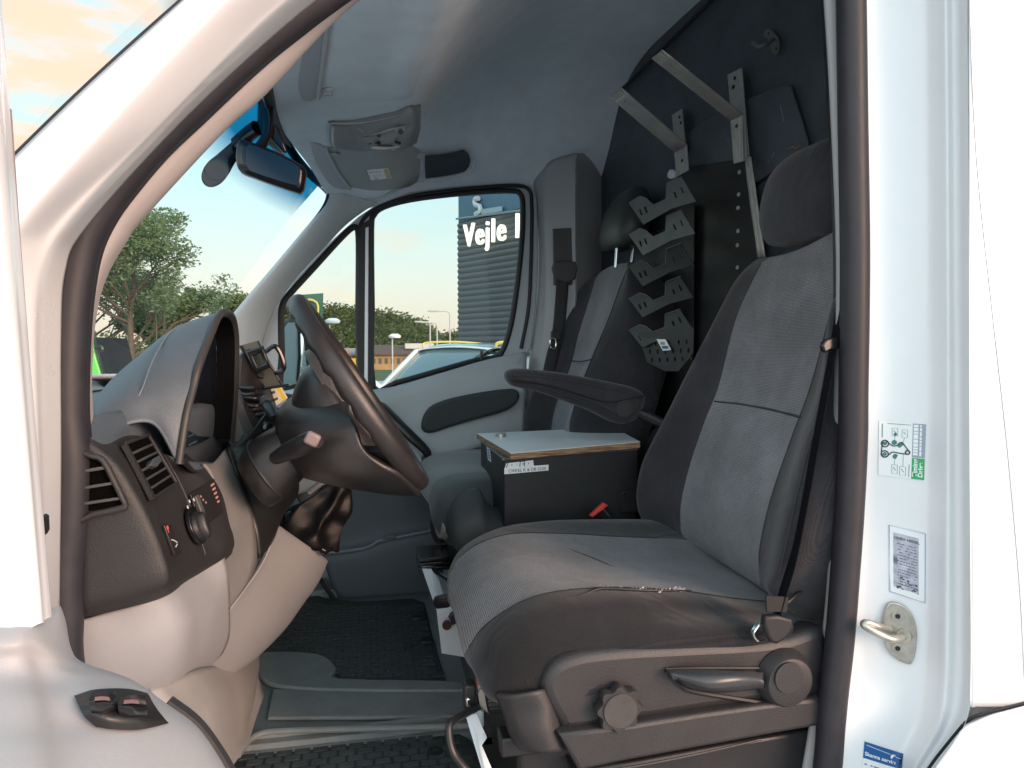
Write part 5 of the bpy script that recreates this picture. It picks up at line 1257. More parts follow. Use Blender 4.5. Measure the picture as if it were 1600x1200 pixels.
# ================================================================== DRIVER SEAT
ds = thing('car_seat', 'worn dark grey driver seat with lighter grey centre panels and a torn near bolster', 'seat', (.45, .45, .05))
def W(x, y, z): return Vector((x, y, z))
B = [
 # fo, fs, mid, ns, nb, nside, back near, back far, fside
 [(1196, 404, .655), (1204, 402, .58), (1250, 389, .45), W(.865, .29, 1.085), W(.875, .21, 1.06), W(.905, .19, 1.04), W(.94, .26, 1.045), W(.945, .6, 1.05), W(.92, .68, 1.04)],
 [(1180, 409, .685), (1189, 412, .61), (1240, 402, .45), W(.845, .28, 1.06), W(.835, .19, 1.03), W(.90, .165, 1.01), W(.96, .25, 1.01), W(.965, .62, 1.01), W(.93, .70, 1.01)],
 [(1148, 441, .705), (1172, 445, .62), (1232, 436, .45), W(.825, .275, .99), W(.795, .18, .98), W(.90, .15, .975), W(.97, .24, .97), W(.975, .64, .97), W(.92, .725, .97)],
 [(1112, 508, .72), (1147, 504, .62), (1215, 494, .45), (1300, 480, .28), W(.735, .17, .915), W(.85, .14, .91), W(.955, .24, .91), W(.96, .66, .91), W(.88, .74, .91)],
 [(1070, 590, .73), (1122, 602, .62), (1194, 612, .45), (1268, 600, .28), (1292, 610, .17), W(.80, .135, .79), W(.93, .24, .79), W(.935, .68, .79), W(.82, .75, .79)],
 [(1037, 656, .735), (1098, 664, .62), (1163, 674, .45), (1238, 682, .28), (1264, 698, .165), W(.765, .135, .70), W(.905, .24, .70), W(.91, .68, .70), W(.77, .755, .70)],
 [(1003, 725, .735), (1075, 734, .62), (1132, 752, .45), (1204, 782, .28), (1240, 796, .16), W(.74, .135, .61), W(.875, .24, .60), W(.88, .68, .60), W(.73, .755, .60)],
 [(995, 785, .73), (1062, 797, .62), (1118, 823, .45), (1187, 862, .28), (1222, 878, .16), W(.72, .14, .53), W(.85, .24, .52), W(.86, .66, .52), W(.71, .75, .53)],
 [(1014, 826, .72), (1068, 842, .62), (1120, 870, .46), (1190, 915, .29), (1208, 928, .19), W(.71, .16, .47), W(.82, .24, .45), W(.83, .66, .45), W(.71, .74, .47)],
 [W(.70, .68, .42), W(.72, .6, .41), W(.73, .45, .40), W(.725, .29, .40), W(.72, .21, .39), W(.74, .2, .38), W(.80, .26, .38), W(.80, .64, .38), W(.74, .70, .39)]]
mb = MB(); mb.loft(B, 6, 6, mf=lambda i, j: 1 if 1 < j < 3 else 0)
HB = hitter(mb.build('backrest', [FDARK, FGREY], ds, auto=80))
rowsB = [[toV(p) for p in r] for r in B]
off = lambda p: p+(CAMP-p).normalized()*.0015
mb = MB(); mb.tube([off(r[1]) for r in rowsB[1:9]], .0014, 6); mb.tube([off(r[3]) for r in rowsB[1:9]], .0014, 6)
mb.tube([off(r[4]) for r in rowsB[4:9]], .0016, 6)
mb.tube([HB(*p, .0003) for p in [(1117, 627), (1135, 629), (1155, 631), (1178, 635), (1200, 639), (1225, 645), (1252, 652)]], .0022, 6)
mb.build('seam', mat('seam_thread', (.045, .045, .047), .9), ds)
# headrest
def hring(z, x0, x1, y0, y1):
    cx, cyv, rx, ry = (x0+x1)/2, (y0+y1)/2, (x1-x0)/2, (y1-y0)/2; o = []
    for k in range(12):
        a = 2*math.pi*k/12; c, s = math.cos(a), math.sin(a)
        o.append(V(cx+rx*math.copysign(abs(c)**.7, c), cyv+ry*math.copysign(abs(s)**.7, s), z))
    return o
mb = MB(); mb.loft([hring(1.075, .85, .92, .36, .52), hring(1.085, .83, .94, .33, .57), hring(1.13, .815, .945, .315, .585), hring(1.18, .82, .945, .31, .585), hring(1.225, .83, .945, .33, .57), hring(1.255, .85, .945, .35, .54), hring(1.265, .875, .93, .39, .50)], 3, 4)
mb.build('headrest', fabric('headrest_fabric', (.040, .042, .05), amt=.2, spread=.1), ds, auto=80)
# cushion
S = [
 [W(.155, .58, .33), W(.15, .56, .355), W(.15, .45, .35), W(.15, .32, .335), W(.16, .28, .325), W(.17, .27, .31), W(.2, .3, .30), W(.2, .56, .30)],
 [W(.165, .655, .36), W(.162, .60, .395), W(.155, .45, .385), W(.155, .29, .36), W(.16, .235, .345), W(.175, .20, .315), W(.22, .28, .28), W(.22, .62, .28)],
 [W(.20, .69, .405), W(.20, .615, .432), W(.19, .45, .425), W(.185, .275, .405), W(.19, .20, .385), W(.20, .165, .34), W(.25, .25, .28), W(.25, .68, .28)],
 [W(.28, .705, .44), W(.28, .62, .458), W(.27, .45, .452), W(.26, .265, .447), W(.265, .195, .428), W(.27, .145, .37), W(.3, .2, .30), W(.3, .70, .30)],
 [W(.38, .71, .455), W(.39, .61, .458), W(.39, .45, .446), W(.37, .255, .458), W(.37, .19, .440), W(.38, .14, .395), W(.4, .2, .32), W(.4, .70, .32)],
 [W(.50, .71, .455), W(.51, .60, .448), W(.51, .45, .432), W(.50, .25, .447), W(.50, .19, .432), W(.50, .14, .405), W(.5, .2, .32), W(.5, .70, .32)],
 [W(.62, .71, .450), W(.62, .60, .438), W(.62, .45, .420), W(.61, .25, .425), W(.61, .19, .418), W(.60, .14, .40), W(.6, .2, .32), W(.6, .70, .32)],
 [W(.74, .70, .44), W(.74, .60, .425), W(.74, .45, .41), W(.74, .25, .405), W(.74, .19, .40), W(.74, .15, .38), W(.74, .2, .32), W(.74, .70, .32)]]
mb = MB(); mb.loft(S, 6, 6, mf=lambda i, j: 1 if 1 < j < 3 else 0)
mb.build('cushion', [FDARKC, FGREYC], ds, auto=80)
SMD = mat('seam_thread_dark', (.02, .02, .021), .9)
MB().tube([off(r[1]) for r in S[1:7]], .0013, 6).build('seam', SMD, ds); MB().tube([off(r[3]) for r in S[1:8]], .0013, 6).build('seam', SMD, ds)
MB().tube([off(p) for p in (W(.39, .52, .449), W(.43, .46, .443), W(.47, .36, .438), W(.5, .28, .442))], .0010, 6).build('crease', FDARK, ds)
# torn foam along the near bolster
mb = MB(); rnd = random.Random(11)
for k in range(130):
    t = rnd.random()**.8; x = .37+t*.15; y = .248+rnd.uniform(-.004, .004)-.012*math.sin(t*3); z = .4615-(x-.37)*.085+rnd.uniform(-.003, .002)
    s = rnd.uniform(.0010, .0036)
    mb.add([V(x, y, z)+V(rnd.uniform(-s, s), rnd.uniform(-s, s), rnd.uniform(-s, s)) for _ in range(4)], [(0, 1, 2), (0, 2, 3), (0, 3, 1), (1, 3, 2)])
for k in range(12):
    x = .335+rnd.uniform(0, .02); mb.tube([V(x, .205, .44-k*.002), V(x+rnd.uniform(-.003, .003), .204, .437-k*.002)], .0006, 4, sub=2)
mb.build('torn_foam', FOAM, ds)
mb = MB(); mb.tube([V(.30, .232, .4525), V(.34, .238, .4555), V(.37, .243, .4605), V(.42, .235, .458), V(.47, .235, .453), V(.53, .245, .446)], [.0004, .0016, .0028, .0030, .0022, .0008], 8)
mb.build('tear', RUBD, ds)
# moulded side cover, rail cover
TY = .135
O1 = [(847, 1078), (852, 1058), (870, 1036), (910, 1021), (980, 1013), (1080, 1008), (1180, 1003), (1235, 996), (1290, 985), (1300, 1060), (1290, 1092), (1210, 1098), (1100, 1113), (980, 1132), (888, 1146), (872, 1130), (855, 1100)]
plate('side_cover', [[(p[0], p[1], TY) for p in O1]], SPLAS, .05, .016, curve=3, parent=ds, tvec=(0, 1, 0))
O2 = [(872, 1147), (980, 1133), (1100, 1114), (1210, 1099), (1300, 1088), (1300, 1132), (1210, 1148), (1100, 1168), (980, 1190), (905, 1206), (890, 1180)]
plate('rail_cover', [[(p[0], p[1], TY-.014) for p in O2]], SPLAS, .05, .007, parent=ds, tvec=(0, 1, 0))
O3 = [(895, 1205), (1000, 1188), (1150, 1160), (1300, 1136), (1300, 1330), (930, 1330)]
plate('rail_side', [[(p[0], p[1], TY+.02) for p in O3]], BLK, .05, .006, parent=ds, tvec=(0, 1, 0))
MB().tube([(905, 1210, TY), (1000, 1196, TY), (1100, 1176, TY), (1190, 1155, TY)], .0018, 6).build('rail_edge', SPLAS, ds)
# front apron
mb = MB(); mb.grid([[(778, 1080, .17), (800, 1082, .15), (830, 1078, .14), (850, 1075, .15)], [(790, 1110, .17), (812, 1110, .15), (845, 1105, .14), (862, 1105, .15)], [(800, 1140, .17), (822, 1145, .145), (850, 1140, .135), (872, 1140, .15)], [(815, 1165, .17), (835, 1170, .145), (860, 1172, .135), (885, 1172, .15)]], 5, 5)
mb.build('front_apron', SPLAS, ds, solid=.008, auto=60)
# lumbar knob
kc = py_(962, 1100, TY-.002); mb = MB(); K = 80; n_ = V(0, -1, 0)
def krad(a): return .0335+.0035*math.cos(8*a)
prof = [(0, .92), (.004, 1.0), (.016, 1.0), (.020, .95)]
vs = []; 
for h, s in prof:
    for k in range(K):
        a = 2*math.pi*k/K; r = krad(a)*s
        vs.append(kc+n_*h+V(math.cos(a)*r, 0, math.sin(a)*r))
fs = []
for i in range(3):
    for k in range(K): fs.append((i*K+k, i*K+(k+1) % K, (i+1)*K+(k+1) % K, (i+1)*K+k))
fs.append(tuple(3*K+k for k in range(K)))
mb.add(vs, fs); kb = mb.build('lumbar_knob', SPLAS, ds, auto=40)
MB().cyl(kc+n_*.019, n_, .0265, .0035, 48, r2=.0255).build('knob_cap', mat('knob_cap_plastic', (.058, .055, .052), .42, noise=.15, nscale=60), kb)
# recline lever
MB().cyl(py_(1224, 1058, TY-.002), (0, -1, 0), .047, .022, 40, r2=.040, dome=.006).build('recliner_hub', SPLAS, ds)
MB().cyl(py_(1232, 1058, TY-.024), (0, -1, 0), .024, .003, 40).build('recliner_cap', SPLAS, ds)
mb = MB(); mb.grid([[(1043, 1046, .125), (1100, 1045, .105), (1150, 1048, .10), (1192, 1050, .112)], [(1052, 1054, .110), (1100, 1058, .088), (1150, 1058, .085), (1192, 1060, .10)], [(1062, 1064, .108), (1105, 1074, .084), (1150, 1072, .084), (1194, 1068, .10)], [(1075, 1074, .122), (1110, 1082, .108), (1150, 1081, .105), (1192, 1076, .118)]], 6, 4)
mb.build('recline_lever', mat('lever_plastic', (.045, .048, .052), .3), ds, solid=.012, off=-1, auto=60)
mb = MB(); mb.tube([(1040, 1046, .133), (1100, 1044, .133), (1185, 1044, .133)], .003, 6); mb.tube([(1040, 1048, .133), (1064, 1072, .133), (1090, 1082, .133), (1190, 1098, .133)], .0035, 6); mb.build('lever_recess', RUBD, ds)
# underframe
MB().box(V(.50, .45, .30), (.56, .48, .10)).build('seat_frame', RUBD, ds, bevel=.01)
MB().prism([V(.22, .20, .16), V(.25, .2, -.02), V(.9, .2, -.02), V(.9, .2, .30), V(.22, .2, .30)], (0, .46, 0)).build('seat_pedestal', BLK, ds, bevel=.01)
for Y0 in (.2, .62):
    MB().box(V(.5, Y0, .245), (.62, .04, .03)).build('slide_rail', BLK, ds, bevel=.003)
# weight adjuster wheel in front
wc_ = py_(762, 1078, .30); ax = V(.95, -.25, .15).normalized()
mb = MB(); u = ax.orthogonal().normalized(); v_ = ax.cross(u); K = 60; vs = []
for h, r in ((0, .034), (.004, .037), (.026, .037), (.03, .034)):
    for k in range(K):
        a = 2*math.pi*k/K; rr = r+(.0014 if k % 2 else 0); vs.append(wc_+ax*h+(u*math.cos(a)+v_*math.sin(a))*rr)
fs = [(i*K+k, i*K+(k+1) % K, (i+1)*K+(k+1) % K, (i+1)*K+k) for i in range(3) for k in range(K)]+[tuple(range(K))[::-1], tuple(3*K+k for k in range(K))]
mb.add(vs, fs, smooth=False); aw = mb.build('weight_dial', BLK, ds)
MB().cyl(wc_-ax*.012, ax, .029, .012, 40, r2=.037).build('dial_scale', mat('dial_scale_plastic', (.33, .30, .27), .5), aw)
q = qmap(py_(744, 1056, .283), py_(752, 1052, .283), py_(753, 1066, .281), py_(745, 1070, .281)); mb = MB(); qbox(mb, q, 0, 1, 0, 1, -.002, .004); mb.build('red_mark', RED, aw)
text('scale_print', 'OH', py_(746, 1076, .276), V(.25, 0, -.95), V(.95, -.2, .2), .014, INK, aw)
text('scale_print', '60', py_(749, 1100, .276), V(.15, 0, -.95), V(.95, -.2, .2), .014, INK, aw)
MB().box(py_(733, 1085, .31), (.02, .03, .045)).build('dial_bracket', STEELB, aw, bevel=.004)
MB().box(py_(732, 1096, .295), (.010, .01, .016)).build('dial_catch', YEL if 0 else CHR, aw, bevel=.003)
MB().tube([py_(760, 1040, .33), py_(750, 1044, .32), py_(747, 1020, .34), py_(738, 1010, .36)], .0035, 8).build('control_rod', BLK, ds)
MB().tube([py_(744, 1106, .28), py_(722, 1118, .26), py_(704, 1130, .24), py_(702, 1150, .23), py_(708, 1175, .22), py_(722, 1195, .22), py_(740, 1215, .22), py_(780, 1260, .24)], .0062, 10).build('slide_handle', BLK, ds)
# white powder coated base of the driver seat
sb_ = thing('steel_seat_box', 'white steel seat box under the driver seat with cut-outs', 'seat base', tuple(pz_(760, 1180, .0)))
mb = MB(); mb.hexa([(727, 1116, .27), (741, 1116, .27), (757, 1153, .24), (765, 1153, .24), (766, 1163, .24), (749, 1165, .24), (790, 1260, .22), (770, 1260, .22)], [toV(p)+V(.004, .0, 0) for p in [(727, 1116, .27), (741, 1116, .27), (757, 1153, .24), (765, 1153, .24), (766, 1163, .24), (749, 1165, .24), (790, 1260, .22), (770, 1260, .22)]])
mb.build('front_edge', WHITEB, sb_)
MB().prism([(741, 1112, .28), (752, 1110, .28), (753, 1136, .28), (740, 1134, .28)], (.004, .003, 0)).build('front_tab', WHITEB, sb_)
MB().prism([V(.235, .27, -.02), V(.235, .27, .12), V(.235, .72, .12), V(.235, .72, -.02)], (.5, 0, 0)).build('box_body', STEELB, sb_, bevel=.004)
# armrest -------------------------------------------------
ar = [(793, 590), (797, 579), (815, 576), (840, 578), (880, 583), (920, 590), (960, 598), (990, 605), (1008, 614), (1012, 626), (1006, 645), (995, 658), (975, 664), (955, 658), (930, 645), (900, 633), (870, 622), (840, 612), (812, 606), (800, 601)]
plate('armrest', [[(p[0], p[1], .80) for p in ar]], FDARK, .065, .022, curve=3, parent=ds, tvec=(0, 1, 0))
MB().tube([(p[0], p[1], .797) for p in [(798, 594), (830, 597), (870, 605), (910, 618), (950, 628), (985, 622), (1008, 618)]], .0015, 6).build('armrest_seam', RUBD, ds)
MB().cyl(py_(975, 638, .801), (0, -1, 0), .022, .003, 32).build('armrest_pivot', mat('armrest_plastic', (.028, .028, .028), .6), ds)
MB().tube([py_(985, 640, .82), py_(1020, 655, .80), V(.80, .70, .62)], .014, 10).build('armrest_bracket', RUBD, ds)
# driver belt -------------------------------------------------
bt = thing('seat_belt', 'black seat belt running down beside the driver backrest to a metal anchor', 'seat belt', tuple(py_(1210, 950, .12)), 'seat belts')
mb = MB()
def strap(P, wv, mats, parent, name='strap', th=.0015):
    mb = MB(); wv = Vector(wv).normalized()
    mb.grid([[toV(p)-wv*.023, toV(p), toV(p)+wv*.023] for p in P], 2, 6)
    return mb.build(name, mats, parent, solid=th, off=0)
strap([(1318, 430, .15), (1306, 520, .145), (1284, 640, .14), (1262, 760, .135), (1240, 870, .13), (1222, 930, .128), (1212, 968, .13)], (.45, 1, .12), BELT, bt)
MB().tube([(1190, 968, .125), (1181, 980, .122), (1176, 990, .122), (1182, 1000, .122), (1192, 1000, .124)], .0042, 8, flat=.5).build('anchor_plate', CHR, bt)
plate('anchor_cover', [[(p[0], p[1], .12) for p in [(1188, 958), (1230, 962), (1228, 985), (1206, 1002), (1192, 990)]]], RUBD, .014, .005, curve=2, parent=bt, tvec=(0, -1, 0))
plate('strap_loop', [[(p[0], p[1], .112) for p in [(1195, 930), (1230, 932), (1228, 955), (1196, 955)]]], mat('stitched_webbing', (.015, .014, .013), .8, bump=.8, bscale=600), .004, .001, parent=bt, tvec=(0, -1, 0))
MB().tube([(1230, 942, .15), (1262, 915, .17), (1292, 894, .19)], .003, 6).build('cable', BLK, ds)
plate('belt_guide', [[(p[0], p[1], .135) for p in [(1279, 541), (1286, 530), (1306, 528), (1306, 545), (1292, 547), (1284, 551)]]], BLKG, .01, .003, curve=2, parent=ds, tvec=(0, -1, 0))
# buckle between the seats
bu = thing('belt_buckle', 'black belt buckle with red release button between driver seat and box', 'belt buckle', tuple(py_(945, 800, .74)))
d0, d1 = py_(940, 795, .745), py_(972, 838, .745)
ub = (d1-d0).normalized(); vb = V(.7, -.5, .3); vb = (vb-ub*vb.dot(ub)).normalized(); nb_ = ub.cross(vb); nb_ = nb_ if nb_.y < 0 else -nb_
def bq(a, b, c): return d0+ub*a+vb*b+nb_*c
mb = MB(); mb.hexa([bq(-.004, -.026, 0), bq(-.004, .004, 0), bq(.075, .010, 0), (bq(.075, -.022, 0))], [p-nb_*.02 for p in [bq(-.004, -.026, 0), bq(-.004, .004, 0), bq(.075, .010, 0), bq(.075, -.022, 0)]]); mb.build('buckle_body', BLK, bu, bevel=.003)
mb = MB(); mb.hexa([(922, 806, .742), (944, 786, .742), (951, 790, .742), (926, 809, .742)], [toV(p)+V(0, .014, 0) for p in [(922, 806, .742), (944, 786, .742), (951, 790, .742), (926, 809, .742)]]); mb.build('release_button', mat('buckle_red', (.65, .05, .05), .4), bu, bevel=.002)
MB().tube([d1, py_(1003, 850, .73), V(.66, .74, .38)], .012, 8, flat=.4).build('buckle_stem', BLK, bu)
MB().tube([py_(1000, 842, .735), py_(1015, 834, .735)], .004, 6, sub=2).build('stem_bolt', STEEL, bu)

# ================================================================== PASSENGER SEAT
ps = thing('bench_seat', 'dark grey passenger bench seat with lighter centre stripe at the far side', 'seat', (.5, 1.3, .05))
B = [
 [(930, 434, 1.56), (938, 425, 1.52), (960, 414, 1.36), (982, 411, 1.20), (984, 412, 1.15), W(.86, 1.16, 1.055), W(.90, 1.35, 1.05), W(.89, 1.55, 1.05)],
 [(918, 443, 1.60), (928, 442, 1.53), (956, 428, 1.36), (981, 420, 1.20), (986, 421, 1.14), W(.90, 1.13, 1.03), W(.915, 1.35, 1.02), W(.90, 1.6, 1.02)],
 [(907, 455, 1.62), (922, 462, 1.53), (948, 450, 1.36), (972, 440, 1.20), (988, 450, 1.12), W(.90, 1.12, .99), W(.915, 1.35, .98), W(.90, 1.62, .98)],
 [(880, 510, 1.64), (904, 520, 1.53), (935, 512, 1.36), (950, 500, 1.20), (993, 500, 1.10), W(.88, 1.10, .90), W(.90, 1.35, .90), W(.88, 1.64, .90)],
 [(858, 560, 1.65), (890, 575, 1.53), (918, 570, 1.36), (925, 560, 1.20), (998, 555, 1.09), W(.86, 1.09, .82), W(.88, 1.35, .82), W(.86, 1.65, .82)],
 [(828, 625, 1.65), (866, 640, 1.53), (893, 636, 1.36), (900, 625, 1.20), (1000, 610, 1.09), W(.83, 1.09, .72), W(.85, 1.35, .72), W(.83, 1.65, .72)],
 [(820, 690, 1.64), (860, 690, 1.53), (880, 690, 1.36), (890, 680, 1.2), (960, 680, 1.1), W(.80, 1.1, .60), W(.82, 1.35, .6), W(.8, 1.64, .6)],
 [W(.58, 1.6, .46), W(.62, 1.53, .45), W(.64, 1.36, .44), W(.64, 1.2, .44), W(.64, 1.12, .45), W(.74, 1.1, .45), W(.76, 1.35, .45), W(.74, 1.6, .45)]]
mb = MB(); mb.loft(B, 6, 6, mf=lambda i, j: 1 if 1 < j < 3 else 0); mb.build('backrest', [FDARK, FGREY], ps, auto=80)
rb = [[toV(p) for p in r] for r in B]
mb = MB(); mb.tube([off(r[1]) for r in rb[1:7]], .0016, 6); mb.tube([off(r[3]) for r in rb[1:7]], .0016, 6)
mb.tube([off(toV(p)) for p in [(892, 563, 1.53), (905, 565, 1.36), (923, 562, 1.2)]], .002, 6); mb.build('seam', mat('seam_thread_far', (.025, .025, .026), .9), ps)
# middle seat back (dark, behind the box)
MB().loft([[W(.70, .80, .44), W(.70, 1.07, .44), W(.80, 1.07, .44), W(.80, .80, .44)], [W(.80, .80, .62), W(.80, 1.07, .62), W(.88, 1.07, .62), W(.88, .80, .62)], [W(.86, .82, .66), W(.86, 1.05, .66), W(.89, 1.05, .66), W(.89, .82, .66)]], 3, 3).build('middle_backrest', mat('black_fabric', (.012, .012, .013), .95), ps)
def hr2(z, x0, x1, y0, y1): return hring(z, x0, x1, y0, y1)
mb = MB(); mb.loft([hr2(1.18, .775, .81, 1.26, 1.40), hr2(1.19, .755, .84, 1.22, 1.45), hr2(1.225, .745, .86, 1.20, 1.47), hr2(1.28, .755, .87, 1.20, 1.47), hr2(1.33, .775, .87, 1.22, 1.46), hr2(1.365, .80, .86, 1.25, 1.42), hr2(1.375, .82, .84, 1.3, 1.38)], 3, 4)
hdr = mb.build('headrest', mat('headrest_vinyl', (.030, .034, .034), .45, bump=.3, bscale=400), ps, auto=80)
for a, b in (((964, 388), (962, 418)), ((991, 380), (987, 410))):
    MB().tube([py_(a[0], a[1], 1.28), py_(b[0], b[1], 1.28)], .0055, 12, sub=2).build('headrest_post', CHR, hdr)
S = [
 [W(.28, 1.60, .34), W(.275, 1.52, .40), W(.27, 1.3, .40), W(.28, 1.14, .39), W(.29, 1.09, .33), W(.33, 1.12, .27), W(.33, 1.55, .27)],
 [W(.29, 1.66, .40), W(.30, 1.54, .455), W(.295, 1.3, .455), W(.30, 1.14, .45), W(.31, 1.06, .40), W(.34, 1.10, .27), W(.34, 1.6, .27)],
 [W(.36, 1.68, .43), W(.37, 1.54, .475), W(.37, 1.3, .47), W(.37, 1.14, .47), W(.37, 1.05, .43), W(.38, 1.1, .28), W(.38, 1.62, .28)],
 [W(.50, 1.68, .45), W(.50, 1.54, .47), W(.50, 1.3, .46), W(.50, 1.14, .46), W(.50, 1.05, .43), W(.5, 1.1, .28), W(.5, 1.62, .28)],
 [W(.72, 1.66, .45), W(.72, 1.54, .46), W(.72, 1.3, .45), W(.72, 1.14, .45), W(.72, 1.05, .43), W(.7, 1.1, .28), W(.7, 1.62, .28)]]
S = [[V(p.x-.12*(.8-p.x)/.5, p.y, p.z+.035) for p in r] for r in S]
mb = MB(); mb.loft(S, 5, 6, mf=lambda i, j: 1 if 1 < j < 3 else 0); mb.build('cushion', [mat('far_cushion_dark', (.05, .058, .06), .7, sheen=.3, bump=.2, bscale=400), mat('far_cushion_grey', (.11, .128, .132), .75, sheen=.3, bump=.3, bscale=400)], ps, auto=80)
S = [
 [W(.195, 1.03, .36), W(.19, .98, .40), W(.19, .93, .40), W(.195, .88, .37), W(.22, .89, .34), W(.22, 1.02, .34)],
 [W(.205, 1.05, .40), W(.21, .99, .455), W(.21, .93, .455), W(.205, .865, .41), W(.26, .88, .32), W(.26, 1.03, .32)],
 [W(.26, 1.06, .42), W(.27, .99, .487), W(.27, .93, .487), W(.26, .86, .43), W(.30, .88, .31), W(.30, 1.04, .31)],
 [W(.34, 1.06, .40), W(.34, .99, .43), W(.34, .93, .43), W(.34, .865, .40), W(.36, .88, .31), W(.36, 1.04, .31)],
 [W(.70, 1.05, .38), W(.70, .98, .41), W(.70, .93, .41), W(.70, .87, .38), W(.70, .88, .30), W(.70, 1.02, .30)]]
mb = MB(); mb.loft(S, 5, 6); mb.build('middle_cushion', mat('middle_cushion_dark', (.03, .035, .037), .7, bump=.2, bscale=400), ps, auto=80)
# base parts of the passenger bench
pb = thing('steel_bench_box', 'white steel seat box under the bench, with black rails and control rods', 'seat base', tuple(pz_(700, 1010, .0)))
P0 = [(657, 883, .95), (673, 880, .97), (678, 905, .95), (687, 930, .92), (688, 937, .90), (681, 944, .90), (682, 952, .88), (690, 1018, .80)]
MB().prism([(657, 882, .97), (672, 882, .97), (676, 905, .95), (686, 930, .91), (687, 936, .90), (680, 942, .89), (684, 960, .86)], (.012, 0, 0)).build('front_flange', WHITEB, pb, bevel=.001)
plate('side_sheet', [[(p[0], p[1], .78) for p in [(682, 952), (700, 950), (712, 942), (745, 940), (745, 1030), (690, 1021)]]], WHITEB, .004, .001, parent=pb, tvec=(0, 1, 0))
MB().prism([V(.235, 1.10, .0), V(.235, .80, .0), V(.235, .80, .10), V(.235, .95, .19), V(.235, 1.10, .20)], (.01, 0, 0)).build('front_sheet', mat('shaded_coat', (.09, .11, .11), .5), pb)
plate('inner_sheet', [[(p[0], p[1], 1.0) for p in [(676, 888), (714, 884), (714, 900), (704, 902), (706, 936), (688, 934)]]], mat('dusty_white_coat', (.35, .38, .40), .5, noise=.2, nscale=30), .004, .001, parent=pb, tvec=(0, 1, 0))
for p in ((703, 922), (690, 893)): MB().cyl(py_(p[0], p[1], .998), (0, -1, 0), .004, .002, 10).build('bolt', BLK, pb)
mb = MB()
for k in range(3): mb.box(py_(678, 864+k*7, 1.02), (.09, .12, .010))
mb.build('slide_rail', BLKG, pb, bevel=.002)
MB().prism([V(.25, .82, .16), V(.25, 1.58, .16), V(.25, 1.58, .27), V(.25, .82, .24)], (.45, 0, 0)).build('bench_frame', RUBD, pb, bevel=.005)
MB().prism([V(.27, .82, .0), V(.27, 1.58, .0), V(.27, 1.58, .17), V(.27, .82, .17)], (.45, 0, 0)).build('bench_pedestal', BLK, pb, bevel=.005)
MB().tube([py_(664, 870, 1.0), py_(672, 884, .98), py_(688, 898, .93), py_(706, 909, .88), py_(728, 922, .84)], .007, 8).build('control_rod', BLKG, pb)
MB().tube([py_(684, 941, .82), py_(700, 938, .80), py_(740, 930, .78)], .016, 10).build('slide_tube', BLK, pb)
plate('release_lever', [[(p[0], p[1], .76) for p in [(700, 962), (706, 954), (716, 952), (740, 950), (740, 970), (716, 971), (705, 975), (704, 968)]]], BLK, .012, .004, curve=2, parent=pb, tvec=(0, -1, 0))
MB().cyl(py_(698, 976, .765), (0, -1, 0), .011, .006, 16).build('lever_tip', mat('brown_red_knob', (.06, .015, .012), .4), pb)
MB().cyl(py_(697, 823, 1.12), (-1, -.3, 0), .045, .03, 30).build('weight_dial', BLK, pb)
MB().cyl(py_(692, 823, 1.09), (-1, -.3, 0), .038, .012, 30, r2=.03).build('dial_scale', mat('far_dial_scale', (.30, .28, .26), .5), pb)
MB().box(py_(690, 800, 1.15), (.05, .06, .05)).build('adjuster_block', BLK, pb, bevel=.006)
MB().prism([(728, 832, .98), (762, 826, .98), (757, 840, .98), (732, 842, .98)], (0, .10, 0)).build('step_plate', mat('dark_grey_plastic', (.05, .055, .058), .5), pb, bevel=.002)
# ================================================================== BOX ON THE BENCH
bx = thing('storage_box', 'black metal box with a white wooden lid standing on the middle seat', 'box', (.5, 1.0, .42))
c00, c10, c11, c01 = py_(745, 677, 1.29), py_(960, 668, 1.28), py_(1000, 690, .85), py_(798, 708, .85)
lidn = (c10-c00).cross(c01-c00).normalized(); lidn = lidn if lidn.z > 0 else -lidn
bh = .016
top = [c00, c10, c11, c01]
MB().hexa(top, [p-lidn*.0012 for p in top]).build('lid_laminate', LAM, bx)
MB().hexa([p-lidn*.0014 for p in top], [p-lidn*bh for p in top]).build('lid', WOOD, bx)
def bxp(u, v): # on lid plane, u along X 0..1, v from near 0 to far 1
    return c01.lerp(c11, u).lerp(c00.lerp(c10, u), v)
b0, b1, b2, b3 = [p-lidn*(bh+.002) for p in (bxp(.0, .02), bxp(.985, .02), bxp(.985, .96), bxp(.02, .96))]
dn = V(0.0, 0.0, -.20)
b0 = py_(788, 716, .862); b0.z = (b1.z+b0.z)/2 if 0 else b0.z
mb = MB(); mb.hexa([b0, b1, b2, b3], [b0+dn, b1+dn*.95, b2+dn, b3+dn]); mb.build('box_body', SHEET, bx, bevel=.002)
qf = qmap(b0+V(0, -.001, 0), b1+V(0, -.001, 0), b1+dn+V(0, -.001, 0), b0+dn+V(0, -.001, 0))
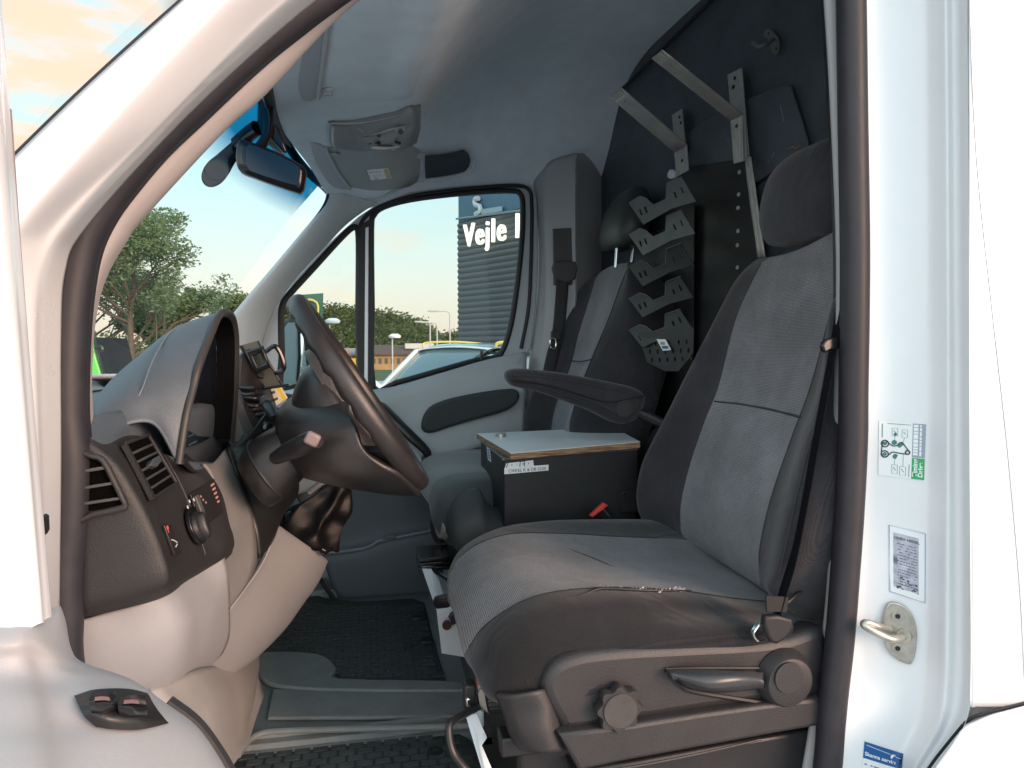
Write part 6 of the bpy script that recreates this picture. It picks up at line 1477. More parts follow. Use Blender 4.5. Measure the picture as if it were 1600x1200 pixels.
# lid edge rim of the metal
MB().tube([b0+V(.0, -.002, -.002), b1+V(0, -.002, -.002)], .0025, 6, sub=2).build('rim', mat('rim_grey', (.1, .1, .1), .4), bx)
MB().tube([b0+V(-.002, 0, -.002), b3+V(-.002, 0, -.002)], .0025, 6, sub=2).build('rim', mat('rim_grey_side', (.1, .1, .1), .4), bx)
for p in ((786, 717), (812, 715)): MB().cyl(py_(p[0], p[1], .860), (0, -1, .1), .0055, .006, 14, dome=.003).build('rivet', BLKG, bx)
def onb(px, py, o=.0): return pn_(px, py, b0+qf.n*(.0015+o), qf.n)
q = qmap(onb(788, 731), onb(857, 726), onb(857, 735), onb(788, 741)); mb = MB(); qbox(mb, q, 0, 1, 0, 1, 0, .0005); lb = mb.build('printed_label', PAPER, bx)
text('print', 'CIRKEL K & DB 2230', q(.09, .78, .0008), q.ux, q.uy, .0108, INK, lb)
q = qmap(onb(791, 724), onb(833, 719), onb(834, 728), onb(789, 731)); mb = MB(); qbox(mb, q, 0, .04, 0, 1, 0, .0005); qbox(mb, q, .07, .50, 0, 1, 0, .0005); qbox(mb, q, .53, .66, .05, 1, 0, .0005); qbox(mb, q, .69, 1, .0, 1, 0, .0005); lb = mb.build('torn_label', PAPER, bx)
mb = MB()
for k in range(9): qbox(mb, q, .10+k*.1, .12+k*.1+.02*(k % 3), .3, .34+.3*(k % 2), .0005, .0008)
mb.build('print', INKL, lb)
for cx, cy in ((800, 753), (831, 750), (861, 747), (907, 743), (802, 792), (833, 789), (863, 786), (909, 781)):
    MB().hexa([onb(cx-1, cy-4, .0002), onb(cx+1, cy-4, .0002), onb(cx+1, cy+4, .0002), onb(cx-1, cy+4, .0002)], [onb(cx-1, cy-4, -.0008), onb(cx+1, cy-4, -.0008), onb(cx+1, cy+4, -.0008), onb(cx-1, cy+4, -.0008)]).build('slot', RUBD, bx)
MB().hexa([onb(969, 769, .001), onb(1000, 766, .001), onb(1000, 800, .001), onb(970, 800, .001)], [onb(969, 769, .005), onb(1000, 766, .005), onb(1000, 800, .005), onb(970, 800, .005)]).build('fixing_plate', STEELB, bx, bevel=.0005)
MB().cyl(onb(975, 771, .006), (0, -1, 0), .0025, .002, 10).build('fixing_screw', CHR, bx)
# side sticker
sn = (b3-b0).cross(dn).normalized(); sn = sn if sn.x < 0 else -sn
def ons(px, py, o=.001): return pn_(px, py, b0+sn*o, sn)
q = qmap(ons(760.5, 698), ons(765.5, 701), ons(767.5, 722), ons(762.5, 718)); mb = MB(); qbox(mb, q, 0, 1, 0, 1, 0, .0006); lb = mb.build('side_sticker', PAPER, bx)
mb = MB()
for k in range(4): qbox(mb, q, .2, .85, .12+k*.2, .24+k*.2, .0006, .001)
mb.build('print', PAPERB, lb)
MB().cyl(bxp(.115, .42)+lidn*.0002 if 0 else pn_(782, 683, c00, lidn), lidn, .0165, .012, 32, dome=.002).build('lid_knob', STRK, bx)

# ================================================================== FAR SEAT BELT
fb = thing('seat_belt', 'dark seat belt with metal tongue hanging on the far door pillar', 'seat belt', tuple(py_(878, 440, 1.6)), 'seat belts')
plate('guide_cover', [[(p[0], p[1], 1.615) for p in [(863, 358), (900, 356), (901, 440), (898, 446), (864, 446)]]], mat('guide_plastic', (.07, .07, .072), .6), .012, .004, parent=fb, tvec=(0, -1, 0))
plate('belt_slot', [[(p[0], p[1], 1.60) for p in [(864, 410), (898, 410), (897, 436), (880, 442), (864, 432)]]], mat('slot_plastic', (.055, .055, .056), .55), .018, .006, curve=2, parent=fb, tvec=(0, -1, 0))
strap([(879, 436, 1.59), (877, 470, 1.58), (872, 520, 1.58), (862, 560, 1.585), (850, 620, 1.60), (846, 660, 1.62)], (1, 0, .1), mat('far_belt_webbing', (.03, .03, .032), .8, bump=.4, bscale=900), fb)
MB().box(py_(868, 524, 1.565), (.035, .01, .03)).build('belt_stop', BLK, fb, bevel=.003)
mb = MB(); mb.tube([py_(860, 530, 1.56), py_(868, 530, 1.56), py_(868, 543, 1.56), py_(861, 543, 1.56)], .003, 6, closed=True, sub=3); mb.build('belt_tongue', CHR, fb)

# ================================================================== MATS
mt1 = plate('rubber_mat', [[pz_(p[0], p[1], .004) for p in [(395, 1025), (420, 985), (452, 935), (470, 925), (510, 938), (560, 943), (600, 941), (645, 938), (663, 945), (672, 985), (685, 1030), (697, 1069), (610, 1067), (530, 1065), (527, 1052), (512, 1036), (480, 1028)]]], MATR, .008, .003, tvec=(0, 0, 1))
tag(mt1, 'black ribbed rubber mat in the passenger footwell', 'floor mat', 'rubber floor mats')
mt2 = plate('rubber_mat', [[pz_(p[0], p[1], -.026) for p in [(330, 1300), (350, 1180), (380, 1155), (420, 1147), (500, 1144), (620, 1142), (700, 1143), (735, 1160), (760, 1200), (800, 1300)]]], MATR, .008, .003, tvec=(0, 0, 1))
tag(mt2, 'black ribbed rubber mat at the bottom edge, below the driver pedals', 'floor mat', 'rubber floor mats')
for m_, pts, z in ((mt1, ((618, 957), (637, 1013)), .012), (mt2, ((680, 1175),), -.016)):
    for p in pts:
        c = pz_(p[0], p[1], z); g_ = MB().cyl(c, (0, 0, 1), .017, .003, 24).build('eyelet', RUBD, m_)
        MB().cyl(c+V(0, 0, .003), (0, 0, 1), .006, .002, 12).build('fixing', STEELB, g_)
def inpoly(p, P):
    c = False; j = len(P)-1
    for i in range(len(P)):
        if (P[i].y > p.y) != (P[j].y > p.y) and p.x < (P[j].x-P[i].x)*(p.y-P[i].y)/(P[j].y-P[i].y)+P[i].x: c = not c
        j = i
    return c
for m_, pl_, z in ((mt1, [(405, 1022), (425, 985), (458, 940), (510, 944), (600, 947), (655, 946), (663, 985), (675, 1030), (688, 1062), (610, 1060), (536, 1058), (527, 1048), (512, 1030), (480, 1022)], .012), (mt2, [(360, 1290), (372, 1185), (395, 1165), (430, 1155), (500, 1152), (620, 1150), (695, 1152), (725, 1170), (750, 1200), (780, 1290)], -.018)):
    P = [pz_(p[0], p[1], z) for p in pl_]; mb = MB()
    x0, x1 = min(p.x for p in P), max(p.x for p in P); y0, y1 = min(p.y for p in P), max(p.y for p in P)
    jy = 0; y = y0
    while y < y1:
        x = x0+(.019 if jy % 2 else 0)
        while x < x1:
            if inpoly(V(x, y, 0), P): mb.box(V(x, y, z+.001), (.0320, .0185, .0055))
            x += .038
        y += .0245; jy += 1
    mb.build('rib_pattern', mat('rib_rubber', (.055, .066, .066), .5, noise=.35, nscale=20) if 'rib_rubber' not in bpy.data.materials else bpy.data.materials['rib_rubber'], m_)
cl = MB(); rnd = random.Random(2)
MB().box(pz_(655, 965, .016), (.05, .03, .012)).build('edge_clip', BLK, mt1, bevel=.004)
MB().box(pz_(667, 1002, .016), (.04, .03, .012)).build('edge_clip', BLK, mt1, bevel=.004)
# little bits of dirt
mb = MB()
for k in range(150):
    p = pz_(rnd.uniform(430, 690), rnd.uniform(950, 1060), .0125); s = rnd.uniform(.0006, .0018); p.z = .0155
    mb.box(p, (s, s*1.5, s))
for k in range(90):
    p = pz_(rnd.uniform(440, 730), rnd.uniform(1075, 1125), .016); s = rnd.uniform(.0005, .0012)
    mb.box(p, (s, s*1.5, s))
d_ = mb.build('dust_crumbs', mat('crumbs', (.3, .28, .24), .9)); tag(d_, 'tiny pale crumbs of dirt scattered over the rubber mat and floor', 'dirt', kind='stuff')

# ================================================================== STRIKER AND STICKERS
sk = thing('door_striker', 'zinc door striker bolted to the white door pillar', 'striker', tuple(jp(1405, 985)))
SP = [(1384, 945), (1394, 939), (1412, 945), (1426, 962), (1432, 987), (1430, 1015), (1425, 1032), (1418, 1036), (1400, 1028), (1386, 1014), (1379, 990), (1378, 965)]
cS = jp(1405, 988, .001)
nS = (jp(1378, 988)-jp(1430, 988)).cross(V(0, 0, 1)).normalized(); nS = nS if nS.y < 0 else -nS
plate('striker_plate', [[pn_(p[0], p[1], cS, nS) for p in SP]], STRK, .006, .002, curve=3, parent=sk, tvec=nS)
for p in ((1402, 962), (1402, 1012)):
    c = pn_(p[0], p[1], cS+nS*.005, nS)
    s_ = MB().cyl(c, nS, .0085, .003, 24).build('screw', STRK, sk); MB().cyl(c+nS*.003, nS, .0042, .0006, 6).build('socket', RUBD, s_)
lp = [(1414, 993, .0), (1404, 998, .028), (1390, 998, .042), (1368, 988, .048), (1353, 979, .048), (1350, 975, .046), (1356, 973, .044), (1372, 979, .036), (1386, 984, .014), (1392, 986, .0)]
MB().tube([pn_(p[0], p[1], cS+nS*p[2], nS) for p in lp], .0058, 12, 5).build('loop', CHR if 0 else STRK, sk)
MB().tube([pn_(1416, 992, cS, nS), pn_(1412, 994, cS+nS*.012, nS)], .010, 16, sub=2).build('loop_collar', STRK, sk)

def sticker(corners, o=.0015, mats=PAPER, name='sticker', lab=None, th=.0004):
    c = [jp(p[0], p[1], o) for p in corners]
    q = qmap(*c); return q
def bar(mb, q, u0, u1, v0, v1, w=.0006, t=.0004): jbox(mb, q, u0, u1, v0, v1, w-t, w)
q = jmap((1373, 657), (1447, 661), (1444, 750), (1372, 742))
mb = MB(); bar(mb, q, 0, 1, 0, 1, .0005, .0005); s1_ = mb.build('timing_sticker', PAPER, van, label='white and green sticker with belt diagram on the door pillar')
mb = MB(); bar(mb, q, .715, 1, .63, 1, .0008, .0004); mb.build('green_panel', PAPERG, s1_)
mb = MB(); bar(mb, q, .715, 1, .02, .62, .0008, .0004); mb.build('grey_panel', INKL, s1_)
mb = MB(); rnd = random.Random(4)
for c_ in (.735, .87):
    v = .04
    while v < .58:
        h = rnd.choice((.05, .07, .09)); bar(mb, q, c_, c_+.10, v, min(v+h-.012, .61), .0010, .0004); v += h
mb.build('table_cells', PAPER, s1_)
textq('title', 'Timing', q, .835, .96, (0, -1), (-1, 0), .0100, PAPER, s1_, w=.0012, bold=.0003)
textq('title', 'Drive', q, .955, .96, (0, -1), (-1, 0), .0100, PAPER, s1_, w=.0012, bold=.0003)
mb = MB()
def pt(a, b): return q(a, b, .0009)
mb.tube([pt(.075, .40), pt(.10, .36), pt(.14, .355), pt(.20, .39), pt(.30, .44), pt(.38, .43), pt(.45, .38), pt(.50, .37), pt(.56, .43), pt(.64, .51), pt(.66, .55), pt(.62, .57), pt(.45, .565), pt(.30, .555), pt(.23, .60), pt(.15, .65), pt(.09, .64), pt(.06, .58), pt(.065, .48)], .0009, 6, 5, closed=True)
for (a, b), r in (((.13, .41), .0052), ((.13, .60), .0052), ((.62, .54), .0030)):
    K = 20; mb.tube([q(a, b, .0009)+q.ux*r*math.cos(2*math.pi*k/K)+q.uy*r*math.sin(2*math.pi*k/K) for k in range(K)], .0010, 6, 1, closed=True, lin=True)
mb.build('belt_diagram', INK, s1_)
mb = MB()
for (a, b), r in (((.13, .41), .003), ((.13, .60), .003), ((.33, .38), .004), ((.46, .42), .0042), ((.36, .63), .004), ((.35, .23), .0025)):
    mb.cyl(q(a, b, .0004), q.n, r, .0004, 16)
for a, b in (((.28, .12), (.40, .26)), ((.49, .14), (.61, .28)), ((.29, .78), (.41, .94)), ((.46, .80), (.59, .96))):
    mb.tube([q(a[0], a[1], .0008), q(b[0], a[1], .0008), q(b[0], b[1], .0008), q(a[0], b[1], .0008)], .0003, 4, 1, closed=True, lin=True)
    mb.tube([q(a[0]+.03, a[1]+.04, .0008), q(b[0]-.04, b[1]-.06, .0008)], .0004, 4, 1)
mb.tube([q(.34, .26, .0008), q(.34, .34, .0008)], .0003, 4, 1); mb.tube([q(.55, .28, .0008), q(.52, .36, .0008)], .0003, 4, 1)
mb.tube([q(.35, .68, .0008), q(.34, .78, .0008)], .0003, 4, 1); mb.tube([q(.53, .58, .0008), q(.53, .80, .0008)], .0003, 4, 1)
mb.tube([q(.18, .04, .0008), q(.68, .05, .0008)], .0003, 4, 1); mb.tube([q(.66, .75, .0008), q(.66, .97, .0008)], .0005, 4, 1)
mb.tube([q(.07, .05, .0008), q(.07, .30, .0008)], .0007, 4, 1)
mb.build('diagram_print', INKG, s1_)
# second sticker : framed worn foil
q = jmap((1388, 819), (1447, 833), (1447, 943), (1389, 924))
mb = MB(); bar(mb, q, 0, 1, 0, 1, .0004, .0004); s2_ = mb.build('inspection_sticker', PAPER, van, label='blue framed sticker with a worn grey printed foil on the door pillar')
mb = MB(); mb.tube([q(.02, .01, .0006), q(.98, .01, .0006), q(.98, .99, .0006), q(.02, .99, .0006)], .0006, 5, 1, closed=True, lin=True); mb.build('blue_frame', mat('frame_blue', (.12, .25, .5), .4), s2_)
mb = MB(); bar(mb, q, .12, .80, .10, .90, .0007, .0003); mb.build('foil', DIRTY, s2_)
textq('print', 'UNEX HESSEL', q, .15, .185, (1, 0), (0, -1), .0058, INK, s2_, w=.0011, bold=.0001)
mb = MB(); rnd = random.Random(8)
for r in range(15):
    v = .24+r*.042; u = .2+rnd.uniform(0, .1)
    while u < .72:
        w_ = rnd.uniform(.03, .10)
        if rnd.random() < .75: bar(mb, q, u, min(u+w_, .76), v, v+.014, .0009, .0002)
        u += w_+.02
mb.build('print', mat('foil_ink', (.12, .14, .2), .5), s2_)
mb = MB()
for k in range(26):
    u, v = .16+.6*rnd.random()**1.3, .80+.10*rnd.random()-.1*rnd.random()**3; bar(mb, q, u, u+rnd.uniform(.02, .08), v, v+rnd.uniform(.006, .02), .0010, .0002)
mb.build('dirt_patch', INK, s2_)
# third sticker at the bottom
q = jmap((1350, 1160), (1412, 1180), (1405, 1290), (1340, 1270))
mb = MB(); bar(mb, q, 0, 1, 0, 1, .0004, .0004); s3_ = mb.build('service_sticker', PAPER, van, label='white service sticker with a blue header at the foot of the door pillar')
mb = MB(); bar(mb, q, 0, 1, -.02, .21, .0007, .0003); mb.build('blue_header', PAPERB, s3_)
textq('print', 'Skanna service', q, .03, .165, (1, 0), (0, -1), .0080, PAPER, s3_, w=.0012, bold=.0002)
mb = MB(); mb.tube([q(.06, .02, .0008), q(.66, .045, .0008)], .0004, 4, 1); mb.tube([q(.8, .06, .0008), q(.98, .07, .0008)], .0004, 4, 1); mb.cyl(q(.74, .07, .0005), q.n, .004, .0004, 16); mb.build('header_line', PAPER, s3_)
mb = MB()
for r in range(7):
    v = .28+r*.09
    bar(mb, q, .05, .11, v, v+.02, .0007, .0003)
    u = .2
    while u < .9:
        w_ = rnd.uniform(.04, .14); bar(mb, q, u, min(u+w_, .93), v, v+.018, .0007, .0003); u += w_+.03
mb.build('print', mat('form_ink', (.15, .2, .25), .5), s3_)
# ================================================================== OUTSIDE
GZ = -.72
def grd(X, Y, z=0): return V(X, Y, GZ+z)
MB().add([grd(-1500, -600), grd(1500, -600), grd(1500, 2500), grd(-1500, 2500)], [(0, 1, 2, 3)], smooth=False)
asph = mat('yard_paving', (.40, .41, .42), .9, noise=.25, nscale=3, bump=.5, bscale=120)  # lightened so the unseen ground bounces fill light into the cab
mb = MB(); mb.add([grd(-1500, -600), grd(1500, -600), grd(1500, 2500), grd(-1500, 2500)], [(0, 1, 2, 3)], smooth=False)
tag(mb.build('ground', asph), 'pale paved yard round the van', kind='structure')
mb = MB(); mb.add([grd(-200, 38, .01), grd(200, 38, .01), grd(300, 400, .01), grd(-300, 400, .01)], [(0, 1, 2, 3)], smooth=False)
tag(mb.build('grass_field', mat('grass', (.05, .09, .03), .95, noise=.4, nscale=1)), 'green grass strip beyond the yard', kind='structure')

def leafm(name, c1, c2, c3):
    m = mat(name, c1, .8, spec=.2); n = m.node_tree.nodes; l = m.node_tree.links
    g = n.new('ShaderNodeNewGeometry'); r = n.new('ShaderNodeValToRGB'); r.color_ramp.elements[0].color = (*c1, 1); r.color_ramp.elements[1].color = (*c3, 1)
    e = r.color_ramp.elements.new(.5); e.color = (*c2, 1)
    l.new(g.outputs['Random Per Island'], r.inputs['Fac']); l.new(r.outputs[0], n['Principled BSDF'].inputs['Base Color'])
    t = n.new('ShaderNodeBsdfTranslucent'); mx = n.new('ShaderNodeMixShader'); mx.inputs[0].default_value = .35
    l.new(r.outputs[0], t.inputs['Color']); l.new(n['Principled BSDF'].outputs[0], mx.inputs[1]); l.new(t.outputs[0], mx.inputs[2]); l.new(mx.outputs[0], n['Material Output'].inputs[0])
    return m
LEAF = leafm('acacia_leaf', (.10, .17, .07), (.15, .23, .11), (.22, .30, .16))
FOR = leafm('forest_leaf', (.07, .10, .032), (.10, .14, .048), (.15, .19, .075))
BARK = mat('bark', (.10, .085, .06), .9, noise=.3, nscale=10)
def leaves(mb, c, n, R, s, rnd, flat=.6):
    for _ in range(n):
        while True:
            d = V(rnd.uniform(-1, 1), rnd.uniform(-1, 1), rnd.uniform(-1, 1))
            if d.length <= 1: break
        p = c+V(d.x*R, d.y*R, d.z*R*flat)
        a = V(rnd.gauss(0, 1), rnd.gauss(0, 1), rnd.gauss(0, .5)).normalized(); b = a.cross(V(rnd.gauss(0, 1), rnd.gauss(0, 1), rnd.gauss(0, 1))).normalized()
        k = s*rnd.uniform(.6, 1.5)
        mb.add([p-a*k, p-b*k*.45, p+a*k, p+b*k*.45], [(0, 1, 2, 3)], smooth=False)
def tree(base, H, spread, lab, seed, grp=None, dens=26, ls=.06, lean=0, nb=9, depth=3, crown0=.32):
    rnd = random.Random(seed)
    t = thing('tree', lab, 'tree', tuple(base), grp)
    tr = MB(); lf = MB(); tips = []
    def branch(p, d, L, r, k):
        q1 = p+d*L*.5+V(rnd.uniform(-.06, .06)*L, rnd.uniform(-.06, .06)*L, 0); q2 = p+d*L+V(0, 0, L*.06)
        tr.tube([p, q1, q2], [r, r*.8, r*.55], 6, 3)
        for q_ in ((q1, q2) if k < depth else (q2,)): 
            pass
        if k >= depth:
            tips.append(q2); tips.append(q1); return
        m = rnd.choice((3, 3, 4))
        for i in range(m):
            f = .45+.55*(i+1)/m; s = p.lerp(q2, f)
            nd_ = (d+V(rnd.uniform(-1, 1), rnd.uniform(-1, 1), rnd.uniform(-.25, .7))*.85).normalized()
            branch(s, nd_, L*rnd.uniform(.55, .78), r*.5, k+1)
    tr.tube([base, base+V(lean*.3, 0, H*.22), base+V(lean, 0, H*.5)], [H*.022, H*.018, H*.013], 8, 4)
    for i in range(nb):
        a = 2*math.pi*i/nb+rnd.uniform(-.3, .3); h = H*(crown0+(.62-crown0)*i/nb)
        d = V(math.cos(a), math.sin(a), rnd.uniform(.45, 1.1)).normalized()
        branch(base+V(lean*h/H*2*.5, 0, h), d, spread*rnd.uniform(.40, .58), H*.008, 1)
    branch(base+V(lean, 0, H*.5), V(.1, 0, 1), H*.24, H*.012, 1)
    tr.build('trunk', BARK, t)
    for p in tips: leaves(lf, p, dens, spread*.12, ls, rnd, .6)
    lf.build('crown', LEAF, t, auto=0)
    return t
# feathery tree seen through the windscreen
b = py_(205, 560, 22); tree(grd(b.x, 22), 5.6, 3.0, 'tall feathery green tree seen through the windscreen', 5, 'trees beyond the windscreen', dens=85, ls=.052, nb=13, crown0=.22)
b = py_(120, 560, 26); tree(grd(b.x, 26), 6.2, 4.2, 'green tree at the left edge of the windscreen view, behind the feathery tree', 9, 'trees beyond the windscreen', dens=85, ls=.056, nb=13, crown0=.2)
b = py_(262, 560, 30); tree(grd(b.x, 30), 3.9, 1.9, 'lower green tree just left of the instrument hood', 12, 'trees beyond the windscreen', dens=85, ls=.06, nb=12, crown0=.15)
# undergrowth mass below
mb = MB(); rnd = random.Random(21)
for k in range(260):
    px = rnd.uniform(60, 330); Y = rnd.uniform(24, 34); b = py_(px, 560, Y); h = rnd.uniform(.1, 1.9)
    leaves(mb, grd(b.x, Y, h), 50, .75, .075, rnd, .8)
tag(mb.build('undergrowth', LEAF, auto=0), 'dense low shrubs below the trees', 'shrubs', kind='stuff')
# wooded hill : solid core plus leaf clumps
def skyline(px):
    T = [(150, 500), (300, 480), (380, 470), (440, 476), (505, 484), (540, 486), (575, 491), (600, 493), (640, 502), (660, 510), (680, 525), (700, 530), (720, 520), (745, 522), (800, 528), (900, 530)]
    if px <= T[0][0]: return T[0][1]
    for (a, b), (c, d) in zip(T, T[1:]):
        if px <= c: return b+(d-b)*(px-a)/(c-a)
    return T[-1][1]
mb = MB(); rnd = random.Random(33)
YF = 130
top_ = []; 
for px in range(340, 900, 8):
    y = skyline(px)+3; p = py_(px, y, YF)
    top_.append(p)
core = [[V(p.x, p.y-18, GZ), V(p.x, p.y-15, GZ+(p.z-GZ)*.35), V(p.x, p.y-8, GZ+(p.z-GZ)*.75), p-V(0, 0, .8), V(p.x, p.y+25, GZ+(p.z-GZ)*.5), V(p.x, p.y+35, GZ)] for p in top_]
mb2 = MB(); mb2.grid(core, 2, 1); hc = mb2.build('hill', mat('hill_soil', (.02, .032, .010), .95)); tag(hc, 'dark slope of the wooded hill', kind='structure')
for k in range(2300):
    px = rnd.uniform(345, 895); y0 = skyline(px); f = rnd.random()**.8
    if px > 672 and px < 900: y0 += rnd.uniform(-1, 4)
    zt = py_(px, y0, YF).z
    z = GZ+(zt-GZ)*f-.3; Y = YF-21+11*f; b = py_(px, 560, Y)
    R = rnd.uniform(1.0, 2.2)
    leaves(mb, V(b.x, Y-1, z), 36, R, .27, rnd, .8)
tag(mb.build('woodland', FOR, auto=0), 'dense green woodland covering the far hillside', 'woodland', kind='stuff')

# --- dark corrugated tower
tw = thing('sign_tower', 'dark corrugated tower with white lettering and a blue panel on top', 'tower', tuple(grd(py_(716, 500, 20).x, 20)))
P0 = py_(717, 540, 20); dW = V(.48, -.877, 0).normalized(); nW = V(-.877, -.48, 0).normalized()
P0 = V(P0.x, P0.y, 0)
zc = py_(712, 343, 20).z
L = 5.2; pitch = .168
CORR = mat('corrugated_dark', (.080, .088, .092), .45, noise=.08, nscale=2)
CORRD = mat('tower_face', (.03, .04, .045), .6, noise=.3, nscale=6)
rows = []; z = GZ; nrow = int((zc-GZ)/pitch)
prof = [(0, 0), (.25, .035), (.5, .05), (.75, .035)]
for i in range(nrow):
    for t, o in prof: rows.append([P0+V(0, 0, GZ+(i+t)*pitch)+nW*o, P0+dW*L+V(0, 0, GZ+(i+t)*pitch)+nW*o])
zt_ = GZ+nrow*pitch
mb = MB(); vs = [p for r in rows for p in r]; mb.add(vs, [(2*i, 2*i+1, 2*i+3, 2*i+2) for i in range(len(rows)-1)])
mb.build('corrugated_wall', CORR, tw, auto=50)
inn = V(.877, .48, 0)
MB().prism([P0+V(0, 0, GZ), P0+V(0, 0, zt_), P0+dW*L+V(0, 0, zt_), P0+dW*L+V(0, 0, GZ)], inn*3).build('tower_core', CORRD, tw)
MB().prism([P0+V(0, 0, zt_), P0+V(0, 0, zt_+2.2), P0+dW*L+V(0, 0, zt_+2.2), P0+dW*L+V(0, 0, zt_)], inn*3+nW*0).build('blue_panel', mat('blue_sign', (.05, .12, .17), .5, noise=.35, nscale=14), tw)
def tp(px, py, o=.09): return pn_(px, py, P0+nW*o, nW)
# white emblem on the blue panel
mb = MB(); mb.tube([tp(748, 310), tp(742, 312), tp(743, 320), tp(749, 322), tp(750, 330), tp(743, 335)], .07, 6); mb.build('emblem', mat('panel_white', (.45, .50, .52), .5), tw)
MB().hexa([tp(752, 327), tp(784, 322), tp(784, 330), tp(752, 335)], [p-nW*.02 for p in (tp(752, 327), tp(784, 322), tp(784, 330), tp(752, 335))]).build('emblem', mat('panel_pale', (.25, .33, .38), .5), tw)
MB().tube([tp(713, 342), tp(820, 328)], .03, 6, sub=2).build('panel_rail', mat('rail_grey', (.2, .25, .26), .5), tw)
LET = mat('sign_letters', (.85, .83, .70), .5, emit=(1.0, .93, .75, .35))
ux = (tp(815, 371)-tp(735, 385)).normalized(); hgt = 0
o_ = tp(725, 386, .12)
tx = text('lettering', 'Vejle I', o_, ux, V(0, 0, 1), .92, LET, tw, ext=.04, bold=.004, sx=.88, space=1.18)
# slab serifs on the V, j, l
def serif(px, py, w_=.30, h=.07):
    c = tp(px, py, .12); MB().box(c, (w_, .08, h), Matrix((ux, nW, V(0, 0, 1))).transposed()).build('serif', LET, tx)


# --- far low buildings
def lowb(px0, px1, y0, y1, Y, name, label, m1, roofm, win=0):
    t = thing(name, label, 'building', tuple(grd(py_(px0, 560, Y).x, Y)))
    a, b = py_(px0, y0, Y), py_(px1, y0, Y)
    h = py_(px0, y1, Y).z
    MB().prism([V(a.x, Y, GZ), V(b.x, Y, GZ), V(b.x, Y, a.z), V(a.x, Y, a.z)], (0, 12, 0)).build('wall', m1, t)
    MB().hexa([V(a.x-.3, Y-.3, a.z), V(b.x+.3, Y-.3, a.z), V(b.x+.3, Y+4, h), V(a.x-.3, Y+4, h)], [V(a.x-.3, Y-.3, a.z+.15), V(b.x+.3, Y-.3, a.z+.15), V(b.x+.3, Y+4, h+.15), V(a.x-.3, Y+4, h+.15)]).build('roof', roofm, t)
    if win:
        for k in range(win):
            x = a.x+(b.x-a.x)*(k+.3)/win; w_ = (b.x-a.x)/win*.45
            MB().box(V(x+w_/2, Y-.03, GZ+(a.z-GZ)*.62), (w_, .08, (a.z-GZ)*.35)).build('window', mat('far_window', (.08, .08, .07), .3) if k == 0 else bpy.data.materials['far_window'], t)
    return t
lowb(560, 712, 555, 541, 62, 'shop_building', 'long low building with orange front and brown flat roof below the wooded hill', mat('orange_wall', (.32, .20, .09), .7, noise=.3, nscale=1), mat('brown_roof', (.10, .06, .045), .8), 16)
bpy.data.objects['shop_building'].children[0]
lowb(480, 560, 556, 546, 66, 'pale_building', 'low pale orange building behind the steering wheel', mat('pale_orange_wall', (.50, .28, .18), .7, noise=.3, nscale=1), mat('grey_roof', (.30, .25, .23), .8), 5)
rt = thing('roof_plant', 'small white roof unit on the low building', 'roof unit', tuple(py_(655, 541, 64)))
MB().box(py_(655, 541, 64), (2.6, 1, .5)).build('casing', mat('unit_white', (.5, .5, .48), .6), rt, bevel=.05)
sd_ = thing('orange_sign', 'orange and yellow sign board beside the rim of the steering wheel', 'sign', tuple(py_(535, 560, 30)))
MB().prism([(524, 548, 30), (545, 548, 30), (545, 568, 30), (524, 568, 30)], (0, .1, 0)).build('sign_face', mat('orange_sign_face', (.6, .14, .03), .5), sd_)
MB().prism([(540, 560, 29.9), (556, 560, 29.9), (556, 574, 29.9), (540, 574, 29.9)], (0, .1, 0)).build('sign_face', mat('yellow_sign_face', (.6, .4, .03), .5), sd_)
MB().prism([py_(534, 565, 30), py_(537, 565, 30), grd(py_(537, 565, 30).x, 30), grd(py_(534, 565, 30).x, 30)], (0, .1, 0)).build('sign_post', STEELB, sd_)

# --- lamp posts
def lamp(px, ytop, Y, kind, lab, ybot=None):
    t = thing('street_lamp', lab, 'street lamp', tuple(grd(py_(px, 560, Y).x, Y)), 'street lamps')
    topp = py_(px, ytop, Y); r = .0011*Y
    LM = bpy.data.materials.get('lamp_grey') or mat('lamp_grey', (.42, .44, .44), .5)
    MB().tube([grd(topp.x, Y), topp], r, 6, sub=1).build('pole', LM, t)
    if kind == 'globe':
        MB().loft([hr_(topp+V(.12, 0, .0), .25, .10), hr_(topp+V(.12, 0, .10), .30, .10), hr_(topp+V(.12, 0, .2), .15, .08)], 2, 2).build('lamp_head', bpy.data.materials.get('lamp_white') or mat('lamp_white', (.8, .82, .8), .4), t)
    else:
        MB().tube([topp, topp+V(-.2*kind, 0, .18), topp+V(-.9*kind, 0, .22)], r*.8, 6).build('lamp_arm', LM, t)
        MB().box(topp+V(-1.2*kind, 0, .22), (.7, .25, .14)).build('lamp_head', LM, t, bevel=.03)
    return t
def hr_(c, r, z): return [c+V(r*math.cos(2*math.pi*k/10), r*math.sin(2*math.pi*k/10), 0) for k in range(10)]
lamp(515, 505, 28, 'globe', 'globe street lamp in front of the wooded hill, seen just beyond the steering wheel rim')
lamp(613, 528, 34, 'globe', 'shorter globe street lamp in the middle of the large side window')
lamp(672, 507, 60, .8, 'street lamp with a thin arm, leftmost of the three tall lamps beside the tower')
lamp(683, 508, 64, .9, 'street lamp with a thin arm, middle of the three tall lamps beside the tower')
lamp(703, 491, 50, 1, 'tallest street lamp, nearest to the dark tower')
lamp(347, 478, 40, .8, 'street lamp whose curved arm shows just above the instrument hood')

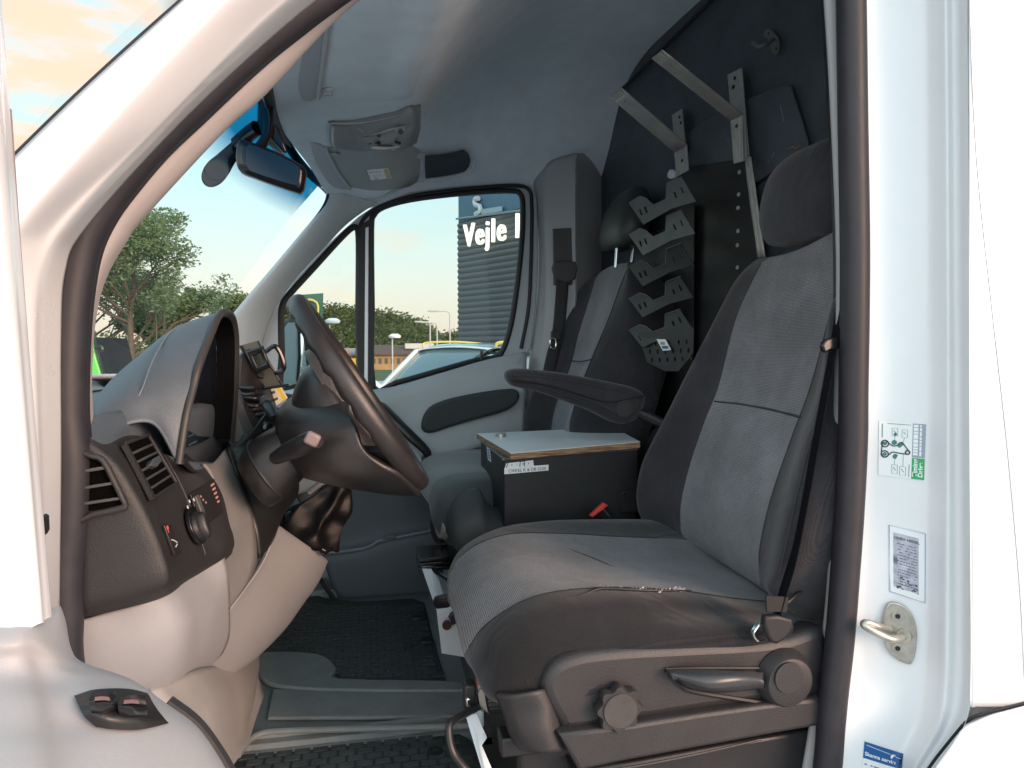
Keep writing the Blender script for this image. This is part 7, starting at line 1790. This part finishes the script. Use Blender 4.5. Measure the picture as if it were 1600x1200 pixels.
# --- green banner sign
gs = thing('green_banner', 'dark green banner sign with a gold shield, partly behind the steering wheel', 'sign', tuple(grd(py_(488, 560, 12).x, 12)))
GB = mat('banner_green', (.012, .085, .055), .5, noise=.1)
A = [(463, 461, 12), (505, 458, 12), (503, 520, 12), (490, 575, 12), (463, 575, 12)]
MB().prism(A, (0, .06, 0)).build('banner_panel', GB, gs)
GOLD = mat('banner_gold', (.45, .42, .10), .5)
MB().tube([(474, 474, 11.96), (483, 468, 11.96), (495, 473, 11.96), (497, 485, 11.96), (494, 496, 11.96), (484, 503, 11.96), (474, 493, 11.96)], .022, 6, 2, closed=True).build('shield', GOLD, gs)
text('lettering', 'NIK', py_(479, 486, 11.95), V(1, 0, 0), V(0, 0, 1), .085, GOLD, gs, ext=.004)
MB().prism([(479, 554, 11.95), (488, 551, 11.95), (491, 566, 11.95), (481, 568, 11.95)], (0, .01, 0)).build('white_panel', PAPER, gs)
MB().tube([grd(py_(470, 560, 12).x, 12.1), py_(470, 462, 12.1)], .03, 8, sub=1).build('banner_post', STEELB, gs)
# --- green van end at the extreme left
gv = thing('green_vehicle', 'bright green vehicle corner at the left end of the windscreen', 'vehicle', tuple(grd(py_(130, 560, 9).x, 9)))
MB().prism([(60, 500, 9), (146, 527, 9), (152, 560, 9), (162, 592, 9), (172, 640, 9), (60, 640, 9)], (-.6, 2, 0)).build('body', mat('green_paint', (.09, .55, .06), .35, coat=.5), gv, bevel=.03)
MB().prism([(146, 527, 8.98), (149, 527, 8.98), (166, 590, 8.98), (163, 592, 8.98)], (.12, .8, 0)).build('window_glass', BLKG, gv)
MB().tube([py_(148, 545, 8.9), py_(156, 541, 8.9), py_(160, 545, 8.9), py_(158, 550, 8.9)], .02, 6).build('mirror', BLK, gv)

# --- parked cars outside the side window
def car(x, y, rz, body, lab, rails=None, L=4.4, Hh=1.5, grp='cars parked beside the van', scale=1):
    """car lying along local X, front at -X"""
    t = thing('parked_car', lab, 'car', tuple(grd(x, y)), grp)
    M = Matrix.Translation(grd(x, y)) @ Matrix.Rotation(rz, 4, 'Z') @ Matrix.Scale(scale, 4)
    def T(a, b, c): return (M @ Vector((a, b, c)))
    h = Hh
    # body sections along x
    sec = [(-2.18, .55, .62, .35), (-2.1, .78, .72, .22), (-1.6, .86, .86, .2), (-1.05, .88, .96, .2), (0, .89, 1.0, .2), (1.2, .89, 1.02, .2), (1.9, .86, 1.02, .25), (2.16, .74, .92, .35)]
    rings = [[T(a, -w_, z0), T(a, -w_*1.01, (z0+z1)/2), T(a, -w_*.95, z1-.06), T(a, -w_*.8, z1), T(a, w_*.8, z1), T(a, w_*.95, z1-.06), T(a, w_*1.01, (z0+z1)/2), T(a, w_, z0)] for a, w_, z1, z0 in sec]
    MB().loft(rings, 3, 3).build('body', body, t, auto=50)
    cab = [(-1.15, .70, .97, .02), (-.35, .62, h-.04, .3), (.2, .62, h, .3), (1.2, .60, h-.03, .3), (1.75, .58, h-.18, .3), (2.05, .62, 1.0, .02)]
    G = bpy.data.materials.get('car_glass') or mat('car_glass', (.10, .16, .18), .05, spec=1, coat=1)
    rings = [[T(a, -.80+.02, .97), T(a, -w_-.06, .97+(z-.97)*.7), T(a, -w_+.08, z), T(a, 0, z+.025), T(a, w_-.08, z), T(a, w_+.06, .97+(z-.97)*.7), T(a, .78, .97)] for a, w_, z, _ in cab]
    MB().loft(rings, 3, 4).build('windows', G, t, auto=60)
    # roof skin + pillars
    rp_ = [(-.42, .60, h-.05), (.2, .62, h+.006), (1.2, .60, h-.022), (1.72, .57, h-.17)]
    mb = MB(); mb.grid([[T(a, -w_-.02, z-.04), T(a, -w_+.08, z+.01), T(a, 0, z+.04), T(a, w_-.08, z+.01), T(a, w_+.02, z-.04)] for a, w_, z in rp_], 3, 4); mb.build('roof', body, t, solid=.01, auto=60)
    mb = MB()
    for s in (-1, 1):
        mb.tube([T(-1.2, s*.74, .98), T(-.42, s*.62, h-.06)], .035, 6, sub=2); mb.tube([T(.35, s*.78, .98), T(.35, s*.66, h-.08)], .04, 6, sub=2)
        mb.tube([T(2.08, s*.68, .98), T(1.72, s*.60, h-.18)], .05, 6, sub=2)
        mb.tube([T(-.42, s*.64, h-.06), T(.3, s*.67, h-.03), T(1.2, s*.64, h-.06), T(1.72, s*.60, h-.2)], .03, 6)
    mb.build('pillars', body, t)
    if rails:
        for s in (-1, 1):
            MB().tube([T(-.3, s*.60, h), T(-.2, s*.60, h+.06), T(.6, s*.61, h+.08), T(1.4, s*.58, h+.04), T(1.5, s*.57, h-.03)], .016, 6).build('roof_rail', rails, t)
    for a in (-1.38, 1.35):
        for s in (-.80, .80):
            w_ = MB().cyl(T(a, s-.1, .32), M.to_3x3() @ V(0, 1, 0), .32*scale, .2*scale, 24).build('wheel', RUBD, t)
            MB().cyl(T(a, s+(-.105 if s < 0 else .10), .32), M.to_3x3() @ V(0, 1 if s > 0 else -1, 0), .2*scale, .012*scale, 18).build('rim', STEEL, w_)
    for s in (-.6, .6):
        MB().box(T(-2.1, s, .66), (.12, .32, .12), (Matrix.Rotation(rz, 3, 'Z'))).build('headlight', mat('lamp_glass', (.6, .65, .65), .1) if 'lamp_glass' not in bpy.data.materials else bpy.data.materials['lamp_glass'], t, bevel=.02)
        MB().box(T(2.1, s, .78), (.10, .25, .14), (Matrix.Rotation(rz, 3, 'Z'))).build('tail_light', RED, t, bevel=.02)
    return t
WCAR = mat('white_car_paint', (.62, .68, .68), .25, coat=1)
YRAIL = mat('yellow_rail', (.50, .46, .12), .35)
car(1.35, 8.8, R_(48), WCAR, 'white estate car with pale yellow roof rails just outside the passenger window', YRAIL, Hh=1.64)
car(1.75, 6.6, R_(4), mat('black_car_paint', (.02, .02, .022), .2, coat=1), 'black car with a yellow roof strip in front of the tower', YRAIL, Hh=1.62)
car(py_(500, 590, 8.5).x-1.2, 8.5, R_(5), WCAR, 'white car in the small quarter window beside the green banner', None, Hh=1.45)
